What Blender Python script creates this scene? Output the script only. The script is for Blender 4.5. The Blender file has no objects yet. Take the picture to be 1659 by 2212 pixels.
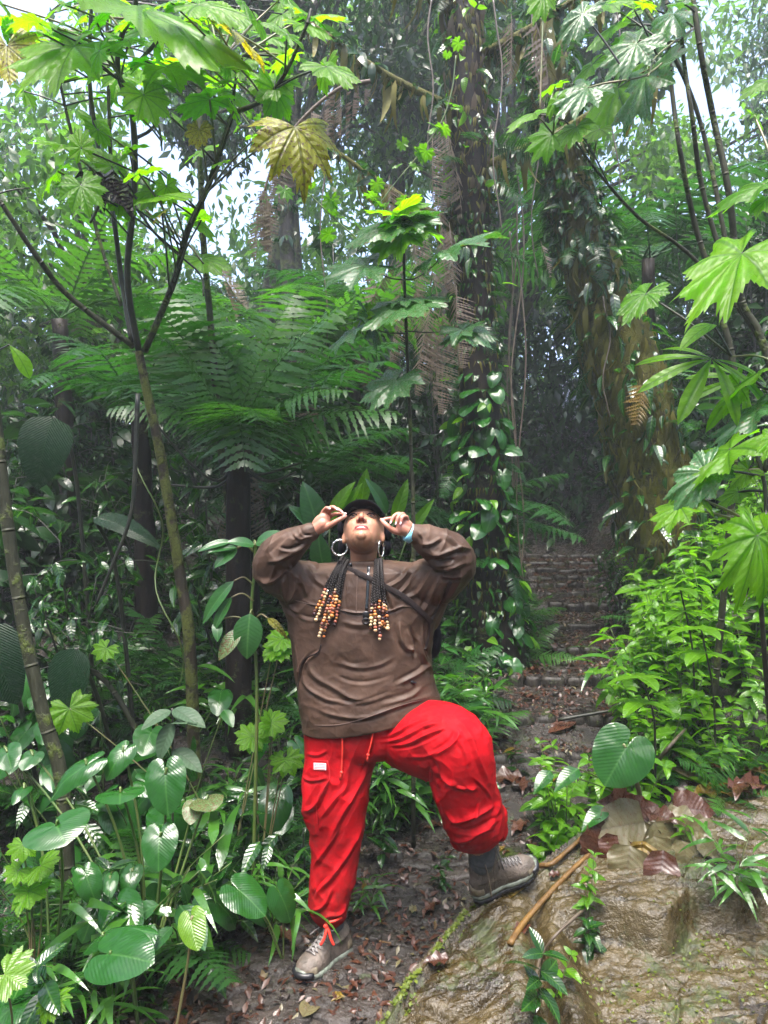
import bpy, math, random, os
import numpy as np
from mathutils import Vector, Matrix
from mathutils.bvhtree import BVHTree
R = math.radians
ONLY = ''
rng = np.random.default_rng(7); random.seed(7)

# ------------------------------------------------------------------ camera, world, sun, exposure
S = bpy.context.scene
COL = S.collection
FPX, CU, CV, EYE = 1597.0, 829.5, 1106.0, 1.55
cam_d = bpy.data.cameras.new('camera'); cam = bpy.data.objects.new('camera', cam_d); COL.objects.link(cam)
cam_d.sensor_fit = 'VERTICAL'; cam_d.sensor_height = 24.0; cam_d.lens = FPX / 2212.0 * 24.0
cam_d.clip_start = 0.05; cam_d.clip_end = 500
cam.location = (0, 0, EYE); cam.rotation_euler = (R(90), 0, 0)
S.camera = cam
SUN_EL, SUN_AZ = 72.0, 195.0        # azimuth clockwise from +Y; the light comes from behind the camera
w = bpy.data.worlds.new('World'); S.world = w; w.use_nodes = True
nt = w.node_tree; bg = nt.nodes['Background']; sky = nt.nodes.new('ShaderNodeTexSky')
sky.sky_type = 'NISHITA'; sky.sun_disc = False
sky.sun_elevation = R(SUN_EL); sky.sun_rotation = R(SUN_AZ)
sky.air_density = .7; sky.dust_density = 8.0; sky.ozone_density = 1.0; sky.altitude = 800
nt.links.new(sky.outputs[0], bg.inputs['Color']); bg.inputs['Strength'].default_value = 0.15
sd = bpy.data.lights.new('sun', 'SUN'); sun = bpy.data.objects.new('sun', sd); COL.objects.link(sun)
sd.energy = 1.5; sd.angle = R(34); sd.color = (1.0, 0.97, 0.92)
_a, _e = R(SUN_AZ), R(SUN_EL)
sdir = Vector((math.sin(_a) * math.cos(_e), math.cos(_a) * math.cos(_e), math.sin(_e)))
sun.rotation_euler = sdir.to_track_quat('Z', 'Y').to_euler()
S.view_settings.view_transform = 'Standard'; S.view_settings.look = 'None'
S.view_settings.exposure = 2.55; S.view_settings.gamma = 1.0; S.view_settings.use_curve_mapping = False
cy = S.cycles
cy.max_bounces = 6; cy.diffuse_bounces = 3; cy.glossy_bounces = 2; cy.transmission_bounces = 4
cy.volume_bounces = 1; cy.transparent_max_bounces = 4; cy.use_denoising = True
cy.use_adaptive_sampling = True; cy.adaptive_threshold = 0.02
cy.caustics_reflective = False; cy.caustics_refractive = False

# ------------------------------------------------------------------ helpers
def P(u, v, Y):
    "world point seen at (u, v) of the 1659 x 2212 photograph at depth Y metres"
    return np.array([(u - CU) / FPX * Y, Y, EYE - (v - CV) / FPX * Y])
def proj(V):
    return np.stack([CU + V[:, 0] / V[:, 1] * FPX, CV - (V[:, 2] - EYE) / V[:, 1] * FPX], 1)
def hash3(ix, iy, iz, seed=0):
    h = (ix.astype(np.int64) * 374761393 + iy.astype(np.int64) * 668265263 + iz.astype(np.int64) * 2147483647 + seed * 974634777) & 0xffffffff
    h = ((h ^ (h >> 13)) * 1274126177) & 0xffffffff
    h = ((h ^ (h >> 16)) * 2246822519) & 0xffffffff
    return ((h ^ (h >> 15)) & 0xffffff) / float(0xffffff)
def vnoise(Pn, scale=1.0, seed=0):
    "smooth value noise in -1..1"
    q = np.asarray(Pn, float) * scale
    i = np.floor(q); f = q - i; f = f * f * (3 - 2 * f)
    r = 0
    for dx in (0, 1):
        for dy in (0, 1):
            for dz in (0, 1):
                wgt = (f[:, 0] if dx else 1 - f[:, 0]) * (f[:, 1] if dy else 1 - f[:, 1]) * (f[:, 2] if dz else 1 - f[:, 2])
                r = r + wgt * hash3(i[:, 0] + dx, i[:, 1] + dy, i[:, 2] + dz, seed)
    return r * 2 - 1
def fbm(Pn, scale=1.0, oct=3, seed=0):
    r = 0; a = 1.0; t = 0
    for k in range(oct):
        r = r + a * vnoise(Pn, scale * 2 ** k, seed + k); t += a; a *= 0.5
    return r / t
def sstep(a, b, x):
    t = np.clip((x - a) / (b - a), 0, 1); return t * t * (3 - 2 * t)
def nrm(a):
    a = np.asarray(a, float); n = np.linalg.norm(a); return a / (n if n > 1e-9 else 1)

class MB:
    "collects geometry with uv, tint and material index into ONE mesh"
    def __init__(s): s.V = []; s.U = []; s.T = []; s.Fc = []; s.Mi = []; s.n = 0
    def add(s, V, F, uv=None, tint=0.5, mi=0):
        V = np.asarray(V, float); n = len(V)
        s.V.append(V); s.U.append(np.zeros((n, 2)) if uv is None else np.asarray(uv, float))
        s.T.append(np.broadcast_to(np.asarray(tint, float), (n,)))
        if isinstance(F, np.ndarray): F = [F]
        for f in F:
            f = np.asarray(f, np.int64)
            if len(f): s.Fc.append(f + s.n); s.Mi.append(np.full(len(f), mi))
        s.n += n; return s
    def many(s, tpl, M, tint=None, mi=0):
        "copies of a template (V, F, uv) at the (k,4,4) matrices M"
        V, F, uv = tpl; M = np.asarray(M, float).reshape(-1, 4, 4); k = len(M); n = len(V)
        if k == 0: return s
        W = np.einsum('kij,nj->kni', M[:, :3, :3], V) + M[:, None, :3, 3]
        if tint is None: tint = np.full(k, .5)
        off = (np.arange(k) * n)[:, None, None]
        Fs = [(np.asarray(f)[None] + off).reshape(-1, f.shape[1]) for f in (F if isinstance(F, list) else [F])]
        return s.add(W.reshape(-1, 3), Fs, np.tile(uv, (k, 1)), np.repeat(np.asarray(tint, float), n), mi)
    def mesh(s, name, mats, smooth=True):
        me = bpy.data.meshes.new(name)
        V = np.concatenate(s.V); U = np.concatenate(s.U); T = np.concatenate(s.T)
        tot = np.concatenate([np.full(len(f), f.shape[1]) for f in s.Fc]); lp = np.concatenate([f.ravel() for f in s.Fc])
        mi = np.concatenate(s.Mi)
        me.vertices.add(len(V)); me.vertices.foreach_set('co', V.astype(np.float32).ravel())
        me.loops.add(len(lp)); me.loops.foreach_set('vertex_index', lp.astype(np.int32))
        me.polygons.add(len(tot)); st = np.concatenate([[0], np.cumsum(tot)[:-1]])
        me.polygons.foreach_set('loop_start', st.astype(np.int32)); me.polygons.foreach_set('loop_total', tot.astype(np.int32))
        me.polygons.foreach_set('material_index', mi.astype(np.int32))
        me.polygons.foreach_set('use_smooth', np.full(len(tot), smooth))
        ul = me.uv_layers.new(name='UVMap'); ul.data.foreach_set('uv', U[lp].astype(np.float32).ravel())
        at = me.attributes.new('tint', 'FLOAT', 'POINT'); at.data.foreach_set('value', T.astype(np.float32))
        for m in (mats if isinstance(mats, (list, tuple)) else [mats]): me.materials.append(m)
        me.update(); return me
    def build(s, name, mats, parent=None, smooth=True):
        return link(name, s.mesh(name, mats, smooth), parent)
def link(name, data, parent=None, loc=None):
    o = bpy.data.objects.new(name, data); COL.objects.link(o)
    if parent is not None: o.parent = parent
    if loc is not None: o.location = loc
    return o
def tag(o, label=None, cat=None, group=None, kind=None):
    if label: o['label'] = label
    if cat: o['category'] = cat
    if group: o['group'] = group
    if kind: o['kind'] = kind
    return o
def thing(name, label, cat, loc=(0, 0, 0), group=None):
    return tag(link(name, None, None, loc), label, cat, group)
def origin_to(o, loc):
    "moves a mesh object's origin to loc without moving its geometry (geometry built in world space, parent at loc)"
    o.matrix_parent_inverse = Matrix.Translation(-Vector(loc)); return o
def kid(mb, name, mats, root, smooth=True):
    "world-space geometry as a child of a thing"
    o = mb.build(name, mats, root, smooth); o.matrix_parent_inverse = Matrix.Translation(-root.location); return o
def copy_tree(o, parent=None):
    c = o.copy(); COL.objects.link(c); c.parent = parent
    if parent is not None: c.matrix_parent_inverse = o.matrix_parent_inverse.copy()
    for ch in list(o.children): copy_tree(ch, c)
    return c
def spline(pts, n=8):
    "Catmull-Rom through points (any dimension), n samples a segment"
    p = np.asarray(pts, float)
    if len(p) < 3:
        t = np.linspace(0, 1, n + 1)[:, None]; return p[0] * (1 - t) + p[-1] * t
    q = np.vstack([2 * p[0] - p[1], p, 2 * p[-1] - p[-2]]); out = []
    for i in range(1, len(q) - 2):
        t = np.linspace(0, 1, n, endpoint=False)[:, None]
        a, b, c, d = q[i - 1], q[i], q[i + 1], q[i + 2]
        out.append(.5 * ((2 * b) + (-a + c) * t + (2 * a - 5 * b + 4 * c - d) * t ** 2 + (-a + 3 * b - 3 * c + d) * t ** 3))
    out.append(p[-1:]); return np.vstack(out)
def tube(pts, rad, k=8, cap=True, jitter=0, seed=0):
    "tube along points; returns a template (V, F, uv)"
    p = np.asarray(pts, float); n = len(p); rad = np.broadcast_to(np.asarray(rad, float), (n,))
    T = np.gradient(p, axis=0); T /= np.linalg.norm(T, axis=1)[:, None] + 1e-12
    up = np.array([0, 0, 1.]) if abs(T[0][2]) < .9 else np.array([1., 0, 0])
    a = np.arange(k) * 2 * math.pi / k; V = []; N = nrm(np.cross(T[0], up))
    for i in range(n):
        N = nrm(N - T[i] * N.dot(T[i])); B = np.cross(T[i], N)
        V.append(p[i] + rad[i] * (np.cos(a)[:, None] * N + np.sin(a)[:, None] * B))
    V = np.vstack(V)
    L = np.concatenate([[0], np.cumsum(np.linalg.norm(np.diff(p, axis=0), axis=1))])
    uv = np.stack([np.tile(np.arange(k) / k, n), np.repeat(L, k)], 1)
    i = np.arange(n - 1)[:, None] * k; j = np.arange(k)[None]
    q = np.stack([i + j, i + (j + 1) % k, i + k + (j + 1) % k, i + k + j], -1).reshape(-1, 4)
    F = [q]
    if cap:
        V = np.vstack([V, p[0], p[-1]]); uv = np.vstack([uv, [0, 0], [0, L[-1]]])
        j = np.arange(k)
        F.append(np.stack([np.full(k, n * k), (j + 1) % k, j], 1))
        F.append(np.stack([np.full(k, n * k + 1), (n - 1) * k + j, (n - 1) * k + (j + 1) % k], 1))
    if jitter:
        V = V + jitter * fbm(V, 1.0 / max(jitter * 6, 1e-3), 2, seed)[:, None] * nrm([1, .6, .3])
    return V, F, uv
def sphere(c=(0, 0, 0), r=(1, 1, 1), n=12, m=8, Rm=None):
    th = np.linspace(0, math.pi, m + 1)[1:-1]; ph = np.arange(n) * 2 * math.pi / n
    V = np.array([[math.sin(t) * math.cos(p), math.sin(t) * math.sin(p), math.cos(t)] for t in th for p in ph] + [[0, 0, 1], [0, 0, -1]])
    uv = V[:, :2].copy(); r = np.broadcast_to(np.asarray(r, float), (3,))
    V = V * r
    if Rm is not None: V = V @ np.asarray(Rm).T
    V = V + np.asarray(c, float)
    F4 = np.array([[i * n + j, (i + 1) * n + j, (i + 1) * n + (j + 1) % n, i * n + (j + 1) % n] for i in range(m - 2) for j in range(n)])
    a = (m - 1) * n
    F3 = np.array([[a, j, (j + 1) % n] for j in range(n)] + [[a + 1, (m - 2) * n + (j + 1) % n, (m - 2) * n + j] for j in range(n)])
    return V, [F4, F3], uv
def loft(rings, cap=True):
    "closed loft through (m, n, 3) rings"
    A = np.asarray(rings, float); m, n = A.shape[:2]; V = A.reshape(-1, 3)
    i = np.arange(m - 1)[:, None] * n; j = np.arange(n)[None]
    F = [np.stack([i + j, i + (j + 1) % n, i + n + (j + 1) % n, i + n + j], -1).reshape(-1, 4)]
    uv = np.stack([np.tile(np.arange(n) / n, m), np.repeat(np.linspace(0, 1, m), n)], 1)
    if cap:
        V = np.vstack([V, A[0].mean(0), A[-1].mean(0)]); uv = np.vstack([uv, [0, 0], [0, 1]]); j = np.arange(n)
        F.append(np.stack([np.full(n, m * n), (j + 1) % n, j], 1)); F.append(np.stack([np.full(n, m * n + 1), (m - 1) * n + j, (m - 1) * n + (j + 1) % n], 1))
    return V, F, uv
def frame(y, zh):
    "4x4 with local +Y along y, local +Z near zh (unit scale)"
    y = nrm(y); x = np.cross(y, nrm(zh))
    if np.linalg.norm(x) < 1e-3: x = np.cross(y, [1, .1, .2])
    x = nrm(x); z = np.cross(x, y); M = np.eye(4); M[:3, 0] = x; M[:3, 1] = y; M[:3, 2] = z; return M
def MX(loc, y=(0, 1, 0), z=(0, 0, 1), s=1.0):
    M = frame(y, z); M[:3, :3] *= np.asarray(s); M[:3, 3] = loc; return M

# ------------------------------------------------------------------ materials
def newmat(name):
    m = bpy.data.materials.new(name); m.use_nodes = True; n = m.node_tree; n.nodes.clear()
    return m, n, n.nodes.new('ShaderNodeOutputMaterial')
class NT:
    def __init__(s, n): s.n = n
    def __call__(s, t, **kw):
        nd = s.n.nodes.new('ShaderNode' + t)
        for k, v in kw.items():
            if k.startswith('i_'):
                key = k[2:]; key = int(key) if key.isdigit() else key.replace('_', ' ')
                s.set(nd.inputs[key], v)
            else: setattr(nd, k, v)
        return nd
    def set(s, sock, v):
        if isinstance(v, bpy.types.NodeSocket): s.n.links.new(v, sock)
        elif isinstance(v, bpy.types.Node): s.n.links.new(v.outputs[0], sock)
        elif isinstance(v, (tuple, list)) and len(v) == 3 and sock.type == 'RGBA': sock.default_value = (*v, 1)
        else: sock.default_value = v
    def math(s, op, a, b=0.0, c=0.0, clamp=False):
        nd = s.n.nodes.new('ShaderNodeMath'); nd.operation = op; nd.use_clamp = clamp
        for i, v in enumerate((a, b, c)): s.set(nd.inputs[i], v)
        return nd.outputs[0]
    def mix(s, f, a, b, mode='MIX'):
        nd = s.n.nodes.new('ShaderNodeMix'); nd.data_type = 'RGBA'; nd.blend_type = mode
        s.set(nd.inputs[0], f); s.set(nd.inputs[6], a); s.set(nd.inputs[7], b); return nd.outputs[2]
    def ramp(s, f, stops):
        nd = s.n.nodes.new('ShaderNodeValToRGB'); s.set(nd.inputs[0], f); e = nd.color_ramp.elements
        while len(e) < len(stops): e.new(.5)
        for q, (p, c) in zip(e, stops):
            q.position = p; q.color = (*(c if isinstance(c, (tuple, list)) else (c, c, c)), 1)
        return nd.outputs[0]
    def map(s, v, a, b, c=0.0, d=1.0):
        nd = s.n.nodes.new('ShaderNodeMapRange'); nd.clamp = True
        for i, q in enumerate((v, a, b, c, d)): s.set(nd.inputs[i], q)
        return nd.outputs[0]
    def noise(s, vec, sc, det=3, rough=.55):
        nd = s.n.nodes.new('ShaderNodeTexNoise'); s.set(nd.inputs['Vector'], vec)
        nd.inputs['Scale'].default_value = sc; nd.inputs['Detail'].default_value = det; nd.inputs['Roughness'].default_value = rough
        return nd.outputs[0]
def leafmat(name, c1, c2, rough=.35, trans=.35, tcol=None, vein='pin', nv=9, slope=.7, bump=.35, vcol=(.12, .2, .05), vw=.03, spot=0, spec=.5, dead=None):
    """leaf: base colour between c1 and c2 by the leaf's tint, veins drawn from its uv, light passing through it.
    uv.x runs across the leaf, uv.y along it, in units of the leaf's length."""
    m, n, out = newmat(name); q = NT(n)
    tint = q('Attribute', attribute_name='tint').outputs['Fac']
    oi = q('ObjectInfo').outputs['Random']; geo = q('NewGeometry'); tc = q('TexCoord')
    uvx = q('SeparateXYZ', i_0=tc.outputs['UV']); ux, uy = uvx.outputs[0], uvx.outputs[1]
    f = q.math('ADD', q.math('MULTIPLY', tint, .7), q.math('MULTIPLY', oi, .3))
    base = q.mix(f, c1, c2)
    nz = q.noise(tc.outputs['Object'], 9, 3)
    base = q.mix(q.map(nz, .35, .7, 0, .35), base, q.mix(.5, base, c2, 'ADD'))
    ax = q.math('ABSOLUTE', ux)
    hgt = None; vm = None
    if vein == 'pin':
        mid = q.map(ax, 0.0, vw * .6, 1, 0)
        ph = q.math('FRACT', q.math('MULTIPLY', q.math('SUBTRACT', uy, q.math('MULTIPLY', ax, slope)), float(nv)))
        tri = q.math('ABSOLUTE', q.math('SUBTRACT', ph, .5))           # 0 at mid cell, .5 at the vein
        vm = q.math('MAXIMUM', mid, q.math('MULTIPLY', q.map(tri, .42, .5, 0, 1), .32))
        hgt = q.math('SUBTRACT', q.math('MULTIPLY', q.map(tri, .5, .0), .9), q.math('MULTIPLY', mid, .6))
    elif vein == 'palm':
        th = q.math('ARCTAN2', ux, uy); r = q.math('SQRT', q.math('ADD', q.math('MULTIPLY', ux, ux), q.math('MULTIPLY', uy, uy)))
        k = q.math('DIVIDE', th, float(nv))                              # nv = lobe spacing in radians
        fr = q.math('SUBTRACT', k, q.math('ROUND', k)); d = q.math('MULTIPLY', q.math('ABSOLUTE', fr), q.math('MULTIPLY', r, float(nv)))
        main = q.map(d, vw * .12, vw * .5, 1, 0)
        ph = q.math('FRACT', q.math('MULTIPLY', q.math('SUBTRACT', r, q.math('MULTIPLY', d, 1.0)), 8.0))
        tri = q.math('ABSOLUTE', q.math('SUBTRACT', ph, .5))
        vm = q.math('MAXIMUM', main, q.math('MULTIPLY', q.map(tri, .44, .5, 0, 1), .3))
        hgt = q.math('SUBTRACT', q.math('MULTIPLY', q.math('SUBTRACT', .5, tri), .9), q.math('MULTIPLY', main, .8))
    if vm is not None: base = q.mix(q.math('MULTIPLY', vm, .6), base, vcol)
    if spot:
        sp = q.noise(tc.outputs['Object'], 14, 4, .7)
        base = q.mix(q.map(sp, .62 - spot * .1, .70 - spot * .1, 0, 1), base, dead or (.10, .055, .02))
    b = q('Bump'); b.inputs['Strength'].default_value = bump; b.inputs['Distance'].default_value = .01
    fine = q.noise(tc.outputs['Object'], 60, 2)
    q.set(b.inputs['Height'], q.math('ADD', hgt, q.math('MULTIPLY', fine, .25)) if hgt is not None else fine)
    rv = q.map(q.noise(tc.outputs['Object'], 25, 2), .35, .65, rough * .6, rough * 1.25)
    pb = q('BsdfPrincipled', i_Base_Color=base, i_Roughness=rv)
    pb.inputs['Specular IOR Level'].default_value = spec
    n.links.new(b.outputs[0], pb.inputs['Normal'])
    tr = q('BsdfTranslucent', i_Color=q.mix(1.0, base, tcol or (3.0, 3.2, 1.2), 'MULTIPLY'))
    n.links.new(b.outputs[0], tr.inputs['Normal'])
    ms = q('MixShader'); ms.inputs[0].default_value = trans
    n.links.new(pb.outputs[0], ms.inputs[1]); n.links.new(tr.outputs[0], ms.inputs[2])
    n.links.new(ms.outputs[0], out.inputs[0]); return m
def plain(name, col, rough=.5, metal=0, col2=None, scale=20, bump=0, bscale=60, coat=0, spec=.5, rr=None, coord='Object', sss=0, tintmix=None):
    m, n, out = newmat(name); q = NT(n); tc = q('TexCoord').outputs[coord]
    pb = q('BsdfPrincipled'); pb.inputs['Metallic'].default_value = metal; pb.inputs['Specular IOR Level'].default_value = spec
    c = col
    if col2: c = q.mix(q.map(q.noise(tc, scale, 4), .38, .64), col, col2)
    if tintmix: c = q.mix(q('Attribute', attribute_name='tint').outputs['Fac'], c, tintmix)
    q.set(pb.inputs['Base Color'], c)
    q.set(pb.inputs['Roughness'], q.map(q.noise(tc, scale * 1.7, 3), .35, .65, rr[0], rr[1]) if rr else rough)
    if coat: pb.inputs['Coat Weight'].default_value = coat; pb.inputs['Coat Roughness'].default_value = .15
    if sss:
        pb.inputs['Subsurface Weight'].default_value = sss; pb.inputs['Subsurface Radius'].default_value = (1, .35, .2); pb.inputs['Subsurface Scale'].default_value = .008
    if bump:
        b = q('Bump'); b.inputs['Strength'].default_value = bump; b.inputs['Distance'].default_value = .01
        q.set(b.inputs['Height'], q.noise(tc, bscale, 5, .65)); n.links.new(b.outputs[0], pb.inputs['Normal'])
    n.links.new(pb.outputs[0], out.inputs[0]); return m
def barkmat(name, c1, c2, moss=.5, mossc=(.08, .09, .015), rings=0, rough=(.35, .8), scale=1.0):
    m, n, out = newmat(name); q = NT(n); tc = q('TexCoord'); o = tc.outputs['Object']
    mp = q('Mapping'); n.links.new(o, mp.inputs[0]); mp.inputs['Scale'].default_value = (scale, scale, scale * .25)
    st = q.noise(mp.outputs[0], 40, 6, .7)
    c = q.mix(q.map(st, .35, .65), c1, c2)
    ms = q.map(q.noise(o, 7 * scale, 6, .75), .62 - moss * .3, .70 - moss * .3)
    fine = q.noise(o, 130, 4, .7)
    c = q.mix(ms, c, q.mix(q.map(fine, .3, .7), mossc, tuple(x * 2.4 for x in mossc)))
    h = q.math('ADD', q.math('MULTIPLY', st, .7), q.math('MULTIPLY', q.math('MULTIPLY', ms, fine), 1.3))
    if rings:
        uy = q('SeparateXYZ', i_0=tc.outputs['UV']).outputs[1]
        fr = q.math('FRACT', q.math('MULTIPLY', uy, float(rings))); rg = q.map(q.math('ABSOLUTE', q.math('SUBTRACT', fr, .5)), .475, .495)
        c = q.mix(q.math('MULTIPLY', rg, .45), c, tuple(x * 1.5 for x in c2)); h = q.math('ADD', h, rg)
    b = q('Bump'); b.inputs['Strength'].default_value = .9; b.inputs['Distance'].default_value = .012; q.set(b.inputs['Height'], h)
    pb = q('BsdfPrincipled', i_Base_Color=c, i_Roughness=q.map(st, .3, .7, rough[0], rough[1])); pb.inputs['Specular IOR Level'].default_value = .22; n.links.new(b.outputs[0], pb.inputs['Normal'])
    n.links.new(pb.outputs[0], out.inputs[0]); return m
def rockmat():
    m, n, out = newmat('wet_rock'); q = NT(n); tc = q('TexCoord'); o = tc.outputs['Object']
    mp = q('Mapping'); n.links.new(o, mp.inputs[0]); mp.inputs['Scale'].default_value = (1, 1.5, 1.5); mp.inputs['Rotation'].default_value = (0, .35, .5)
    a = q.noise(mp.outputs[0], 3.2, 6, .65); bb = q.noise(mp.outputs[0], 13, 6, .7); c3 = q.noise(o, 45, 4, .7)
    c = q.ramp(a, [(.30, (.007, .005, .002)), (.43, (.027, .017, .003)), (.56, (.050, .036, .011)), (.70, (.065, .050, .024))])
    c = q.mix(q.map(bb, .50, .66, 0, .5), c, (.11, .085, .045))
    c = q.mix(q.map(bb, .46, .34, 0, .85), c, (.016, .012, .006))
    ms = q.map(q.noise(o, 4.5, 7, .8), .53, .60)
    c = q.mix(q.math('MULTIPLY', ms, .85), c, q.mix(q.map(c3, .35, .65), (.010, .018, .003), (.040, .055, .008)))
    c = q.mix(q.map(q.noise(o, 160, 3, .7), .55, .75, 0, .5), c, (.13, .11, .08))
    b = q('Bump'); b.inputs['Strength'].default_value = 1.0; b.inputs['Distance'].default_value = .008
    q.set(b.inputs['Height'], q.math('ADD', q.math('ADD', bb, q.math('MULTIPLY', a, .5)), q.math('MULTIPLY', c3, 1.1)))
    r = q.math('ADD', q.map(c3, .3, .7, .06, .30), q.math('MULTIPLY', ms, .4))
    pb = q('BsdfPrincipled', i_Base_Color=c, i_Roughness=r); pb.inputs['Specular IOR Level'].default_value = .55
    n.links.new(b.outputs[0], pb.inputs['Normal']); n.links.new(pb.outputs[0], out.inputs[0]); return m
def groundmat():
    m, n, out = newmat('wet_mud'); q = NT(n); tc = q('TexCoord'); o = tc.outputs['Object']
    a = q.noise(o, 4, 6, .65); bb = q.noise(o, 22, 6, .7); c3 = q.noise(o, 90, 3, .7)
    vo = q('TexVoronoi'); n.links.new(o, vo.inputs['Vector']); vo.inputs['Scale'].default_value = 9
    c = q.ramp(bb, [(.3, (.006, .004, .003)), (.5, (.016, .012, .009)), (.62, (.030, .022, .016)), (.75, (.06, .044, .030))])
    c = q.mix(q.map(a, .5, .62, 0, .6), c, (.020, .017, .014))
    c = q.mix(q.map(q.noise(o, 6.5, 5, .75), .60, .66, 0, .7), c, (.03, .045, .01))
    b = q('Bump'); b.inputs['Strength'].default_value = 1.0; b.inputs['Distance'].default_value = .02
    q.set(b.inputs['Height'], q.math('ADD', q.math('ADD', bb, q.math('MULTIPLY', vo.outputs[0], -.5)), q.math('MULTIPLY', c3, .35)))
    pb = q('BsdfPrincipled', i_Base_Color=c, i_Roughness=q.map(bb, .35, .65, .08, .4)); pb.inputs['Specular IOR Level'].default_value = .6
    n.links.new(b.outputs[0], pb.inputs['Normal']); n.links.new(pb.outputs[0], out.inputs[0]); return m
M = {}
M['lobed'] = leafmat('lobed_leaf_green', (.05, .15, .005), (.12, .25, .006), .38, .58, (2.5, 2.9, .3), 'palm', .62, vcol=(.03, .10, .01), vw=.05, bump=0.25, spec=.28)
M['lobedY'] = leafmat('lobed_leaf_yellowing', (.18, .20, .01), (.34, .30, .015), .4, .5, (1.7, 1.6, .5), 'palm', .62, vcol=(.05, .06, .01), vw=.05, bump=.5, spot=.9)
M['lobedG'] = leafmat('lobed_leaf_wet_grey_green', (.02, .07, .02), (.045, .12, .035), .30, .3, (2.0, 2.4, .6), 'palm', .62, vcol=(.06, .12, .04), vw=.04, bump=.22, spot=.3, spec=.45)
M['heart'] = leafmat('ribbed_heart_leaf', (.005, .036, .007), (.017, .082, .009), .14, .22, (2.0, 2.6, .7), 'pin', 11, 1.0, bump=0.08, vcol=(.05, .14, .03), vw=.05, spec=.45)
M['heartL'] = leafmat('ribbed_heart_leaf_light', (.06, .15, .01), (.12, .22, .015), .25, .4, (2.0, 2.2, .6), 'pin', 9, 1.0, bump=0.2, vcol=(.15, .25, .04), vw=.05)
M['pleat'] = leafmat('dark_pleated_leaf', (.004, .016, .007), (.009, .028, .010), .25, .12, (2, 2.5, 1), 'pin', 26, 1.1, bump=0.35, vcol=(.02, .05, .02), vw=0.008, spec=0.18)
M['ribbed'] = leafmat('ribbed_oval_leaf', (.012, .055, .016), (.03, .105, .022), .15, .28, (2.0, 2.4, .7), 'pin', 12, .8, bump=0.08, vcol=(.08, .18, .06), vw=.04, spec=.45)
M['ribbedS'] = leafmat('spotted_oval_leaf', (.05, .10, .03), (.10, .15, .06), .3, .3, (1.8, 2, .7), 'pin', 14, .8, bump=0.2, vcol=(.14, .2, .08), vw=.04, spot=1.2)
M['bright'] = leafmat('small_bright_leaf', (.040, .13, .008), (.10, .23, .010), .2, .45, (2.0, 2.2, .5), 'pin', 8, .9, bump=0.22, vcol=(.14, .3, .04), vw=.05)
M['mid'] = leafmat('small_mid_leaf', (.004, .026, .006), (.015, .062, .008), .11, .32, (2.0, 2.3, .6), 'pin', 8, .9, bump=0.18, vcol=(.08, .18, .03), vw=.05, spec=.7)
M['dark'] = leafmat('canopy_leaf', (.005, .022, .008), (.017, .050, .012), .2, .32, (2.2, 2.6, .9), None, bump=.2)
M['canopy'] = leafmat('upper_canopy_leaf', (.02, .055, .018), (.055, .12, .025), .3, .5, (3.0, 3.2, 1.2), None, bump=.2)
M['grass'] = leafmat('bamboo_grass_leaf', (.025, .095, .012), (.06, .17, .022), .14, .38, (2.0, 2.3, .6), None, bump=.2, spec=.8)
M['fern'] = leafmat('fern_green', (.006, .028, .009), (.017, .064, .013), .35, .35, (2.2, 2.6, .7), None, bump=.1, spec=.3)
M['fernB'] = leafmat('fern_bright', (.013, .052, .011), (.036, .11, .016), .35, .42, (2.2, 2.4, .6), None, bump=.1, spec=.3)
M['fernD'] = leafmat('fern_dead', (.060, .042, .030), (.17, .130, .095), .6, .3, (1.6, 1.4, 1.1), None, bump=.2)
M['deadL'] = leafmat('dead_leaf_brown', (.022, .008, .005), (.07, .026, .013), .34, .1, (1.5, 1.2, .8), 'pin', 10, .8, bump=.12, vcol=(.03, .012, .008), vw=.05, spec=.5)
M['deadP'] = leafmat('dead_leaf_pale', (.07, .058, .026), (.13, .12, .06), .4, .2, (1.5, 1.5, .9), 'pin', 8, .8, bump=.12, vcol=(.06, .05, .025), vw=.05, spot=.7)
M['deadY'] = leafmat('dead_leaf_yellow', (.14, .085, .012), (.22, .16, .02), .35, .3, (1.4, 1.4, .8), 'pin', 8, .8, bump=.8, vcol=(.10, .06, .012), vw=.05, spot=.6)
M['sandy'] = leafmat('felted_leaf', (.035, .07, .04), (.06, .10, .055), .55, .2, (1.8, 2.2, .9), 'pin', 8, .8, bump=0.15, vcol=(.03, .05, .025), vw=.04, spec=0.2)
M['black'] = leafmat('black_wilted_leaf', (.012, .008, .012), (.03, .02, .028), .2, .05, None, 'pin', 12, .8, bump=1.2, vcol=(.03, .02, .03), vw=.04, spec=1.0)
M['stemG'] = plain('green_stem', (.05, .10, .02), .4, col2=(.09, .12, .03), scale=12)
M['stemD'] = plain('dark_stem', (.012, .014, .010), .35, col2=(.03, .03, .02), scale=14, bump=.4)
M['petiole'] = plain('pale_petiole', (.10, .13, .04), .4, col2=(.14, .10, .05), scale=10)
M['bark'] = barkmat('mossy_bark', (.014, .011, .007), (.04, .032, .021), .55, (.05, .06, .012))
M['cane'] = barkmat('ringed_cane', (.018, .020, .012), (.042, .044, .026), .30, (.05, .07, .012), rings=4)
M['moss'] = barkmat('heavy_moss_bark', (.020, .015, .008), (.055, .042, .02), .75, (.055, .055, .010))
M['blackbark'] = barkmat('fibrous_black_bark', (.004, .003, .003), (.018, .011, .008), .15, (.03, .035, .01))
M['farbark'] = barkmat('far_bark', (.010, .010, .009), (.03, .026, .022), .5, (.035, .045, .015))
M['mosshair'] = leafmat('hanging_moss', (.060, .062, .008), (.14, .125, .016), .7, .3, (1.6, 1.5, .8), None, bump=0)
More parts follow.
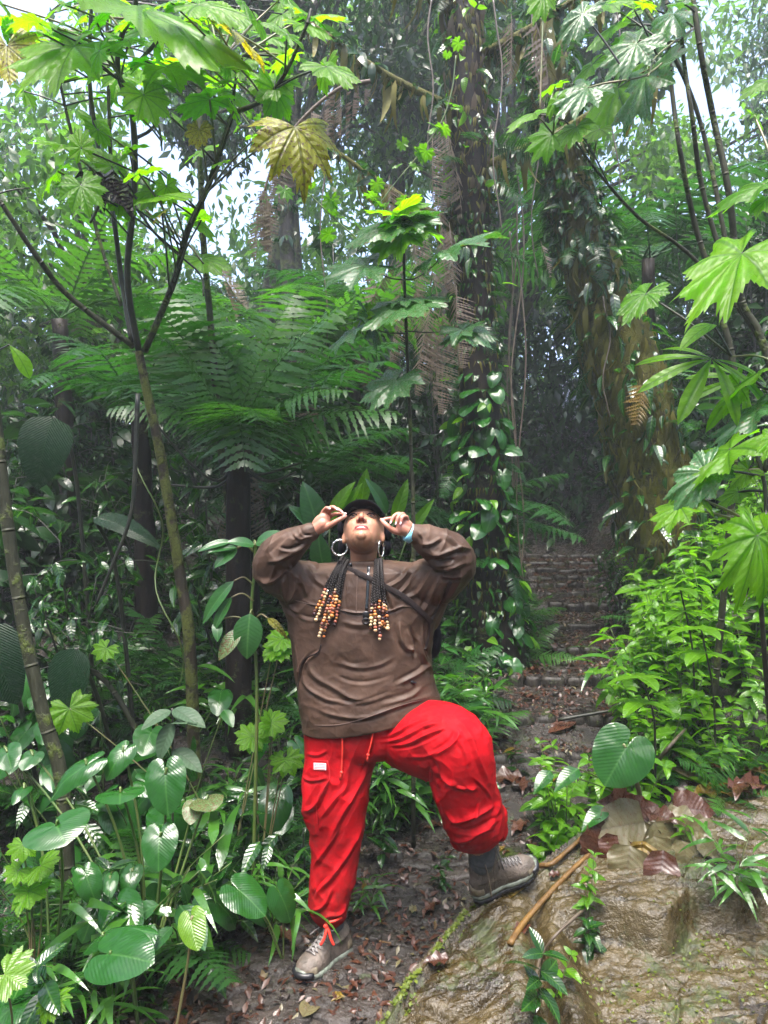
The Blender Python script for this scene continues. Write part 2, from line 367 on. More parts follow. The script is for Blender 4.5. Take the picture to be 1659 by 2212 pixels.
M['mossG'] = leafmat('cushion_moss', (.05, .085, .006), (.12, .15, .012), .6, .3, (1.6, 1.8, .6), None, bump=0)
M['root'] = plain('yellow_root', (.075, .036, .008), .45, col2=(.14, .075, .014), scale=14, bump=.8)
M['twig'] = plain('twig', (.05, .035, .022), .5, col2=(.09, .07, .05), scale=20, bump=.3)
M['rock'] = rockmat(); M['mud'] = groundmat()
M['stone'] = plain('step_stone', (.014, .011, .009), .4, col2=(.038, .030, .025), scale=9, bump=1.0, bscale=55, rr=(.12, .42))
M['mstone'] = barkmat('mossy_stone', (.010, .009, .008), (.040, .035, .030), .22, (.025, .035, .008), rough=(.10, .4))
# ------------------------------------------------------------------ the person
def uvd(zx, zy, ox, oy, sc): return ((ox + zx * sc) / 1.8228, (oy + zy * sc) / 1.8228)
def remesh(parts, voxel, smooth=4, fac=.5):
    mb = MB()
    for V, F, uv in parts: mb.add(V, F, uv)
    me = mb.mesh('tmp', []); o = link('tmp', me)
    r = o.modifiers.new('r', 'REMESH'); r.mode = 'VOXEL'; r.voxel_size = voxel; r.adaptivity = 0
    if smooth: s = o.modifiers.new('s', 'SMOOTH'); s.factor = fac; s.iterations = smooth
    bpy.context.view_layer.update()
    dg = bpy.context.evaluated_depsgraph_get(); ev = o.evaluated_get(dg); m2 = ev.to_mesh()
    V = np.empty(len(m2.vertices) * 3, np.float32); m2.vertices.foreach_get('co', V); V = V.reshape(-1, 3).astype(float)
    lp = np.empty(len(m2.loops), np.int32); m2.loops.foreach_get('vertex_index', lp)
    tot = np.empty(len(m2.polygons), np.int32); m2.polygons.foreach_get('loop_total', tot)
    st = np.empty(len(m2.polygons), np.int32); m2.polygons.foreach_get('loop_start', st)
    q = tot == 4; F = [lp[st[q][:, None] + np.arange(4)]]
    if (tot == 3).any(): F.append(lp[st[tot == 3][:, None] + np.arange(3)])
    ev.to_mesh_clear(); bpy.data.objects.remove(o); bpy.data.meshes.remove(me)
    return V, F
def vnormals(V, F):
    N = np.zeros_like(V)
    for f in F:
        a = np.cross(V[f[:, 2]] - V[f[:, 0]], V[f[:, -1]] - V[f[:, 1]]) if f.shape[1] == 4 else np.cross(V[f[:, 1]] - V[f[:, 0]], V[f[:, 2]] - V[f[:, 0]])
        for k in range(f.shape[1]): np.add.at(N, f[:, k], a)
    return N / (np.linalg.norm(N, axis=1)[:, None] + 1e-12)
def segdist(Q, poly):
    "distance of 2D points Q to a polyline and the position 0..1 along it"
    best = np.full(len(Q), 1e9); tb = np.zeros(len(Q)); sg = np.zeros(len(Q)); n = len(poly) - 1
    for i in range(n):
        a, b = np.asarray(poly[i], float), np.asarray(poly[i + 1], float); d = b - a; L2 = d @ d + 1e-9
        t = np.clip(((Q - a) @ d) / L2, 0, 1); c = a + t[:, None] * d; e = Q - c; r = np.hypot(e[:, 0], e[:, 1])
        s = np.sign(d[0] * e[:, 1] - d[1] * e[:, 0])
        k = r < best; best[k] = r[k]; tb[k] = (i + t[k]) / n; sg[k] = s[k]
    return best, tb, sg
def folds(V, N, lst, front=.15):
    "cloth folds: ridges (h > 0) and creases along polylines drawn in photograph pixels, raised along the normal"
    Q = proj(V); D = np.zeros(len(V)); fr = np.clip((front - N[:, 1]) / .35, 0, 1)
    for poly, wd, h in lst:
        wd *= .72; h *= .8
        pl = spline(poly, 4) if len(poly) > 2 else np.asarray(poly, float)
        r, t, s = segdist(Q, pl)
        prof = np.exp(-(r / (wd * .8)) ** 1.4) - .5 * np.exp(-((r - wd * 1.7) / (wd * .8)) ** 2) * (s > 0)
        D += h * prof * np.clip(np.sin(math.pi * np.clip(t, .02, .98)) * 1.6, 0, 1)
    return V + N * (D * fr)[:, None]
def elring(c, rx, ry, n=40, e=2.0, xd=(1, 0, 0), yd=(0, 1, 0), tilt=0.0):
    a = np.arange(n) * 2 * math.pi / n; ca, sa = np.cos(a), np.sin(a)
    X = np.sign(ca) * np.abs(ca) ** (2 / e) * rx; Y = np.sign(sa) * np.abs(sa) ** (2 / e) * ry
    r = np.asarray(c, float) + X[:, None] * np.asarray(xd, float) + Y[:, None] * np.asarray(yd, float)
    r[:, 2] += tilt * X / max(rx, 1e-6); return r
def hsec(v, uL, uR, Y, ry, n=40, e=2.3, dv=0.0, sag=0.0):
    "horizontal section whose left and right edges show at uL and uR"
    a, b = P(uL, v, Y), P(uR, v, Y); r = elring((a + b) / 2, (b[0] - a[0]) / 2, ry, n, e)
    t = (r[:, 0] - a[0]) / (b[0] - a[0]) * 2 - 1
    r[:, 2] -= (dv * t + sag * (1 - t * t)) / FPX * Y; return r
def limb(pts, n=22, sub=5):
    "tapered limb through (u, v, Y, radius in pixels)"
    q = spline(np.array(pts, float), sub); W = np.array([P(a[0], a[1], a[2]) for a in q]); r = q[:, 3] / FPX * q[:, 2]
    V, F, uv = tube(W, r, n)
    return [(V, F, uv), sphere(W[0], [r[0] * .98] * 3, 16, 10), sphere(W[-1], [r[-1] * .98] * 3, 16, 10)]

def build_person():
    # ---- materials
    skin, n, out = newmat('skin'); q = NT(n); tc = q('TexCoord').outputs['Object']; tn = q('Attribute', attribute_name='tint').outputs['Fac']
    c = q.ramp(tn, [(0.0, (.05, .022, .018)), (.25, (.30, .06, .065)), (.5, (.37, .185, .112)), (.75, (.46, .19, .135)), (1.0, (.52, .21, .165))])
    c = q.mix(q.map(q.noise(tc, 30, 3), .35, .65, 0, .25), c, (.42, .20, .13))
    b = q('Bump'); b.inputs['Strength'].default_value = .12; b.inputs['Distance'].default_value = .003; q.set(b.inputs['Height'], q.noise(tc, 400, 3))
    pb = q('BsdfPrincipled', i_Base_Color=c, i_Roughness=.42); n.links.new(b.outputs[0], pb.inputs['Normal'])
    pb.inputs['Subsurface Weight'].default_value = .12; pb.inputs['Subsurface Radius'].default_value = (1, .3, .18); pb.inputs['Subsurface Scale'].default_value = .006
    n.links.new(pb.outputs[0], out.inputs[0])
    def cloth(name, c1, c2, rough, wet, weave, bmp):
        m, n, out = newmat(name); q = NT(n); tc = q('TexCoord').outputs['Object']
        wetn = q.map(q.noise(tc, 6, 6, .7), .44, .60)
        c = q.mix(q.map(q.noise(tc, 11, 5, .65), .35, .65), c1, c2)
        c = q.mix(q.math('MULTIPLY', wetn, .8), c, tuple(x * .55 for x in c1))
        if name.startswith('red'): zc = q('SeparateXYZ', i_0=tc).outputs[2]; c = q.mix(q.math('MULTIPLY', q.map(zc, .42, .12, 0, .8), q.map(q.noise(tc, 19, 5, .7), .42, .62)), c, (.06, .012, .008))
        c = q.mix(q.math('MULTIPLY', q.map(q.noise(tc, 130, 3, .6), .68, .76), .25), c, tuple(min(1, x * 2.2) for x in c2))
        b1 = q('Bump'); b1.inputs['Strength'].default_value = bmp; b1.inputs['Distance'].default_value = .012
        wv = q('TexWave'); n.links.new(tc, wv.inputs['Vector']); wv.inputs['Scale'].default_value = 2.2; wv.inputs['Distortion'].default_value = 12; wv.inputs['Detail'].default_value = 3
        rg_ = lambda sc: q.math('SUBTRACT', 1.0, q.math('MULTIPLY', q.math('ABSOLUTE', q.math('SUBTRACT', q.noise(tc, sc, 2, .5), .5)), 7.0, clamp=True))
        q.set(b1.inputs['Height'], q.math('ADD', q.math('ADD', q.math('MULTIPLY', rg_(7), .8), q.math('MULTIPLY', rg_(17), .35)), q.math('MULTIPLY', wv.outputs['Fac'], .2)))
        b2 = q('Bump'); b2.inputs['Strength'].default_value = .15; b2.inputs['Distance'].default_value = .001; q.set(b2.inputs['Height'], q.noise(tc, weave, 2)); n.links.new(b1.outputs[0], b2.inputs['Normal'])
        pb = q('BsdfPrincipled', i_Base_Color=c, i_Roughness=q.map(wetn, 0, 1, rough, wet)); n.links.new(b2.outputs[0], pb.inputs['Normal'])
        n.links.new(pb.outputs[0], out.inputs[0]); return m
    mj = cloth('brown_shell_fabric', (.062, .034, .022), (.086, .049, .033), .64, .46, 700, .2)
    mr = cloth('red_cotton', (.30, .0004, .004), (.40, .0008, .006), .75, .65, 900, .3)
    mr.node_tree.nodes['Principled BSDF'].inputs['Specular IOR Level'].default_value = .15; mj.node_tree.nodes['Principled BSDF'].inputs['Specular IOR Level'].default_value = .30
    blk = plain('black_fabric', (.0035, .003, .006), .85, col2=(.006, .005, .009), scale=60, spec=.12)
    strapm = plain('dark_webbing', (.010, .006, .006), .6, col2=(.018, .010, .009), scale=120, bump=.3, bscale=300, spec=.3)
    zipm = plain('wet_zip_tape', (.015, .018, .022), .18, spec=.8)
    hairm = plain('braided_hair', (.005, .004, .004), .5, col2=(.016, .012, .011), scale=150, spec=.3)
    silver = plain('silver_metal', (.75, .74, .70), .22, metal=1)
    blue = plain('blue_wristband', (.16, .50, .68), .5, col2=(.25, .60, .75), scale=80)
    white = plain('white_enamel', (.8, .78, .75), .3)
    bootg = plain('boot_leather', (.060, .048, .038), .5, col2=(.125, .10, .082), scale=26, bump=.5, bscale=120, rr=(.3, .65))
    bootl = plain('boot_toe_muddy', (.085, .066, .04), .5, col2=(.16, .135, .095), scale=22, bump=.4, rr=(.3, .6))
    rub = plain('black_rubber', (.010, .010, .012), .3, bump=.2)
    lace = plain('grey_lace', (.06, .055, .055), .5, col2=(.26, .24, .23), scale=240)
    mint = plain('grey_midsole', (.07, .075, .06), .5, col2=(.17, .20, .16), scale=60)

    Yc = 2.62
    body_root = thing('person', 'woman in brown jacket and red trousers looking up, both hands on her black cap', 'person', (P(760, 2080, 2.55)[0], 2.58, 0.0))
    root = body_root
    # ---- head frame: tilted back 45 degrees
    al = R(50); Hc = P(785, 1152, 2.62)
    hf = np.array([-.05, -math.cos(al), math.sin(al)]); hf /= np.linalg.norm(hf)
    hx = nrm(np.cross(np.array([0, -math.sin(al), -math.cos(al)]), hf)) * -1
    hx = nrm([1, -.05, .04]); hu = nrm(np.cross(hf, hx)) * -1
    if hu[2] < 0: hu = -hu
    hx = np.cross(hf, hu); hx = hx if hx[0] > 0 else -hx
    RH = np.stack([hx, hf, hu], 1)                       # head local (x right in picture, y out of the face, z to the crown)
    def HL(x, y, z): return Hc + RH @ np.array([x, y, z], float)
    parts = []
    parts.append(sphere(HL(0, -.012, .025), (.073, .092, .088), 32, 20, RH))
    parts.append(sphere(HL(0, .020, -.018), (.060, .064, .080), 28, 18, RH))
    parts.append(sphere(HL(0, .004, -.006), (.0655, .080, .078), 28, 18, RH))
    parts.append(sphere(HL(0, .040, -.068), (.037, .044, .038), 24, 14, RH))      # jaw
    parts.append(sphere(HL(0, .066, -.086), (.019, .018, .017), 16, 10, RH))      # chin
    for s in (-1, 1):
        parts.append(sphere(HL(s * .025, .046, -.020), (.032, .034, .034), 20, 14, RH))   # cheek
        parts.append(sphere(HL(s * .068, -.005, -.020), (.009, .016, .028), 14, 10, RH))  # ear
        parts.append(sphere(HL(s * .011, .089, -.031), (.0085, .010, .0075), 12, 8, RH))  # nostril wing
    parts.append(sphere(HL(0, .100, -.029), (.0095, .011, .009), 12, 8, RH))      # nose tip
    parts.append(tube([HL(0, .078, .016), HL(0, .090, -.008), HL(0, .099, -.026)], [.007, .008, .0085], 10))
    parts.append(sphere(HL(0, .078, -.058), (.025, .012, .007), 16, 10, RH))      # upper lip
    parts.append(sphere(HL(0, .076, -.068), (.021, .012, .0075), 16, 10, RH))     # lower lip
    parts += limb([(786, 1250, 2.64, 31), (785, 1215, 2.635, 28), (786, 1180, 2.63, 31), (786, 1160, 2.65, 32)])   # neck
    # torso core and arms under the clothes: one body
    parts.append(loft([hsec(v, a, b, Yc + .01, ry) for v, a, b, ry in ((1225, 730, 850, .06), (1250, 660, 915, .08), (1330, 668, 905, .10), (1420, 680, 895, .09), (1500, 685, 905, .10), (1580, 685, 890, .10))]))
    parts += limb([(690, 1262, 2.60, 30), (597, 1232, 2.52, 24), (640, 1178, 2.48, 20), (672, 1152, 2.47, 16)])
    parts += limb([(890, 1265, 2.60, 30), (972, 1222, 2.52, 24), (930, 1178, 2.48, 20), (889, 1152, 2.47, 16)])
    parts += limb([(725, 1585, 2.62, 52), (730, 1780, 2.60, 36), (716, 1990, 2.56, 24)])
    parts += limb([(860, 1580, 2.60, 52), (985, 1610, 2.46, 42), (1030, 1740, 2.54, 34), (1042, 1850, 2.56, 24)])
    # hands: palm and five bent fingers each
    def palm(a, b, w_, th, nz):
        a, b = P(*a), P(*b); c = (a + b) / 2; y = nrm(b - a); x = nrm(np.cross(y, nz)); z = np.cross(x, y)
        return sphere(c, (w_, np.linalg.norm(b - a) / 2 + .012, th), 20, 12, np.stack([x, y, z], 1))
    def finger(p, r0, r1):
        pts = spline(np.array([P(*a) for a in p]), 4); n = len(pts)
        return [tube(pts, np.linspace(r0, r1, n), 12), sphere(pts[-1], [r1] * 3, 10, 8), sphere(pts[0], [r0] * 3, 10, 8)]
    parts += limb([(668, 1151, 2.47, 15), (684, 1142, 2.465, 14), (698, 1132, 2.46, 14)], 18)
    parts.append(palm((682, 1144, 2.465), (704, 1117, 2.46), .027, .014, (.2, -1, .2)))
    FL = [((692, 1120, 2.470), (697, 1106, 2.462), (705, 1097, 2.450), (711, 1099, 2.436)),
          ((698, 1116, 2.475), (707, 1101, 2.460), (719, 1095, 2.448), (727, 1100, 2.436)),
          ((704, 1116, 2.480), (714, 1103, 2.470), (727, 1099, 2.455), (737, 1105, 2.445)),
          ((709, 1120, 2.485), (720, 1112, 2.480), (733, 1110, 2.472), (744, 1110, 2.462))]
    for p, a, b in zip(FL, (.0066, .0072, .0074, .0074), (.0052, .0056, .0058, .0058)): parts += finger(p, a, b)
    parts += finger([(690, 1146, 2.462), (708, 1137, 2.450), (728, 1125, 2.444), (746, 1115, 2.456)], .0125, .0068)
    parts += limb([(892, 1153, 2.47, 15), (880, 1147, 2.465, 14), (868, 1142, 2.46, 14)], 18)
    parts.append(palm((885, 1150, 2.465), (866, 1128, 2.46), .028, .015, (-.2, -1, .2)))
    FR = [((870, 1128, 2.482), (858, 1119, 2.478), (842, 1120, 2.468), (829, 1122, 2.462)),
          ((874, 1126, 2.476), (864, 1110, 2.462), (851, 1115, 2.446), (845, 1127, 2.440)),
          ((878, 1129, 2.472), (871, 1110, 2.455), (861, 1116, 2.438), (856, 1129, 2.434)),
          ((881, 1134, 2.468), (879, 1117, 2.452), (870, 1117, 2.438), (866, 1129, 2.436))]
    for p, a, b in zip(FR, (.0074, .0074, .0072, .0066), (.0058, .0058, .0056, .0052)): parts += finger(p, a, b)
    parts += finger([(868, 1150, 2.462), (850, 1146, 2.448), (834, 1134, 2.444), (824, 1123, 2.458)], .0125, .0066)
    V, F = remesh(parts, .0022, 3, .5)
    # face modelling after the union, in head-local coordinates
    L = (V - Hc) @ RH
    def g(x, y, z, s): return np.exp(-(((L[:, 0] - x) / s[0]) ** 2 + ((L[:, 1] - y) / s[1]) ** 2 + ((L[:, 2] - z) / s[2]) ** 2))
    mk = np.clip(sum(g(s * .052, .035, -.040, (.022, .05, .032)) + g(s * .045, .045, -.01, (.02, .04, .02)) for s in (-1, 1)) * 1.5, 0, 1)
    idx = np.nonzero(mk > .02)[0]; ed = np.concatenate([np.stack([f[:, i], f[:, (i + 1) % f.shape[1]]], 1) for f in F for i in range(f.shape[1])]); ed = ed[(mk[ed] > .005).any(1)]
    for _ in range(60):
        A = np.zeros_like(V); c_ = np.zeros(len(V)); np.add.at(A, ed[:, 0], V[ed[:, 1]]); np.add.at(A, ed[:, 1], V[ed[:, 0]]); np.add.at(c_, ed[:, 0], 1); np.add.at(c_, ed[:, 1], 1)
        V[idx] += (A[idx] / c_[idx][:, None] - V[idx]) * (mk[idx] * .8)[:, None]
    hd = np.zeros(len(V))
    face = L[:, 1] > .03
    for s in (-1, 1):
        hd -= .010 * g(s * .031, .078, .010, (.017, .03, .012)) * face       # eye socket
        hd += .0045 * g(s * .031, .082, .026, (.020, .03, .007)) * face      # brow
        hd += .0042 * g(s * .031, .075, .008, (.012, .03, .006)) * face      # upper lid
        hd -= .0030 * g(s * .0075, .098, -.036, (.0038, .02, .004)) * face   # nostril
        hd -= .0022 * g(s * .029, .07, -.062, (.004, .03, .006)) * face      # mouth corner
    hd -= .0032 * g(0, .085, -.063, (.022, .03, .0022)) * face               # between the lips
    hd -= .0025 * g(0, .075, -.078, (.018, .03, .005)) * face
    V = V + (hd[:, None]) * hf
    tint = np.full(len(V), .5)
    L = (V - Hc) @ RH
    lip = ((L[:, 0] / .026) ** 2 + ((L[:, 2] + .0625) / .0125) ** 2 < 1) & (L[:, 1] > .06)
    up = (((L[:, 0]) / .026) ** 2 < 1)
    tint[lip] = .25
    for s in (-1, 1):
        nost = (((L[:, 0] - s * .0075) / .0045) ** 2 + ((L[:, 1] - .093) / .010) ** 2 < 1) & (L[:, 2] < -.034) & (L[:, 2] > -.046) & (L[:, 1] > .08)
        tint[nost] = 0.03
    tint[(L[:, 2] < -.025) & (L[:, 2] > -.045) & (L[:, 1] > .085) & (tint > .4)] = .7
    Qv = proj(V)
    hands = ((Qv[:, 0] < 750) | (Qv[:, 0] > 822)) & (Qv[:, 1] < 1152) & (V[:, 1] < 2.52)
    tint[hands] = .68
    for fl in (FL, FR):
        for f in fl:
            t = P(*f[-1]); d = np.linalg.norm(V - t, axis=1); tint = np.where(d < .018, .95, tint)
    mb = MB(); mb.add(V, F, None, tint); body = kid(mb, 'body', skin, root)
    # eyes, brows, teeth, nails
    for s in (-1, 1):
        mb = MB(); mb.add(*sphere(HL(s * .031, .0675, .0065), (.0110, .0092, .0034), 18, 12, RH)); e = kid(mb, 'eye', plain('shaded_eye', (.13, .10, .085), .3), root)  # eyeball colour darkened to stand for skin in shadow
        mb = MB(); mb.add(*sphere(HL(s * .031, .0765, .0085), (.0048, .0020, .0030), 12, 8, RH)); i_ = mb.build('iris', blk, e); i_.matrix_parent_inverse = Matrix.Translation(-root.location) @ Matrix.Identity(4); i_.matrix_parent_inverse = Matrix.Identity(4)
        mb = MB(); mb.add(*tube([HL(s * .046, .0735, .0075), HL(s * .038, .0795, .0125), HL(s * .028, .0815, .0135), HL(s * .017, .078, .010)], [.0014, .0028, .0028, .0014], 8)); kid(mb, 'eyelash', blk, root)
        mb = MB(); mb.add(*tube([HL(s * .052, .074, .026), HL(s * .040, .0865, .0335), HL(s * .028, .0905, .0335), HL(s * .014, .089, .029)], [.0012, .0028, .0030, .0016], 8)); kid(mb, 'eyebrow', hairm, root)
    mb = MB(); mb.add(*sphere(HL(0, .0800, -.0625), (.0150, .0062, .0028), 16, 8, RH)); kid(mb, 'teeth', white, root)
    for f in FL + FR:
        a, b_ = P(*f[-2]), P(*f[-1]); d = nrm(b_ - a); c = b_ + d * .006 + np.array([0, -.0045, 0])
        c = b_ + d * .004 + np.array([0, -.0052, .001]); zz = nrm(np.array([0, -1, .15])); x = nrm(np.cross(d, zz)); mb = MB(); mb.add(*sphere(c, (.0032, .0062, .0014), 10, 8, np.stack([x, d, np.cross(x, d)], 1))); kid(mb, 'nail', plain('nail_polish', (.62, .48, .50), .2), root)
    # ---- jacket
    JT = [(1212, 745, 838, 0, 0, .055, .02), (1222, 655, 925, 0, 0, .075, .01), (1234, 622, 952, 0, 0, .10, 0), (1260, 610, 966, 0, 0, .112, 0),
          (1300, 606, 966, 0, 0, .122, -.0), (1340, 622, 942, 0, 0, .128, -.0), (1380, 630, 935, -4, 0, .132, -.0), (1420, 634, 932, -10, 4, .132, -.0),
          (1460, 640, 934, -18, 8, .136, -.0), (1505, 647, 941, -26, 12, .140, -.0), (1532, 652, 949, -30, 15, .142, -.0), (1545, 652, 950, -31, 16, .140, -.0)]
    jp = [loft([hsec(v, a, b, Yc + dy, ry, 64, 2.5, dv, sag) for v, a, b, dv, sag, ry, dy in JT])]
    jp += limb([(672, 1265, 2.60, 50), (628, 1255, 2.57, 47), (592, 1231, 2.53, 43), (596, 1205, 2.505, 41), (625, 1180, 2.49, 36), (650, 1161, 2.478, 28), (663, 1153, 2.472, 22), (672, 1149, 2.47, 21)], 28)
    jp += limb([(900, 1268, 2.60, 52), (945, 1252, 2.57, 52), (978, 1224, 2.53, 48), (972, 1200, 2.505, 45), (944, 1180, 2.49, 40), (915, 1163, 2.478, 30), (903, 1156, 2.472, 22), (893, 1153, 2.47, 20)], 28)
    jp.append(loft([elring(P(786, v, 2.615), r / FPX * 2.6, r / FPX * 2.6 * .95, 32, 2, tilt=0) for v, r in ((1240, 52), (1226, 46), (1216, 44), (1211, 43))]))
    jp += limb([(640, 1290, 2.61, 34), (650, 1350, 2.61, 26)]); jp += limb([(940, 1290, 2.61, 30), (925, 1340, 2.61, 26)])
    V, F = remesh(jp, .0033, 5, .5); N = vnormals(V, F)
    z1 = lambda *p: [(521.2 + .3307 * a, 1042.4 + .3307 * b) for a, b in p]
    JF = [(z1((430, 1150), (480, 1260), (590, 1330), (760, 1420), (950, 1380)), 9, .008), (z1((600, 1170), (760, 1210), (900, 1190), (1010, 1130)), 7, .005),
          (z1((620, 1120), (720, 1180), (850, 1160)), 6, -.002), (z1((500, 1390), (640, 1420), (800, 1420), (1000, 1350)), 6, -.006),
          (z1((400, 1250), (440, 1340), (560, 1410), (700, 1430)), 7, .010), (z1((1240, 1180), (1150, 1250), (1000, 1330)), 7, .010),
          (z1((1160, 1000), (1180, 1120), (1240, 1230)), 7, .012), (z1((1100, 940), (1140, 1060), (1130, 1150)), 6, -.014), (z1((1030, 900), (1040, 1000), (1080, 1080), (1140, 1090)), 7, .016),
          (z1((880, 640), (960, 720), (1010, 860)), 7, .009), (z1((1100, 560), (1040, 640), (930, 700)), 7, .010), (z1((1180, 560), (1080, 680), (1020, 740)), 6, .010),
          (z1((1260, 560), (1170, 700), (1080, 760)), 7, .012), (z1((1310, 600), (1240, 740), (1180, 860)), 7, .013), (z1((1360, 640), (1300, 800), (1230, 900)), 6, -.010),
          (z1((290, 560), (330, 620), (340, 700), (300, 800)), 7, .012), (z1((260, 600), (270, 700), (320, 800), (430, 900)), 6, .010), (z1((330, 600), (400, 660), (440, 760)), 7, .010),
          (z1((420, 540), (470, 620), (560, 690)), 7, .008), (z1((560, 600), (600, 660), (650, 700)), 5, .006), (z1((260, 800), (360, 850), (470, 880), (650, 860)), 6, -.006),
          (z1((120, 640), (200, 640), (290, 560)), 8, .014), (z1((160, 520), (250, 500), (330, 460), (440, 400)), 7, .010), (z1((250, 420), (320, 430), (420, 390)), 5, -.010), (z1((150, 460), (210, 400), (300, 330)), 7, .007),
          (z1((340, 330), (380, 370), (450, 350)), 4, .006), (z1((380, 290), (410, 340), (470, 340)), 3.5, -.006),
          (z1((1180, 400), (1240, 400), (1310, 360)), 6, .012), (z1((1200, 450), (1290, 470), (1420, 430), (1500, 440)), 7, .014), (z1((1330, 340), (1400, 400), (1460, 470)), 7, .010),
          (z1((1200, 500), (1290, 520), (1400, 500)), 6, -.014), (z1((1250, 560), (1340, 560), (1480, 520)), 7, .012), (z1((1290, 600), (1380, 620), (1480, 590)), 6, .008), (z1((1150, 320), (1190, 370), (1190, 430)), 4, .006),
          (z1((340, 1000), (370, 1150), (380, 1300), (400, 1500)), 5, .007), (z1((440, 1130), (400, 1200), (375, 1330)), 3.5, -.010), (z1((520, 1100), (440, 1160), (400, 1230)), 5, .008),
          (z1((650, 830), (740, 850), (830, 850)), 3.5, .007), (z1((840, 850), (960, 840), (1080, 800)), 3.5, .007), (z1((390, 760), (480, 800), (560, 800)), 3, .005),
          (z1((640, 900), (760, 930), (900, 920)), 9, .006), (z1((1180, 1330), (1100, 1400), (900, 1460)), 8, .008), (z1((480, 1470), (620, 1520), (820, 1530), (1100, 1430), (1270, 1390)), 7, .007),
          (z1((600, 1240), (700, 1290), (820, 1300), (980, 1260)), 6, -.004), (z1((1200, 900), (1200, 1040), (1230, 1150)), 4, -.012), (z1((700, 640), (690, 740), (700, 830)), 3, .004), (z1((860, 680), (850, 760), (850, 830)), 3, .004)]
    V = folds(V, N, JF); Q_ = proj(V); sl = np.clip((np.abs(Q_[:, 0] - 786) - 90) / 60, 0, 1) * np.clip((1420 - Q_[:, 1]) / 80, .25, 1)
    rdg = (1 - np.abs(vnoise(V @ np.array([[1, 0, .6], [0, 1, 0], [-.35, 0, .8]]) * [1.6, 1, .9], 13, 71))) ** 4; rd2 = (1 - np.abs(vnoise(V * [1, 1, 1.7], 15, 73))) ** 5; V = V + N * (rdg * .0052 * (.15 + sl) + rd2 * .0012)[:, None]; V = V + N * (.0035 * fbm(V, 8, 2, 3) + .0007 * fbm(V * [1, 1, .45], 45, 2, 9))[:, None]
    # wavy hem and drawn-in cuff
    mb = MB(); mb.add(V, F, V[:, [0, 2]]); jacket = kid(mb, 'jacket', mj, root)
    bvh = BVHTree.FromPolygons(V.tolist(), np.concatenate([f for f in F if f.shape[1] == 4]).tolist())
    E = Vector((0, 0, EYE))
    def on(bv, u, v, off=.004, dY=2.42):
        d = Vector(P(u, v, 1.0)) - E; d.normalize(); h = bv.ray_cast(E, d)
        if h[0] is None: return np.array(P(u, v, dY))
        return np.array(h[0]) - np.array(d) * off
    def ribbon(bv, pts, wd, off, name, mat, th=.0016, sub=8, parent=root, smooth=3):
        q = spline(np.array(pts, float), sub); C = np.array([on(bv, a, b, off) for a, b in q])
        for _ in range(smooth): C[1:-1] = (C[:-2] + C[1:-1] * 2 + C[2:]) / 4
        T = np.gradient(C, axis=0); T /= np.linalg.norm(T, axis=1)[:, None]; nrmv = np.array([0, -1, .1]); B = np.cross(T, nrmv); B /= np.linalg.norm(B, axis=1)[:, None]; Nn = np.cross(B, T)
        rings = []
        for c_, t_, b_, n_ in zip(C, T, B, Nn):
            a = np.arange(16) * math.pi / 8; rings.append(c_ + np.outer(np.sign(np.cos(a)) * np.abs(np.cos(a)) ** .35 * wd / 2, b_) + np.outer(np.sin(a) * th, n_))
        mb = MB(); mb.add(*loft(rings)); o = mb.build(name, mat, parent)
        if parent is not None: o.matrix_parent_inverse = Matrix.Translation(-parent.location)
        return o
    def sub(o, parent):
        "geometry was built in world space; hang it on a part of the person"
        o.parent = parent; o.matrix_parent_inverse = parent.matrix_parent_inverse.copy() if False else Matrix.Identity(4); return o
    zp = ribbon(bvh, z1((833, 545), (828, 640), (823, 740), (818, 830)), .010, .003, 'zip', zipm); sub(zp, jacket)
    mb = MB(); c_ = on(bvh, *z1((814, 880))[0], .006); mb.add(*sphere(c_ + [0, 0, .008], (.013, .004, .013), 16, 8)); mb.add(*tube([c_ + np.array([math.cos(a) * .011, -.003, -.012 + math.sin(a) * .009]) for a in np.linspace(0, 2 * math.pi, 14)], .0022, 8, cap=False))
    mb.V[0][:, 0] = np.clip(mb.V[0][:, 0], c_[0] - .0105, c_[0] + .0105); bk = mb.build('buckle', rub); sub(bk, jacket)
    mb = MB(); c_ = on(bvh, *z1((712, 540))[0], .012); mb.add(*sphere(c_, (.007, .006, .009), 12, 8)); tg = mb.build('toggle', rub); sub(tg, jacket)
    dc = ribbon(bvh, z1((520, 1060), (500, 1110), (420, 1150), (385, 1220), (372, 1330)), .004, .003, 'drawcord', strapm); sub(dc, jacket)
    tb = ribbon(bvh, z1((1110, 1300), (1140, 1312)), .007, .004, 'tab', zipm); sub(tb, jacket)
    for nm, pl in (('seam', z1((350, 770), (480, 800), (600, 812), (640, 830), (740, 850), (830, 848))), ('seam', z1((840, 848), (960, 840), (1040, 810), (1120, 810))), ('seam', z1((757, 600), (752, 740), (750, 845))), ('seam', z1((400, 1580), (620, 1585), (820, 1535), (1060, 1450), (1285, 1395)))):
        s_ = ribbon(bvh, pl, .003, .0012, nm, plain('jacket_seam', (.085, .05, .038), .6), th=.0012); sub(s_, jacket)
    # ---- trousers
    z2 = lambda *p: [(603.5 + .3472 * a, 1481.2 + .3472 * b) for a, b in p]
    tp = [loft([hsec(v, a, b, Yc, ry, 48, 2.4, dv) for v, a, b, ry, dv in ((1500, 668, 922, .105, 0), (1545, 660, 932, .122, 0), (1580, 657, 925, .126, 0), (1610, 660, 880, .12, 0), (1628, 664, 850, .11, 0))])]
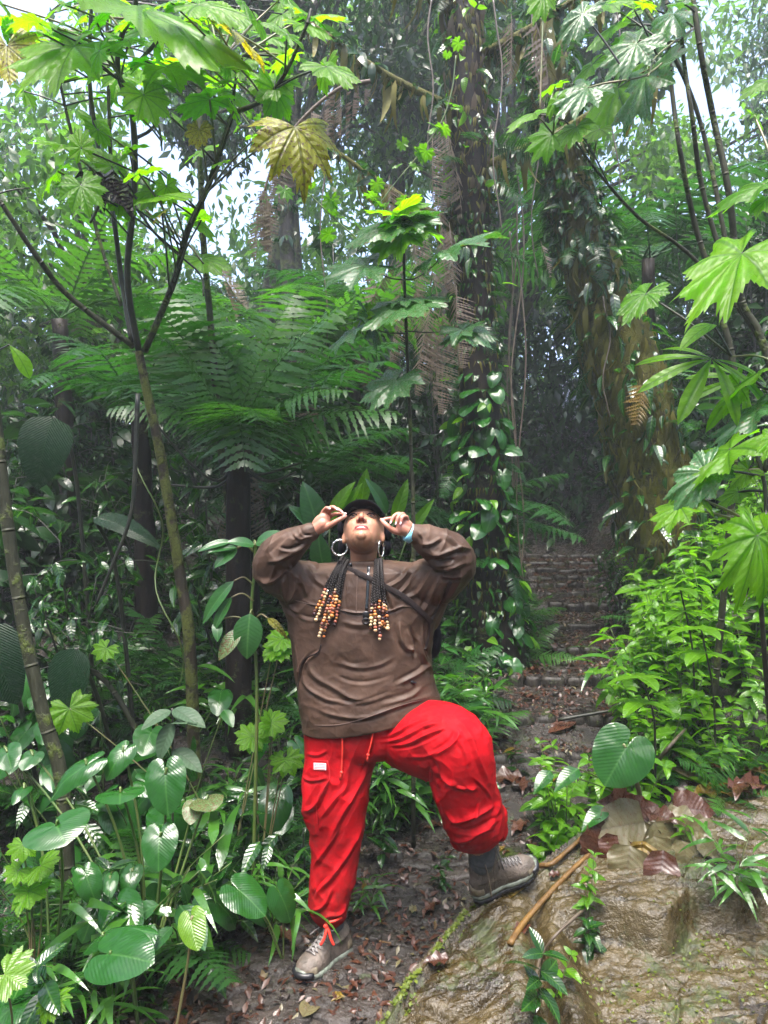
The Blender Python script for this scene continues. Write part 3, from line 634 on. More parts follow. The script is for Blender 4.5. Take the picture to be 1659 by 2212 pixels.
    tp.append(loft([hsec(v, a, b, Y_, ry, 40, 2.3) for v, a, b, Y_, ry in ((1560, 658, 815, 2.62, .12), (1610, 660, 822, 2.62, .115), (1640, 660, 811, 2.615, .11), (1680, 653, 801, 2.61, .11), (1724, 655, 796, 2.605, .11), (1757, 654, 791, 2.60, .105),
              (1785, 668, 788, 2.60, .10), (1846, 674, 777, 2.595, .095), (1898, 669, 768, 2.58, .09), (1945, 668, 755, 2.57, .085), (1970, 673, 750, 2.565, .08), (1985, 684, 741, 2.56, .06), (1993, 697, 730, 2.56, .04))]))
    tp += limb([(845, 1572, 2.62, 64), (890, 1588, 2.58, 76), (940, 1600, 2.52, 84), (982, 1612, 2.47, 80), (996, 1650, 2.46, 72), (1002, 1700, 2.48, 68), (1016, 1745, 2.50, 68), (1026, 1775, 2.52, 66)], 30)
    tp += limb([(1000, 1790, 2.53, 36), (998, 1812, 2.53, 26)]); tp += limb([(1060, 1765, 2.53, 38), (1074, 1792, 2.54, 24)]); tp += limb([(1010, 1785, 2.53, 42), (1050, 1782, 2.53, 30)])
    tp += limb([(676, 1700, 2.55, 20), (672, 1750, 2.55, 20)])
    V, F = remesh(tp, .0033, 4, .5); N = vnormals(V, F)
    TF = [(z2((620, 320), (720, 300), (850, 230), (960, 190)), 5, .007), (z2((640, 350), (760, 330), (900, 260), (1010, 230)), 5, .009), (z2((680, 370), (800, 360), (940, 300), (1040, 260)), 5, .009), (z2((720, 390), (850, 370), (1000, 300)), 4, -.006),
          (z2((1080, 180), (1180, 300), (1250, 480), (1300, 600)), 8, .010), (z2((1130, 280), (1080, 360), (960, 440)), 8, .012), (z2((950, 450), (1000, 560), (1020, 640)), 6, -.012), (z2((960, 500), (1050, 600), (1180, 640), (1230, 630)), 7, .014),
          (z2((1020, 640), (1120, 620), (1200, 660)), 5, -.010), (z2((1030, 780), (1100, 840), (1230, 800), (1350, 740)), 8, .013), (z2((1240, 720), (1230, 780), (1200, 850)), 4, .007), (z2((1040, 860), (1150, 900), (1280, 860), (1390, 780)), 7, -.010),
          (z2((1060, 960), (1150, 960), (1260, 900), (1340, 880)), 8, .012), (z2((1330, 640), (1360, 740), (1330, 860)), 7, .010), (z2((950, 480), (945, 580), (1000, 740), (1030, 900)), 5, .008), (z2((1200, 560), (1280, 640), (1330, 720)), 5, .006),
          (z2((150, 780), (230, 740), (300, 580)), 7, .016), (z2((150, 560), (200, 590), (300, 570)), 5, .010), (z2((240, 850), (330, 720), (420, 620)), 8, .010), (z2((290, 1010), (360, 850), (480, 640), (560, 480)), 9, .013), (z2((200, 1150), (300, 1000), (380, 880)), 7, .011),
          (z2((230, 800), (240, 860), (250, 940)), 5, -.008), (z2((220, 1300), (330, 1180), (450, 1000), (520, 860)), 9, .012), (z2((195, 1400), (260, 1380), (300, 1320), (320, 1260)), 7, .013), (z2((280, 1480), (300, 1430), (370, 1420), (420, 1350)), 6, .012),
          (z2((200, 1330), (240, 1250), (300, 1180)), 6, -.008), (z2((170, 420), (240, 430), (300, 400)), 5, .006), (z2((590, 300), (580, 400), (500, 560)), 5, -.006), (z2((440, 400), (420, 600), (360, 760)), 7, .006), (z2((310, 480), (310, 560), (330, 640)), 3, .006),
          (z2((1110, 330), (1160, 420), (1170, 520)), 7, .006), (z2((800, 440), (900, 440), (1000, 400)), 7, .006)]
    V = folds(V, N, TF); rdg = (1 - np.abs(vnoise(V @ np.array([[1, 0, .5], [0, 1, 0], [-.5, 0, .6]]), 12, 81))) ** 5; V = V + N * (rdg * .0045)[:, None]; V = V + N * (.004 * fbm(V * [1, 1, .6], 10, 3, 5) + .0012 * fbm(V, 40, 2, 19))[:, None]
    mb = MB(); mb.add(V, F, V[:, [0, 2]]); trousers = kid(mb, 'trousers', mr, root)
    tb_ = BVHTree.FromPolygons(V.tolist(), np.concatenate([f for f in F if f.shape[1] == 4]).tolist())
    for pl in (z2((388, 275), (392, 400), (386, 540)), z2((588, 240), (572, 350), (552, 430))):
        q_ = spline(np.array(pl), 10); C = np.array([on(tb_, a, b_, .006) for a, b_ in q_]); mb = MB(); mb.add(*tube(C, .0028, 8)); e = C[-1]
        mb.add(*sphere(e, [.006] * 3, 10, 8)); mb.add(*tube([e, e + [-.004, 0, -.022]], [.003, .004], 8)); sub(mb.build('drawstring', plain('red_cord', (.70, .035, .02), .6)), trousers)
    pk = ribbon(tb_, z2((165, 462), (300, 470)), .003, .0012, 'pocket_seam', plain('red_seam', (.42, .003, .006), .7), .0012); sub(pk, trousers)
    pk = ribbon(tb_, z2((300, 470), (312, 580), (235, 700), (235, 860)), .003, .0012, 'pocket_seam', bpy.data.materials['red_seam'], .0012); sub(pk, trousers)
    # patch: white flag shape with blue and red stripes and three letters
    a, b_, c_ = on(tb_, *z2((214, 480))[0], .005), on(tb_, *z2((288, 484))[0], .005), on(tb_, *z2((214, 518))[0], .005)
    X = b_ - a; Z = nrm(c_ - a) * .0215; nn = nrm(np.cross(X, Z)); nn = nn if nn[1] < 0 else -nn
    def quad(mb, x0, x1, y0, y1, h, mi, th=.0008):
        p = [a + X * x + Z * y + nn * h for x, y in ((x0, y0), (x1, y0), (x1, y1), (x0, y1))]; q_ = [p_ - nn * th for p_ in p]
        mb.add(np.array(p + q_), [np.array([[0, 1, 2, 3], [7, 6, 5, 4], [0, 4, 5, 1], [1, 5, 6, 2], [2, 6, 7, 3], [3, 7, 4, 0]])], None, .5, mi)
    pb_ = plain('patch_blue', (.03, .07, .42), .6); pr_ = plain('patch_red', (.65, .02, .02), .6); pw_ = plain('patch_white', (.78, .78, .80), .6)
    mb = MB(); quad(mb, 0, 1, 0, 1, 0, 0, .003); pt = mb.build('patch', [pw_], None, False); sub(pt, trousers)
    mb = MB()
    for k in range(4): quad(mb, .44 if k < 2 else .04, .97, .12 + k * .24, .20 + k * .24, .0012, 1)
    L3 = {'U': [(0, .2, 0, 1), (.8, 1, 0, 1), (.2, .8, .8, 1)], 'F': [(0, .2, 0, 1), (.2, 1, 0, .2), (.2, .8, .4, .6)], 'O': [(0, .2, 0, 1), (.8, 1, 0, 1), (.2, .8, 0, .2), (.2, .8, .8, 1)]}
    for k, ch in enumerate('UFO'):
        for x0, x1, y0, y1 in L3[ch]: quad(mb, .04 + k * .13 + x0 * .10, .04 + k * .13 + x1 * .10, .10 + y0 * .38, .10 + y1 * .38, .0012, 0)
    sub(mb.build('patch_print', [pb_, pr_], None, False), trousers)
    # ankle tie
    mb = MB(); e = P(703, 1996, 2.475)
    mb.add(*tube([P(697, 1988, 2.50), P(706, 1993, 2.475), P(722, 1990, 2.475), P(738, 1982, 2.50)], .004, 8))
    mb.add(*tube(spline([e, e + [.004, -.012, -.015], e + [-.004, -.02, -.04], e + [-.015, -.022, -.058]], 5), [.005] * 15 + [.004], 8)); mb.add(*tube(spline([e, e + [.012, -.012, -.015], e + [.02, -.018, -.04], e + [.03, -.02, -.06]], 5), [.005] * 15 + [.004], 8)); mb.add(*sphere(e + [.002, -.008, -.003], (.009, .007, .008), 10, 8))
    sub(mb.build('ankle_tie', bpy.data.materials['red_cord']), trousers)
    # ---- cap: crown, brim, black back part
    mb = MB(); cr = sphere((0, 0, 0), (1, 1, 1), 40, 26); Vc = cr[0].copy()
    Vc = Vc * np.array([.083, .100, .092]); k = Vc[:, 2] < .0; Vc[k, 2] *= .12
    Lc = Vc + np.array([0, -.010, .048]); mb.add(Hc + Lc @ RH.T, cr[1], cr[2]); cap = kid(mb, 'cap', blk, root)
    rings = []
    for k_, t in enumerate(np.linspace(-1, 1, 33)):
        ang = t * R(74); xi = math.sin(ang) * .080; yi = .052 + math.cos(ang) * .034 - .02; ln = .062 * math.cos(t * math.pi / 2 * .93) ** .55
        zo = .052 - .018 * (xi / .08) ** 2
        a0 = np.array([xi, yi, zo]); a1 = np.array([xi * 1.04, yi + ln, zo - .010 - .020 * t * t - ln * .16]); th = np.array([0, .0, .0028])
        pts = [a0 + th, (a0 + a1) / 2 + th + [0, 0, .004], a1 + th * .8, a1 + [0, .002, 0], a1 - th * .8, (a0 + a1) / 2 - th + [0, 0, .004], a0 - th, a0 + [0, -.004, 0]]
        rings.append([HL(*p_) for p_ in pts])
    mb = MB(); mb.add(*loft(np.array(rings))); sub(mb.build('brim', blk), cap)
    mb = MB(); Vb, Fb, ub = sphere((0, 0, 0), (1, 1, 1), 40, 28)
    Vb = Vb * np.array([.094, .070, .080]) * (1 + .06 * fbm(Vb, 2.2, 2, 4))[:, None]; mb.add(Vb + (P(784, 1160, 2.70) + np.array([0, 0, 0])), Fb, ub)
    for u_, v_, rx, rz in ((831, 1182, .024, .036), (741, 1180, .018, .034), (836, 1150, .017, .034), (738, 1140, .016, .034)): mb.add(*sphere(P(u_, v_, 2.68), (rx, .04, rz), 18, 12))
    kid(mb, 'head_wrap', blk, root)
    # ---- braids with beads
    bm_ = [plain('bead_' + n_, c_, .3, col2=tuple(x * .7 for x in c_), scale=160) for n_, c_ in (('cream', (.62, .44, .24)), ('orange', (.62, .18, .04)), ('amber', (.40, .17, .035)), ('brown', (.12, .035, .018)), ('plum', (.030, .008, .012)), ('rose', (.52, .15, .09)))]
    bm_.append(silver)
    z = z1
    LB = [((665, 480), (585, 620), (552, 690), (470, 868)), ((668, 490), (598, 620), (566, 700), (486, 905)), ((675, 495), (612, 620), (582, 735), (508, 1012)), ((682, 500), (622, 620), (600, 722), (535, 1015)),
          ((688, 505), (640, 600), (618, 690), (566, 935)), ((694, 508), (650, 610), (628, 735), (588, 880)), ((698, 512), (660, 640), (640, 770), (608, 938)), ((700, 505), (640, 640), (610, 740), (515, 960))]
    RB = [((880, 500), (868, 640), (852, 790), (845, 962)), ((888, 500), (880, 640), (875, 790), (874, 975)), ((896, 500), (893, 640), (902, 765), (905, 1032)), ((902, 500), (905, 640), (928, 780), (932, 955)), ((908, 500), (914, 640), (945, 800), (957, 962)), ((912, 500), (922, 660), (936, 770), (918, 940))]
    bi = 0
    for gi, gg in enumerate((LB, RB)):
        for si, s_ in enumerate(gg):
            p = z(*s_); q_ = spline(np.array(p[:3]), 14); n_ = len(q_); off = .008 + .007 * (si % 3)
            C = np.array([on(bvh, a_, b__, off, 2.52) for a_, b__ in q_])
            C[0] = P(*p[0], 2.585 if gi == 0 else 2.575)
            k = np.linspace(0, 1, n_)[:, None]
            C[:, 1:2] = np.minimum(C[:, 1:2], 2.56 - k * 0 + (1 - k) * .03)
            for _ in range(8): C[1:-1] = (C[:-2] + 2 * C[1:-1] + C[2:]) / 4
            W_ = spline(C, 4); L_ = np.concatenate([[0], np.cumsum(np.linalg.norm(np.diff(W_, axis=0), axis=1))]); mb = MB()
            T_ = np.gradient(W_, axis=0); T_ /= np.linalg.norm(T_, axis=1)[:, None]; B_ = np.cross(T_, [0, 1, 0]); B_ /= np.linalg.norm(B_, axis=1)[:, None]; N_ = np.cross(B_, T_)
            for k_ in range(3):
                ph = L_ / .026 * 2 * math.pi + k_ * 2 * math.pi / 3
                mb.add(*tube(W_ + B_ * (np.sin(ph) * .0038)[:, None] + N_ * (np.sin(2 * ph) * .0020)[:, None], .0028, 6))
            br = kid(mb, 'braid', hairm, root)
            q2 = spline(np.array([p[2], p[3]]), 1)[[0, -1]]; a3, b3 = q2; nb = int(np.hypot(*(b3 - a3)) / 6.6); 
            for j in range(nb):
                t = (j + .5) / nb; uvp = a3 * (1 - t) + b3 * t; uvp = uvp + np.array([math.sin(j * 1.7 + si) * .8, 0]); rr = float(rng.choice([.0052, .0058, .0064, .0080], p=[.4, .3, .2, .1]))
                c_ = on(bvh, *uvp, off + .004); mb = MB(); mb.add(*sphere(c_, (rr, rr, rr * .92), 12, 8)); bi += 1
                o = mb.build('bead', bm_[int(rng.choice(7, p=[.27, .14, .14, .17, .14, .11, .03]))]); sub(o, br)
    # ---- earrings, wristband
    for cu, cv, ru, rv, yy in ((734, 1183, 16.5, 16.5, 2.60), (823, 1185, 5.5, 18, 2.60)):
        pts = []
        for a_ in np.linspace(0, 2 * math.pi, 49): pts.append(P(cu + math.cos(a_) * ru, cv + math.sin(a_) * rv, yy + (0 if ru > 10 else .022) * math.cos(a_)))
        rad = .0030 + .0010 * (np.arange(49) % 4 < 2); mb = MB(); mb.add(*tube(np.array(pts), rad, 8, cap=False)); kid(mb, 'hoop_earring', silver, root)
    mb = MB(); a_, b_ = P(883, 1150, 2.467), P(891, 1155, 2.470); T_ = nrm(b_ - a_)
    x_ = nrm(np.cross(T_, [0, 1, 0])); y_ = np.cross(T_, x_); ring = lambda c_, r_: [c_ + (x_ * math.cos(t) * 1.05 + y_ * math.sin(t)) * r_ for t in np.arange(24) * math.pi / 12]
    mb.add(*loft(np.array([ring(a_ - T_ * .004, .0285), ring(a_ - T_ * .003, .0305), ring(b_ + T_ * .004, .0310), ring(b_ + T_ * .005, .029)]))); kid(mb, 'wristband', blue, root)
    # ---- socks
    for p in (((1044, 1790, 2.555, 22), (1043, 1835, 2.56, 24), (1040, 1860, 2.565, 25)), ((719, 1960, 2.56, 22), (716, 2000, 2.56, 24))):
        mb = MB(); [mb.add(*q_) for q_ in limb([(a, b_, y_, r_ + 3.5) for a, b_, y_, r_ in p])]; kid(mb, 'sock', plain('grey_sock', (.045, .05, .055), .9, col2=(.08, .085, .09), scale=90), root)
    # ---- boots
    def boot(heel, toe, side, up, lean, top, sc=1.0, name='boot'):
        heel = np.asarray(heel); toe = np.asarray(toe); y = nrm(toe - heel); L_ = np.linalg.norm(toe - heel); zz = nrm(np.asarray(up, float) - y * np.dot(up, y)); x = np.cross(y, zz)
        def W(a, b, c): return heel + x * a + y * b + zz * c
        def outl(s): return np.interp(s, [0, .06, .2, .42, .6, .75, .88, .96, 1.0], [.012, .030, .036, .033, .043, .047, .038, .022, .006]) * sc
        hts = lambda s: np.interp(s, [0, .08, .25, .40, .55, .70, .85, .95, 1.0], [.075, .10, .115, .115, .092, .072, .060, .045, .022]) * sc
        up_p = []
        rings = []
        for s in np.linspace(0.01, .99, 22):
            wd = outl(s) * .93; h = hts(s); a = np.arange(28) * 2 * math.pi / 28; ca, sa = np.cos(a), np.sin(a)
            X = np.sign(ca) * np.abs(ca) ** .8 * wd * (1 - .25 * (sa > 0) * sa ** 2); Z = np.where(sa > 0, sa ** .9 if False else np.abs(sa) ** .85 * (h - .03), -np.abs(sa) ** .5 * .015) + .03
            rings.append([W(i_, s * L_, j_) for i_, j_ in zip(X, Z)])
        up_p.append(loft(np.array(rings)))
        A = W(0, .24 * L_, .07 * sc); B = np.asarray(top)
        q_ = spline(np.array([A, A * .5 + B * .5 + y * .0, B]), 5)
        xs = x; ys = nrm(y - np.dot(y, nrm(B - A)) * nrm(B - A))
        up_p.append(loft([[c_ + xs * math.cos(t) * r1 + ys * math.sin(t) * r2 for t in np.arange(28) * math.pi / 14] for c_, r1, r2 in zip(q_, np.linspace(.038, .043, len(q_)) * sc, np.linspace(.055, .052, len(q_)) * sc)]))
        V, F = remesh(up_p, .003, 3, .5); N = vnormals(V, F); Lc = (V - heel) @ np.stack([x, y, zz], 1)
        # panel seams pressed into the upper
        d = np.zeros(len(V))
        for s0, sl in ((.30, .6), (.50, -.5), (.68, .3)):
            d -= .002 * np.exp(-((Lc[:, 1] / L_ - s0 - sl * (Lc[:, 2] - .05)) / .012) ** 2)
        V = V + N * (d + .0012 * fbm(V, 60, 2, 2))[:, None]
        mb = MB(); mb.add(V, F); bt = kid(mb, name, bootg, root)
        # toe cap, heel cup
        mb = MB(); rings = []
        for s in np.linspace(.80, 1.0, 8):
            wd = outl(s) * .99 + .0015; h = hts(s) * .78; a = np.arange(24) * 2 * math.pi / 24; ca, sa = np.cos(a), np.sin(a)
            rings.append([W(np.sign(c_) * abs(c_) ** .8 * wd, s * L_, (max(s_, 0) ** .8 * (h - .02) if s_ > 0 else -abs(s_) ** .6 * .012) + .024) for c_, s_ in zip(ca, sa)])
        mb.add(*loft(np.array(rings))); sub(mb.build('toe_cap', bootl), bt)
        mb = MB(); rings = []
        for s in np.linspace(0, .16, 6):
            wd = outl(s) * 1.0 + .002; a = np.arange(24) * 2 * math.pi / 24
            rings.append([W(np.sign(math.cos(t)) * abs(math.cos(t)) ** .8 * wd, s * L_ - .002, math.sin(t) * .028 + .035) for t in a])
        mb.add(*loft(np.array(rings))); sub(mb.build('heel_cup', bootl), bt)
        # midsole and lugged outsole
        for nm, z0, z1_, g_, mt in (('midsole', .004, .024, .002, mint), ('outsole', -.012, .006, .004, rub)):
            ss = np.concatenate([np.linspace(0, 1, 40), np.linspace(1, 0, 40)[1:-1]]); sg = np.concatenate([np.ones(40), -np.ones(38)])
            O = np.array([[sg[k] * (outl(ss[k]) + g_ + (.0022 * (k % 3 == 0) if nm == 'outsole' else 0)), ss[k] * (L_ + .004) - .002] for k in range(78)])
            tz = np.clip((O[:, 1] / L_ - .85) / .15, 0, 1) ** 2 * .016
            lo = [W(p_[0], p_[1], z0 + t_) for p_, t_ in zip(O, tz)]; mi_ = [W(p_[0] * 1.02, p_[1], (z0 + z1_) / 2 + t_) for p_, t_ in zip(O, tz)]; hi = [W(p_[0] * .96, p_[1], z1_ + t_) for p_, t_ in zip(O, tz)]
            mb = MB(); mb.add(*loft(np.array([lo, mi_, hi]))); sub(mb.build(nm, mt), bt)
        # rand at the toe
        mb = MB(); mb.add(*tube([W(math.sin(t) * outl(.93) * 1.25, L_ * (.86 + .135 * math.cos(t)), .022) for t in np.linspace(-1.5, 1.5, 16)], .011, 8)); sub(mb.build('toe_rand', rub), bt)
        # tongue and laces
        bb = BVHTree.FromPolygons(V.tolist(), np.concatenate([f for f in F if f.shape[1] == 4]).tolist())
        def surf(xx, s, extra=.003):
            o_ = Vector(W(xx, s * L_, .0)) + Vector(zz) * .3; h = bb.ray_cast(o_, Vector(-zz)); return (np.array(h[0]) if h[0] is not None else W(xx, s * L_, hts(s))) + zz * extra
        mb = MB(); rows = np.linspace(.44, .76, 7)
        for k, s in enumerate(rows):
            pts = [surf(-.020 * sc, s), surf(-.010 * sc, s + .01, .006), surf(0, s + .012, .007), surf(.010 * sc, s + .01, .006), surf(.020 * sc, s)]
            mb.add(*tube(spline(pts, 4), .0026, 6))
            if k < len(rows) - 1:
                s2 = rows[k + 1]
                for sgn in (-1, 1): mb.add(*tube(spline([surf(-.020 * sc * sgn, s), surf(0, (s + s2) / 2, .008), surf(.020 * sc * sgn, s2)], 4), .0024, 6))
        for sgn in (-1, 1):
            c_ = surf(0, .42, .010); mb.add(*tube(spline([c_, c_ + x * .02 * sgn + zz * .016, c_ + x * .038 * sgn + y * .01, c_ + x * .02 * sgn + y * .016, c_], 5), .0024, 6))
            mb.add(*tube(spline([c_, c_ + x * .012 * sgn + y * .03, c_ + x * .03 * sgn + y * .055 - zz * .02], 5), .0024, 6))
        sub(mb.build('laces', lace), bt)
        q0 = nrm(B - A); tc_ = B + ys * .040 + q0 * .012
        mb = MB(); mb.add(*sphere(tc_ - q0 * .02, (.024, .007, .045), 16, 12, np.stack([xs, ys, q0], 1))); sub(mb.build('tongue', bootg), bt)
        return bt
    heel = P(752, 2052, 2.60); heel[2] = .014; toe = P(644, 2122, 2.42); toe[2] = .012
    boot(heel, toe, 1, (0, 0, 1), 0, P(716, 1990, 2.565) + np.array([0, .0, -.01]), 1.05)
    heel = P(1020, 1938, 2.60); toe = P(1158, 1868, 2.66)
    boot(heel, toe, 1, (-.30, -.45, .85), 0, P(1042, 1815, 2.56), 1.0)
    # ---- the shoulder bag lies on the person: a thing of its own
    bag = thing('shoulder_bag', 'small black shoulder bag behind her hip on a dark strap crossing the brown jacket', 'bag', tuple(P(938, 1400, 2.62)))
    def bsub(o): o.parent = bag; o.matrix_parent_inverse = Matrix.Translation(-bag.location); return o
    st = ribbon(bvh, z1((690, 560), (760, 590), (850, 632), (940, 680), (1030, 725), (1100, 775), (1160, 830), (1215, 885), (1243, 920)), .019, .006, 'strap', strapm, .0022, parent=None, smooth=6); bsub(st)
    st = ribbon(bvh, z1((1368, 650), (1330, 740), (1280, 820), (1240, 900)), .011, .005, 'strap', strapm, .002, parent=None, smooth=4); bsub(st)
    mb = MB(); Vb, Fb, ub = sphere((0, 0, 0), (1, 1, 1), 28, 18); Vb = np.sign(Vb) * np.abs(Vb) ** .75 * np.array([.055, .05, .075]); mb.add(Vb + P(921, 1378, 2.66) , Fb, ub); bsub(mb.build('pouch', blk))
    st = ribbon(bvh, z1((1225, 900), (1228, 970), (1215, 1040), (1200, 1090)), .008, .005, 'strap', strapm, .002, parent=None); bsub(st)
    return root
build_person()
# ------------------------------------------------------------------ terrain
PY = np.array([-3, 2.2, 3.1, 3.56, 4.07, 5.4, 7.0, 8.4, 9.7, 12, 16, 24, 60.])
PZ = np.array([-.25, 0, .06, .18, .38, .47, .6, .8, .9, 1.3, 1.8, 2.4, 3.5])
PX = np.array([-.6, -.25, .20, .72, .90, 1.48, 1.92, 2.15, 2.30, 2.1, 1.2, 0, 0])
PW = np.array([.5, .40, .36, .36, .36, .36, .38, .42, .45, .5, .6, .6, .6])
def edgeY(x): return np.interp(x, [-.6, -.02, .08, .29, .54, .75, 1.07, 1.64, 2.4, 3.2], [1.0, 2.15, 2.3, 2.6, 2.72, 2.87, 3.0, 3.15, 3.4, 3.6])
def H(x, y):
    x = np.asarray(x, float); y = np.asarray(y, float)
    z = np.interp(y, PY, PZ); xc = np.interp(y, PY, PX); hw = np.interp(y, PY, PW)
    d = x - xc; r = np.clip(d - hw, 0, None); l = np.clip(-d - hw, 0, None)
    bank = sstep(2.9, 4.2, y)
    z = z + bank * (2.6 * (1 - np.exp(-r * .40)) + .10 * sstep(0, .25, r)) + (1 - bank) * .12 * r
    near = 1 - sstep(3.4, 6, y)
    z = z + .10 * sstep(.0, .5, l) * (1 - near) + .10 * l * (1 - near * .6) * np.exp(-l * .05) - near * .04 * l
    z = z + .9 * sstep(9.5, 13, y) * (np.abs(d) > 0)
    q = np.stack([x.ravel(), y.ravel(), 0 * x.ravel()], 1)
    n = (.05 * fbm(q, 1.3, 3, 31)).reshape(x.shape) * np.clip(np.abs(d) - hw * .7, 0, 1) * 1.6 + (.011 * fbm(q, 9, 3, 33)).reshape(x.shape)
    return z + n
def h1(x, y): return float(H(np.array([x]), np.array([y]))[0])
def grid_mesh(xs, ys, fz):
    X, Y = np.meshgrid(xs, ys); Z = fz(X, Y); V = np.stack([X.ravel(), Y.ravel(), Z.ravel()], 1)
    m, n = X.shape; i = np.arange(m - 1)[:, None] * n; j = np.arange(n - 1)[None]
    F = np.stack([i + j, i + j + 1, i + n + j + 1, i + n + j], -1).reshape(-1, 4); return V, [F], V[:, :2]
xs = np.unique(np.concatenate([np.linspace(-60, -6, 28), np.linspace(-6, -2, 50), np.linspace(-2, 3, 260), np.linspace(3, 8, 60), np.linspace(8, 60, 27)]))
ys = np.unique(np.concatenate([np.linspace(-30, 0, 16), np.linspace(0, 1.8, 10), np.linspace(1.8, 6, 230), np.linspace(6, 14, 110), np.linspace(14, 60, 50)]))
mb = MB(); mb.add(*grid_mesh(xs, ys, H)); tag(mb.build('ground', M['mud']), kind='structure')

# stone template: rounded irregular block
def block_tpl(n=5):
    V = []; F = []; idx = {}
    def vid(p):
        k = tuple(np.round(p, 5))
        if k not in idx: idx[k] = len(V); V.append(p)
        return idx[k]
    t = np.linspace(-1, 1, n + 1)
    for ax in range(3):
        for s in (-1, 1):
            for i in range(n):
                for j in range(n):
                    c = []
                    for a, b in ((i, j), (i + 1, j), (i + 1, j + 1), (i, j + 1)):
                        p = [0, 0, 0]; p[ax] = s; p[(ax + 1) % 3] = t[a]; p[(ax + 2) % 3] = t[b]; c.append(vid(p))
                    F.append(c if s > 0 else c[::-1])
    V = np.array(V, float); L = np.linalg.norm(V, axis=1)[:, None]; p = 7.0
    V = V / (np.abs(V) ** p).sum(1)[:, None] ** (1 / p); return V, np.array(F)
BV, BF = block_tpl()
def stones(mb, specs, seed=0):
    for k, (c, s, rz) in enumerate(specs):
        V = BV * np.asarray(s) / 2; V = V * (1 + .10 * fbm(V + k * 3.7, 9, 2, seed)[:, None]) + .006 * np.stack([fbm(V + k, 22, 2, seed + 5), fbm(V + k, 22, 2, seed + 6), fbm(V + k, 22, 2, seed + 7)], 1)
        ca, sa = math.cos(rz), math.sin(rz); V = np.stack([V[:, 0] * ca - V[:, 1] * sa, V[:, 0] * sa + V[:, 1] * ca, V[:, 2]], 1)
        mb.add(V + np.asarray(c), [BF], V[:, :2], float(rng.random()))
# the steps: each a row of set stones with a trodden tread behind it
STEPS = [(3.12, .10, .16), (3.56, .22, .15), (3.77, .317, .12), (4.07, .43, .13), (4.75, .50, .08), (5.43, .56, .10), (6.2, .61, .07), (7.0, .70, .12), (7.38, .76, .09), (7.76, .81, .09), (8.03, .86, .08), (8.43, .91, .08), (8.96, .95, .08), (9.7, 1.0, .08)]
for k, (y, z, rh) in enumerate(STEPS):
    y1 = STEPS[k + 1][0] if k + 1 < len(STEPS) else y + .6
    xc = float(np.interp(y, PY, PX)); hw = float(np.interp(y, PY, PW)) + .08; mb = MB(); sp = []
    rows = max(2, int(round((y1 - y) / .17)))
    for r_ in range(rows):
        yy = y + .08 + r_ * (y1 - y) / rows; x = xc - hw + rng.uniform(0, .06) + (yy - y) * .5
        while x < xc + hw + (yy - y) * .5:
            w_ = rng.uniform(.09, .20) if y < 6 else rng.uniform(.14, .3)
            hh = rh + .08 if r_ == 0 else .10
            zz = z - hh / 2 + rng.uniform(-.012, .008) - .006 * (r_ > 0) + (0 if r_ == 0 else rng.uniform(-.02, .004))
            if rng.random() > (.04 if r_ == 0 else .16): sp.append(((x + w_ / 2, yy + rng.uniform(-.015, .015), zz), (w_ * .97, (y1 - y) / rows * rng.uniform(.86, 1.0) + .02, hh), rng.normal(0, .05)))
            x += w_
    stones(mb, sp, 50 + k)
    xm = float(np.interp((y + y1) / 2, PY, PX)); xe = float(np.interp(y1, PY, PX)); q_ = [(xc - hw - .05, y + .035), (xc + hw + .05, y + .035), (xe + hw + .05, y1 + .08), (xe - hw - .05, y1 + .08)]
    gx_ = np.linspace(0, 1, 40); gy_ = np.linspace(0, 1, 14); U_, W_ = np.meshgrid(gx_, gy_); XX = (q_[0][0] * (1 - U_) + q_[1][0] * U_) * (1 - W_) + (q_[3][0] * (1 - U_) + q_[2][0] * U_) * W_; YY = (y + .035) * (1 - W_) + (y1 + .08) * W_
    ZZ = z - .012 + .012 * fbm(np.stack([XX.ravel(), YY.ravel(), 0 * XX.ravel()], 1), 9, 3, k).reshape(XX.shape); ZZ[0] -= rh; ZZ[:, 0] -= .15; ZZ[:, -1] -= .15; i = np.arange(13)[:, None] * 40; j = np.arange(39)[None]
    tag(MB().add(np.stack([XX.ravel(), YY.ravel(), ZZ.ravel()], 1), [np.stack([i + j, i + j + 1, i + 41 + j, i + 40 + j], -1).reshape(-1, 4)]).build('path_tread', M['mud']), kind='structure')
    o = mb.build('path_step', M['mstone']); tag(o, kind='structure')
# trodden stones in the mud of the lower path
mb = MB(); sp = []
for _ in range(110):
    y = rng.uniform(2.1, 3.15); xc = float(np.interp(y, PY, PX)); x = xc + rng.uniform(-.55, .45)
    if y < edgeY(x) - .02: continue
    s = rng.uniform(.05, .17); sp.append(((x, y, h1(x, y) - s * .12), (s, s * rng.uniform(.6, 1), s * .34), rng.uniform(0, 3)))
for _ in range(420):
    y = 2.1 + 5 * rng.random() ** 1.4; xc = float(np.interp(y, PY, PX)); x = xc + rng.uniform(-.45, .45)
    if y < edgeY(x) + .02: continue
    k = [q for q in STEPS if q[0] <= y]; z = (k[-1][1] if k else h1(x, y)); s = rng.uniform(.012, .045); sp.append(((x, y, z), (s, s * rng.uniform(.6, 1), s * .6), rng.uniform(0, 3)))
stones(mb, sp, 90); tag(mb.build('path', M['stone']), kind='structure')

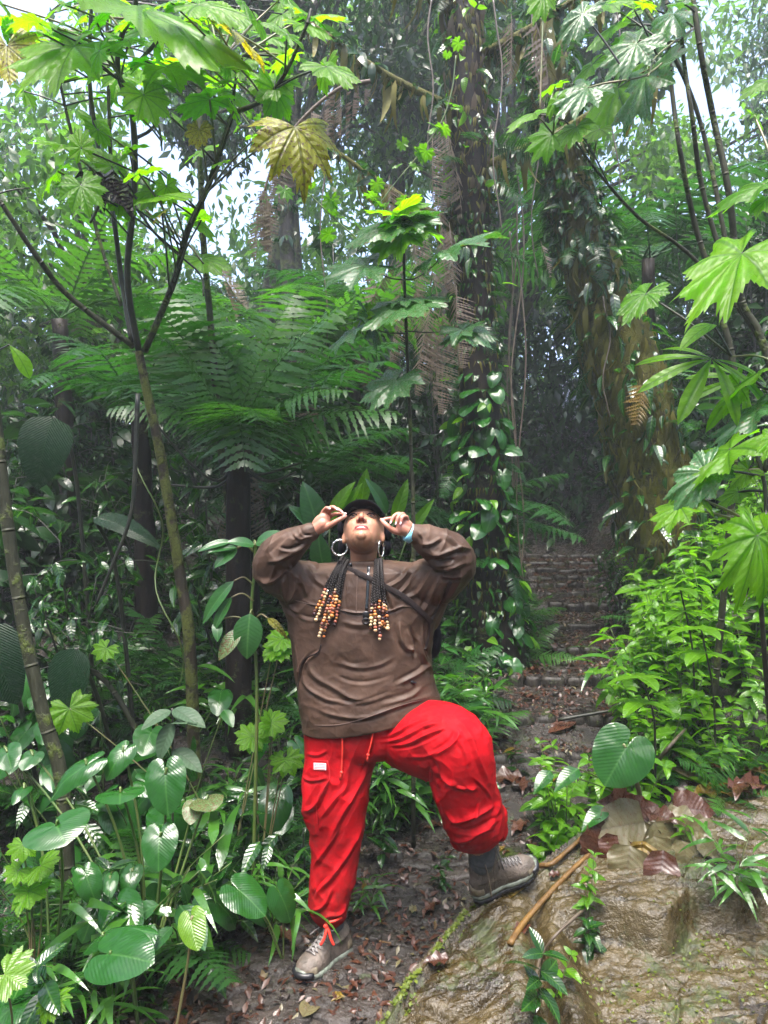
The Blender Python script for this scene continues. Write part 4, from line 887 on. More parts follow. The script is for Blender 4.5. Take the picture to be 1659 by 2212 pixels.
# ------------------------------------------------------------------ the wet rock
_rp = np.random.default_rng(17).uniform([-.7, 1.0], [3.1, 3.8], (150, 2)); _rp2 = np.random.default_rng(18).uniform([-.7, 1.0], [3.1, 3.8], (1500, 2)); _rh = np.random.default_rng(19).uniform(-1, 1, 150)
def worley(X, Y, pts):
    from mathutils.kdtree import KDTree
    k = KDTree(len(pts)); [k.insert((p[0], p[1], 0), i) for i, p in enumerate(pts)]; k.balance()
    r = np.array([[q[2] for q in k.find_n((a, b, 0), 2)] + [k.find((a, b, 0))[1]] for a, b in zip(X, Y)]); return r[:, 0], r[:, 1], r[:, 2].astype(int)
def RK(x, y):
    x = np.asarray(x, float); y = np.asarray(y, float); q = np.stack([x.ravel() * .9, y.ravel() * 1.3, 0 * x.ravel()], 1)
    ey = edgeY(x) + (.04 * fbm(q[:, [0, 2, 2]], 7, 3, 3)).reshape(x.shape); d = (ey - y) * .72
    ze = np.interp(x, [-.02, .08, .29, .54, .75, 1.07, 1.64, 2.6], [.06, .11, .17, .235, .30, .355, .38, .55])
    z = ze - .20 * np.clip(d - .15, 0, 9) - .05 * sstep(.0, .25, -x + .45)
    z = z - .12 * sstep(2.47, 2.41, y + .05 * np.sin(x * 9) + .03 * np.sin(x * 23)) * sstep(.52, .65, x)      # the lower ledge
    z = z - .08 * np.exp(-((x - (.50 + .12 * (y - 2.4))) / .035) ** 2) * sstep(2.75, 2.4, y)                # the crevice
    wx = (x.ravel() + .06 * fbm(q, 5, 3, 61)) ; wy = (y.ravel() + .06 * fbm(q, 5, 3, 62)); m = (d.ravel() > -.05) & (d.ravel() < 1.6); F1 = np.zeros(len(wx)); F2 = F1 + 1; ii = np.zeros(len(wx), int); G1 = F1.copy(); G2 = F1 + 1
    if m.any():
        F1[m], F2[m], ii[m] = worley(wx[m], wy[m] * 1.25, _rp * [1, 1.25]); G1[m], G2[m], _ = worley(wx[m], wy[m], _rp2)
    plate = _rh[ii] * .016 + ((wx * np.sin(ii * 2.3) + wy * np.cos(ii * 1.7)) % 1 - .5) * .0; crack = -.026 * np.exp(-(F2 - F1) / .012) - .005 * np.exp(-(G2 - G1) / .006)
    n = (fbm(q, 2.2, 4, 41)) * .030 + plate * sstep(0, .03, F2 - F1) + crack + (np.abs(fbm(q * [1, 2.0, 1], 9, 4, 47))) * .016 + fbm(q, 30, 3, 48) * .006 + fbm(q, 80, 2, 49) * .0025
    z = z + (n.reshape(x.shape) - .0) * sstep(-.0, .10, d)
    return np.where(d < 0, ze - np.abs(d) * 3.2, np.where(d < .05, ze - .03 * (1 - d / .05), z))
xs = np.unique(np.r_[np.linspace(-.5, 1.7, 420), np.linspace(1.7, 2.9, 60)]); ys = np.unique(np.r_[np.linspace(1.2, 1.8, 30), np.linspace(1.8, 3.5, 330)])
V, F, uv = grid_mesh(xs, ys, RK); V[:, 2] = np.maximum(V[:, 2], -.35)
keep = V[:, 2] > -.349; fk = keep[F[0]].any(1)
skirt = V.copy(); skirt[:, 2] = -.5
mb = MB(); mb.add(V, [F[0][fk]], uv)
b4 = np.array([[-.5, 1.2, -.45], [2.9, 1.2, -.45], [2.9, 3.7, -.45], [-.5, 3.7, -.45]]); mb.add(b4, [np.array([[3, 2, 1, 0]])])
rock = mb.build('rock_outcrop', M['rock']); tag(rock, 'large wet ochre rock sloping up from the bottom right corner, her right-hand boot on it', 'rock')
def rz(x, y): return float(RK(np.array([x]), np.array([y]))[0])
def surf_z(x, y): return max(h1(x, y), rz(x, y) if y < edgeY(x) + .03 else -9)
def surf(x, y):
    r = RK(x, y); return np.where(y < edgeY(x) + .03, np.maximum(H(x, y), r), H(x, y))
def UVG(u, v):
    "where the view ray through (u, v) meets the ground or the rock"
    d = P(u, v, 1.0) - [0, 0, EYE]; t = np.arange(1.2, 14, .012); Q = d[None] * t[:, None] + [0, 0, EYE]
    k = np.nonzero(Q[:, 2] < surf(Q[:, 0], Q[:, 1]))[0]; return Q[k[0]] if len(k) else Q[-1]

# ------------------------------------------------------------------ leaf templates (length 1 along +Y, petiole end at the origin, face up +Z)
def T_strip(w=.45, nl=8, nw=4, shape='ell', droop=.25, fold=.15, tip=1.0, wav=0.0):
    t = np.linspace(0, 1, nl + 1)
    if shape == 'ell': ww = np.sin(math.pi * t ** .85) ** .75 * (1 - .15 * t)
    elif shape == 'lance': ww = np.sin(math.pi * t ** .6) ** .9
    elif shape == 'ovate': ww = np.sin(math.pi * t ** .62) ** .7
    elif shape == 'obo': ww = np.sin(math.pi * t ** 1.5) ** .7
    elif shape == 'blade': ww = np.clip(np.minimum(t * 8, (1 - t) * 1.6), 0, 1) ** .8
    ww = ww * w / 2; s = np.linspace(-1, 1, nw + 1)
    X = ww[:, None] * s[None]; ang = droop * t * 2; yy = np.concatenate([[0], np.cumsum(np.cos(ang[1:]) / nl)]); zz = -np.concatenate([[0], np.cumsum(np.sin(ang[1:]) / nl)])
    Y = np.broadcast_to(yy[:, None], X.shape).copy(); Z = zz[:, None] + fold * np.abs(X) * 1.0 + wav * np.sin(t * 17)[:, None] * np.abs(s) ** 2 * w * .15 * (ww[:, None] > 0)
    V = np.stack([X.ravel(), Y.ravel(), Z.ravel()], 1); uv = np.stack([X.ravel(), np.repeat(t, nw + 1)], 1); n = nw + 1
    i = np.arange(nl)[:, None] * n; j = np.arange(nw)[None]; F = np.stack([i + j, i + j + 1, i + n + j + 1, i + n + j], -1).reshape(-1, 4)
    return V, [F], uv
def T_polar(th, r, rings=(.25, .5, .75, 1), droop=.3, cup=.0, fold=.12, wav=.03, nlob=1, seed=0, holes=0):
    n = len(th); V = [[0, 0, 0]]; 
    for q in rings:
        V += [[math.sin(a) * rr * q, math.cos(a) * rr * q, 0] for a, rr in zip(th, r)]
    V = np.array(V, float); uv = V[:, :2].copy()
    R2 = (V[:, :2] ** 2).sum(1)
    a = np.arctan2(V[:, 0], V[:, 1]); fl = V[:, 1].clip(0)
    V[:, 2] = -droop * R2 + fold * np.abs(V[:, 0]) + wav * np.sin(a * nlob + seed) * np.sqrt(R2) + cup * R2 + .03 * fbm(V + seed * 3, 4, 2, seed) * np.sqrt(R2) * 2
    V[:, :2] *= (1 - .12 * R2)[:, None]
    j = np.arange(n - 1); F3 = np.stack([np.zeros(n - 1, int), 1 + j + 1, 1 + j], 1); F4 = []
    for k in range(len(rings) - 1):
        b = 1 + k * n; F4.append(np.stack([b + j, b + j + 1, b + n + j + 1, b + n + j], 1))
    F4 = np.vstack(F4)
    if holes:
        rg = np.random.default_rng(seed); F4 = F4[rg.random(len(F4)) > holes]
    return V, [F3, F4], uv
def T_lobed(nl=9, R0=1.0, sinus=.42, droop=.3, seed=0, span=150, holes=0, fold=.10, wav=.05):
    sp = R(span) * 2 / nl if nl > 1 else 1; rg = np.random.default_rng(seed); th = []; r = []
    for k in range(-(nl // 2), nl // 2 + 1):
        ln = R0 * (1 - .30 * abs(k) / (nl // 2) ** 1.0) * rg.uniform(.94, 1.05); c = k * sp
        ds = [-1, -.84, -.68, -.55, -.42, -.28, -.14, 0, .14, .28, .42, .55, .68, .84, 1]
        rs = [1 - sinus, 1 - sinus * .93, 1 - sinus * .60, 1 - sinus * .78, 1 - sinus * .36, 1 - sinus * .50, 1 - sinus * .20, 1, 1 - sinus * .20, 1 - sinus * .50, 1 - sinus * .36, 1 - sinus * .78, 1 - sinus * .60, 1 - sinus * .93, 1 - sinus]
        for d, q in zip(ds[:-1] if k < nl // 2 else ds, rs): th.append(c + d * sp / 2 * .98); r.append(ln * q * rg.uniform(.97, 1.03))
    return T_polar(np.array(th), np.array(r), droop=droop, fold=fold, wav=wav, nlob=nl, seed=seed, holes=holes)
def T_heart(w=.85, droop=.3, seed=0, fold=.12):
    a = np.array([0, 8, 20, 38, 58, 78, 98, 118, 138, 155, 168, 176, 179.5]); rr = np.array([1.0, .93, .84, .70, .60, .55, .53, .52, .50, .45, .36, .22, .05])
    t = np.linspace(-179.5, 179.5, 61); r = np.interp(np.abs(t), a, rr); th = R(1) * t
    V, F, uv = T_polar(th, r, rings=(.2, .4, .6, .8, .93, 1), droop=droop, fold=fold, wav=.02, nlob=5, seed=seed)
    V[:, 0] *= w / .95; uv[:, 0] *= w / .95; V[:, 2] -= .10 * np.abs(uv[:, 0]) ** 2; return V, F, uv
def T_cut(n=7, seed=0, w=.17, span=115, droop=.35):
    "deeply cut palmate leaf: n separate lance lobes from one point"
    L = T_strip(w, 7, 4, 'obo', .35, .15); V = []; F = []; uv = []; c = 0
    for k in range(n):
        t = (k - (n - 1) / 2) / ((n - 1) / 2); a = R(span) * t; s = 1 - .3 * abs(t); ca, sa = math.cos(a), math.sin(a); q = L[0] * s
        V.append(np.stack([q[:, 0] * ca + q[:, 1] * sa, -q[:, 0] * sa + q[:, 1] * ca, q[:, 2] + .0004 * k], 1)); F.append(L[1][0] + c); uv.append(L[2]); c += len(q)
    return np.vstack(V), [np.vstack(F)], np.vstack(uv)
def T_frond(n=22, kind='bi', w=.28, droop=.55, sub=9, seed=0, dead=0.0, lift=.25):
    "fern frond along +Y, arching over; kind 'bi' has cut pinnae, 'si' plain leaflets"
    rg = np.random.default_rng(seed); t = np.linspace(0, 1, n * 2 + 8); el = lift - droop * 2 * t
    yy = np.concatenate([[0], np.cumsum(np.cos(el[1:]) / len(t))]); zz = np.concatenate([[0], np.cumsum(np.sin(el[1:]) / len(t))])
    C = np.stack([.03 * np.sin(t * 3 + seed), yy, zz], 1); mb_V = []; mb_F = []; mb_uv = []; c = 0
    tv, tf, tu = tube(C, np.linspace(.006, .0015, len(t)), 5, cap=False); mb_V.append(tv); mb_F.append(tf[0]); mb_uv.append(tu); c = len(tv)
    for k in range(n):
        s = .12 + .86 * (k + .5) / n; p = np.array([np.interp(s, t, C[:, i]) for i in range(3)]); e = np.interp(s, t, el); fy = np.array([0, math.cos(e), math.sin(e)]); fz = np.array([0, -math.sin(e), math.cos(e)])
        pl = w * (math.sin(math.pi * (s * .86 + .07) ** .8) ** .9) * rg.uniform(.9, 1.05)
        for sg in (-1, 1):
            if dead and rg.random() < dead * .25: continue
            if not dead and rg.random() < .03: continue
            d = nrm(np.array([sg * 1.0, 0, 0]) + fy * rg.uniform(.25, .5) - fz * (dead * rg.uniform(.8, 2.0) + rg.uniform(-.1, .25))); pw = .86 / n * (1.0 if kind == 'si' else 1.15)
            if kind == 'si':
                tt = np.linspace(0, 1, 12); hw = np.interp(tt, [0, .25, .6, 1.0], [.38, .56, .42, .03]) * pw * .95 * np.where(np.arange(12) % 2, 1.0, .52 if not dead else .3) * rg.uniform(.85, 1.1); q = p + d * (tt * pl)[:, None] - fz * (.25 * pl * tt ** 2)[:, None]
                V = np.vstack([q - fy * hw[:, None], q + fy * hw[:, None]]); F = np.array([[i, i + 1, i + 13, i + 12] for i in range(11)]); uv = np.stack([np.r_[-hw, hw], np.r_[tt, tt]], 1)
                mb_V.append(V); mb_F.append(F + c); mb_uv.append(uv); c += 24
            else:
                m = max(3, int(sub * pl / w)); tt = (np.arange(m) + .2) / m; q = p + d * (tt * pl)[:, None] - fz * (.35 * pl * tt ** 2)[:, None]; step = pl / m; Q = []
                for i in range(m):
                    hl = pw * .50 * (1 - .8 * tt[i] ** 1.5); b = q[i]; d1 = d * step * (.16 if dead else .33)
                    for s2 in (-1, 1):
                        tip = b + fy * hl * s2 + d * step * .7 - fz * hl * (.15 + dead * .8); Q += [b - d1 * .8, b + d1 * 1.1, tip + d1 * .25, tip - d1 * .4]
                V = np.array(Q); F = np.arange(len(V)).reshape(-1, 4); mb_V.append(V); mb_F.append(F + c); mb_uv.append(np.zeros((len(V), 2))); c += len(V)
    return np.vstack(mb_V), [np.vstack(mb_F)], np.vstack(mb_uv)
TL = [T_lobed(9, sinus=.30, droop=.22, seed=k, span=158) for k in range(4)] + [T_lobed(7, sinus=.38, droop=.5, seed=9, span=130)]
TLh = [T_lobed(9, sinus=.33, droop=.45, seed=20 + k, holes=.04) for k in range(2)]
TH = [T_heart(.85, .25, 1), T_heart(.78, .4, 2), T_heart(.95, .15, 3)]
TE = T_strip(.5, 10, 6, 'ell', .3, .18); TOB = T_strip(.45, 10, 6, 'obo', .4, .18); TLA = T_strip(.3, 7, 4, 'lance', .35, .2)
TS = T_strip(.46, 5, 4, 'ovate', .35, .25); TS2 = T_strip(.38, 5, 4, 'ell', .5, .25); TSimple = T_strip(.42, 2, 2, 'ell', .3, .2); TB = T_strip(.13, 6, 2, 'blade', .55, .15)
TBig = T_strip(.62, 14, 10, 'ovate', .30, .10)
TDead = T_strip(.5, 8, 4, 'ell', .15, .5, wav=1.5)
# ------------------------------------------------------------------ plants
def mesh_of(tpl, name, mat, tint=.5): return MB().add(*tpl, tint).mesh(name, [mat])
_mc = {}
def hero_leaf(root, tpl, mat, base, tip, nz=(0, -.35, 1), name='leaf', wide=1.0, tint=None):
    "a leaf of its own from base to tip (world points), upper side towards nz; meshes are shared"
    key = (id(tpl), mat, round(tint if tint is not None else .5, 1))
    if key not in _mc: _mc[key] = mesh_of(tpl, name, M[mat], tint if tint is not None else .5)
    base = np.asarray(base); tip = np.asarray(tip); L = np.linalg.norm(tip - base)
    o = link(name, _mc[key], root); Mx = MX(base - np.array(root.location), tip - base, nz, (L * wide, L, L) if False else L); Mx[:3, 0] *= wide
    o.matrix_local = Matrix(Mx.tolist()); return o
def stemk(root, name, pts, r0, r1, mat, k=8, sub=6, jit=0):
    q = spline(np.array(pts, float), sub); mb = MB(); mb.add(*tube(q, np.linspace(r0, r1, len(q)), k, jitter=jit)); return kid(mb, name, M[mat], root)
def pet(root, pts, r=.003, mat='petiole', name='petiole'): return stemk(root, name, pts, r, r * .8, mat, 6, 5)
def PP(l, Y): return [P(a[0], a[1], Y if len(a) < 3 else a[2]) for a in l]

# --- the tall shrub with lobed leaves that fills the upper left
def lobed_shrub(label, base, stems, leaves, leafY, group=None, mats=('lobed',), seed=1, cat='shrub', wideR=1.0):
    rt = thing('lobed_leaf_shrub', label, cat, tuple(base), group); rg = np.random.default_rng(seed)
    tips = []
    for pts, r0, r1, mat in stems:
        stemk(rt, 'stem', pts, r0 * .8, r1 * .75, mat, 10, 8, .002); tips += [np.array(p) for p in spline(np.array(pts, float), 6)]
    tips = np.array(tips)
    for lf in leaves:
        (u0, v0), (u1, v1) = lf[0], lf[1]; mt = lf[2] if len(lf) > 2 else 'lobed'; Y = lf[3] if len(lf) > 3 else leafY + rg.uniform(-.3, .3)
        tp = lf[4] if len(lf) > 4 else TL[int(rg.integers(0, 4))]
        b = P(u0, v0, Y); dd = np.hypot(u1 - u0, v1 - v0) / FPX * Y; t = b + (P(u1, v1, Y + rg.uniform(-.8, .4) * dd) - b) * (1.0 if (len(lf) > 4 or wideR < 1) else 1.18)
        hero_leaf(rt, tp, mt, b, t, nrm([rg.uniform(-.3, .3), rg.uniform(-.75, -.1), 1]), tint=float(rg.choice([.2, .5, .8])), wide=rg.uniform(.6, .95) * wideR)
        k = np.argmin(np.linalg.norm(tips - b, axis=1) + 4 * np.clip(tips[:, 2] - b[2], 0, 9)); a = tips[k]
        if np.linalg.norm(a - b) < .9: pet(rt, [a, (a + b) / 2 + [0, 0, .03 * np.linalg.norm(a - b)], b], .0042, 'petiole' if rg.random() < .5 else 'stemD')
    return rt
h = lambda *p: [(a * .5, b * .5) for a, b in p]
g1 = h((320, 200), (50, 320)) ; L1 = []
def ad(a, b, mt='lobed', Y=None, tp=None):
    l = [(a[0] * .5, a[1] * .5), (b[0] * .5, b[1] * .5), mt]
    if Y: l.append(Y)
    if tp is not None: l = l + ([] if Y else [2.6]) + [tp]
    L1.append(tuple(l))
for a, b in (((320, 200), (40, 330)), ((580, 30), (970, 190)), ((720, 290), (900, 340)), ((905, 430), (760, 500)), ((620, 410), (680, 530)), ((495, 190), (350, 330)), ((1190, 390), (1210, 540)),
             ((1340, 70), (1240, 0)), ((1340, 75), (1520, 60)), ((1320, 110), (1420, 160)), ((1240, 150), (1150, 70)), ((1250, 240), (1150, 180)), ((1240, 250), (1240, 340)), ((1410, 290), (1530, 350)), ((1410, 290), (1390, 400)),
             ((265, 630), (125, 590)), ((350, 640), (330, 540)), ((250, 740), (150, 840)), ((350, 800), (380, 910)), ((500, 720), (560, 620)), ((600, 750), (680, 700)), ((660, 830), (600, 900)), ((690, 850), (810, 830)),
             ((480, 720), (410, 620)), ((1110, 590), (1195, 590)), ((700, 920), (640, 930)), ((870, 950), (900, 940)), ((130, 90), (10, 110)), ((170, 100), (90, 40)), ((240, 120), (310, 60)), ((600, 60), (540, 110)), ((420, 100), (470, 40)),
             ((860, 20), (1050, 70)), ((760, 160), (690, 80)), ((1030, 250), (980, 200)), ((1040, 300), (1120, 310)), ((1020, 350), (930, 350)), ((700, 370), (640, 320)), ((430, 220), (400, 330)), ((1000, 400), (1080, 470)), ((280, 20), (180, 60)),
             ((680, 200), (600, 160)), ((820, 280), (900, 230)), ((560, 100), (460, 130)), ((340, 100), (300, 40)), ((960, 60), (1060, 20)), ((40, 150), (20, 60)), ((740, 10), (640, 30)), ((420, 560), (470, 640)), ((560, 640), (640, 610)), ((960, 700), (900, 720)),
             ((1190, 350), (1110, 420)), ((160, 170), (70, 150)), ((900, 130), (830, 60)), ((600, 500), (690, 500)), ((520, 860), (560, 950)), ((1010, 480), (960, 400))): ad(a, b)
ad((980, 120), (1170, 260), 'lobedY'); ad((1275, 550), (1350, 790), 'lobedY', 2.5, TL[4]); ad((30, 200), (20, 330), 'lobedY'); ad((700, 920), (650, 960), 'lobedY'); ad((860, 560), (850, 640), 'lobedY'); ad((560, 660), (600, 700), 'lobedY')
rgl = np.random.default_rng(123)
for _ in range(78):
    x_, y_ = rgl.uniform(0, 1280), rgl.uniform(-20, 360) if rgl.random() < .75 else rgl.uniform(300, 950)
    if y_ > 360 and (x_ > 900 or x_ < 60): continue
    a_ = rgl.uniform(0, 6.3); l_ = rgl.uniform(80, 150); ad((x_, y_), (x_ + math.cos(a_) * l_, y_ + abs(math.sin(a_)) * l_ * .8 - 20), 'lobed', 2.9 + rgl.uniform(-.3, .9))
base = P(425, 1520, 3.4); base[2] = h1(base[0], base[1])
LS = lobed_shrub('tall lobed-leaf shrub filling the upper left, mossy lower trunk forking into dark ringed stems', base,
    [([base, *PP([(410, 1400), (390, 1250), (350, 1000), (318, 850), (300, 760)], 3.3)], .036, .024, 'bark'),
     (PP([(300, 760, 3.3), (275, 600, 3.2), (290, 420, 3.1), (287, 260, 3.0), (256, 160, 2.9), (262, 80, 2.8), (292, 15, 2.7), (290, -60, 2.6)], 3), .019, .010, 'stemD'),
     (PP([(285, 740, 3.3), (262, 600, 3.3), (245, 470, 3.2), (215, 330, 3.2), (193, 170, 3.1), (198, 0, 3.0), (200, -80, 3)], 3), .015, .009, 'stemD'),
     (PP([(312, 760, 3.3), (375, 610, 3.2), (405, 500, 3.1), (450, 400, 3.0), (502, 245, 2.9)], 3), .019, .014, 'cane'),
     (PP([(502, 245, 2.9), (570, 215, 2.8), (615, 160, 2.7), (660, 60, 2.6), (672, 20, 2.6)], 3), .013, .006, 'cane'),
     (PP([(500, 245, 2.9), (510, 170, 2.85), (525, 120, 2.8)], 3), .009, .005, 'cane'),
     (PP([(498, 235, 2.9), (480, 180, 2.9), (474, 135, 2.9)], 3), .006, .004, 'stemD'),
     (PP([(290, 750, 3.3), (150, 640, 3.2), (80, 555, 3.1), (0, 435, 3.0), (-60, 360, 3.0)], 3), .017, .011, 'cane'),
     (PP([(262, 620, 3.6), (243, 420, 3.6), (235, 220, 3.5), (230, 0, 3.4)], 3), .014, .010, 'cane'),
     (PP([(262, 660, 3.9), (215, 520, 3.9), (165, 330, 3.8), (130, 180, 3.7), (105, 30, 3.6)], 3), .013, .008, 'cane'),
     (PP([(285, 150, 2.9), (330, 100, 2.8), (365, 60, 2.7)], 3), .010, .008, 'cane'),
     (PP([(290, 300, 3.1), (320, 285, 3.0), (340, 268, 3.0), (348, 300, 3.0), (350, 326, 3.0)], 3), .010, .004, 'stemD'),
     (PP([(290, 445, 3.3), (350, 520, 3.4), (430, 590, 3.5), (440, 640, 3.5)], 3), .008, .005, 'stemD')], L1, 2.7, mats=('lobed',))
# the long trunk right of it, and the one at the left edge
b = P(528, 1440, 3.9); b[2] = h1(b[0], b[1])
LS2 = lobed_shrub('tall straight ringed trunk rising just right of the forked mossy one', b, [([b, *PP([(520, 1300), (505, 1150), (480, 1000), (455, 700), (438, 500), (432, 300), (430, 120), (428, -60)], 3.9)], .027, .017, 'cane')],
    [((428, 480), (470, 520), 'lobed', 3.8), ((430, 470), (395, 440), 'lobed', 3.8), ((432, 330), (475, 300), 'lobed', 3.8), ((436, 560), (480, 585), 'lobed', 3.8)], 3.8, seed=5, cat='tree')
b = P(150, 1760, 2.7); b[2] = h1(b[0], b[1]) - .05
LS3 = lobed_shrub('ringed brown trunk at the left edge leaning right above the ribbed heart leaves', b, [([b, *PP([(135, 1700), (95, 1550), (50, 1350), (12, 1100), (-10, 900), (-40, 650)], 2.7)], .034, .026, 'cane')],
    [((20, 745), (75, 800), 'lobed', 2.5, TOB)], 2.7, seed=6, cat='tree')
# hanging dark vine and leaning cane in the lower left
def vine(label, pts, r0, r1, mat, name='vine', group=None, cat='vine'):
    q = spline(np.array(pts), 8); mb = MB(); mb.add(*tube(q, np.linspace(r0, r1, len(q)), 8, jitter=.004 if name == 'root' else .002)); o = mb.build(name, M[mat]); tag(o, label, cat, group); return o
vine('dark curved woody vine hanging in front of the forked mossy trunk', PP([(298, 850), (290, 1050), (278, 1130), (245, 1215), (208, 1305)], 3.0), .010, .006, 'stemD')
vine('mossy cane leaning left behind the big pleated leaves', PP([(430, 1900), (370, 1760), (330, 1650), (250, 1500), (190, 1440), (60, 1330)], 3.6), .016, .012, 'cane')
vine('thin twining green vine climbing the mossy lower trunk', [P(388 + 18 * math.sin(i * .9) - (1480 - v) * .16, v, 3.22 + .05 * math.cos(i * .9)) for i, v in enumerate(range(1480, 900, -40))], .0035, .003, 'stemG')
# the wilted black leaf caught on the stems
wl = thing('wilted_leaf', 'large black wilted leaf caught on the dark stems at upper left', 'dead leaf', tuple(P(225, 380, 2.7)))
for a, b_, tpl in (((225, 385), (165, 372), TDead), ((222, 380), (285, 452), TDead), ((225, 390), (170, 410), TDead), ((228, 395), (222, 440), TDead)):
    hero_leaf(wl, tpl, 'black', P(*a, 2.7), P(*b_, 2.62), (.2, -1, .5), name='leaf_lobe')
pet(wl, PP([(222, 425), (207, 458), (195, 482)], 2.7), .006, 'stemD', 'stalk')
vine('pale thin leaning branch across the upper left leaves', PP([(300, 440), (345, 480), (400, 520), (440, 570)], 3.2), .005, .004, 'petiole', 'branch', cat='branch')

# --- the sapling in the middle
LC = []
sx = lambda u, v: (u, v)
sap_leaves = [((872, 470), (950, 455), 'lobedG'), ((870, 468), (790, 440), 'lobed'), ((878, 490), (960, 500), 'lobed'), ((868, 480), (740, 512), 'lobedG'), ((870, 500), (810, 555), 'lobed'), ((960, 545), (1085, 478), 'lobedG'), ((790, 572), (672, 590), 'lobedG'),
              ((880, 655), (780, 690), 'lobedG'), ((875, 650), (938, 640), 'lobedG'), ((765, 712), (692, 765), 'lobedG'), ((1000, 712), (1068, 740), 'lobedG'), ((1000, 712), (945, 748), 'lobedG'), ((855, 822), (790, 880), 'lobedG'), ((800, 690), (830, 770), 'lobedG'), ((780, 690), (800, 640), 'lobed'),
              ((868, 455), (900, 410), 'lobed'), ((878, 450), (930, 430), 'lobed')]
b = P(893, 1140, 3.2); b0 = b.copy(); b0[2] = h1(b[0], b[1])
SAP = lobed_shrub('slender lobed-leaf sapling standing upright right behind her cap', b0, [([b0, b, *PP([(888, 1000), (885, 880), (877, 700), (872, 520), (878, 440)], 3.2)], .013, .007, 'cane'),
    (PP([(877, 720), (830, 718), (790, 700), (765, 710)], 3.15), .004, .003, 'stemD'), (PP([(878, 715), (930, 718), (1000, 712)], 3.15), .004, .003, 'stemD'),
    (PP([(874, 605), (840, 600), (815, 585), (790, 572)], 3.15), .004, .003, 'stemD'), (PP([(874, 605), (900, 600), (935, 575), (960, 545)], 3.15), .004, .003, 'stemD')], [(*l, 3.12) for l in sap_leaves], 3.1, seed=8, cat='sapling')
# --- right side lobed shrubs
rr = lambda x, y: (829.5 + .5 * x, .5 * y)
r7 = lambda x, y: (1000.7 + .3968 * x, 737.3 + .3968 * y)
RL = [(rr(*a), rr(*b_), m_) for a, b_, m_ in (((860, 60), (750, 200), 'lobedG'), ((960, 20), (780, 70), 'lobed'), ((1000, 110), (870, 210), 'lobed'), ((1090, 190), (920, 350), 'lobedG'), ((1130, 330), (975, 610), 'lobedG'), ((1010, 380), (900, 610), 'lobed'), ((880, 380), (715, 490), 'lobedG'),
      ((650, 490), (500, 555), 'lobed'), ((740, 370), (630, 430), 'lobed'), ((745, 430), (700, 520), 'lobed'), ((900, 280), (790, 390), 'lobed'), ((725, 580), (615, 710), 'lobed'), ((830, 550), (790, 640), 'lobed'), ((1250, 60), (1170, 220), 'lobedG'), ((690, -20), (640, 100), 'lobed'), ((1080, 40), (1010, 90), 'lobed'),
      ((1120, 10), (1200, 40), 'lobed'), ((1030, 180), (1090, 110), 'lobed'), ((1300, 20), (1210, 0), 'lobedG'), ((930, 560), (870, 610), 'lobed'), ((1000, 0), (900, 30), 'lobed'))]
b = P(1540, 1560, 3.6); b[2] = h1(b[0], b[1])
RS = lobed_shrub('tall lobed-leaf shrub at upper right, several ringed dark canes with big drooping leaves', b, [
     (PP([(1700, 900, 3.0), (1640, 720, 3.0), (1600, 640, 3.0), (1575, 420, 2.9), (1540, 250, 2.9), (1515, 120, 2.8), (1495, -20, 2.8)], 3), .020, .013, 'cane'),
     (PP([(1720, 860, 3.2), (1660, 760, 3.2), (1590, 640, 3.2), (1520, 420, 3.2), (1495, 250, 3.1), (1480, 150, 3.1), (1470, 60, 3.0)], 3), .017, .010, 'cane'),
     ([b, *PP([(1590, 900, 3.3), (1545, 640, 3.3), (1500, 480, 3.3), (1470, 330, 3.2), (1450, 180, 3.2), (1440, 0, 3.1)], 3)], .020, .010, 'cane'),
     (PP([(1590, 640, 3.3), (1520, 290, 3.3), (1450, 110, 3.2), (1380, 0, 3.2)], 3), .014, .009, 'cane'),
     (PP([(1720, 860, 3.4), (1660, 750, 3.4), (1500, 560, 3.4), (1380, 470, 3.3), (1290, 370, 3.2), (1240, 300, 3.1)], 3), .015, .006, 'cane'),
     (PP([(1460, 110, 2.9), (1400, 160, 2.8), (1340, 175, 2.7)], 3), .006, .004, 'petiole'), (PP([(1500, 60, 2.9), (1420, 120, 2.8), (1400, 165, 2.7)], 3), .006, .004, 'petiole'),
     (PP([(1240, 310, 3.1), (1225, 265, 3.0), (1180, 250, 3.0), (1155, 248, 3.0)], 3), .005, .003, 'stemD'), (PP([(1225, 270, 3.0), (1195, 290, 3.0)], 3), .004, .003, 'petiole')], [(*l, 2.75 + .3 * (k % 3) / 2) for k, l in enumerate(RL)], 2.8, seed=11, wideR=.85)
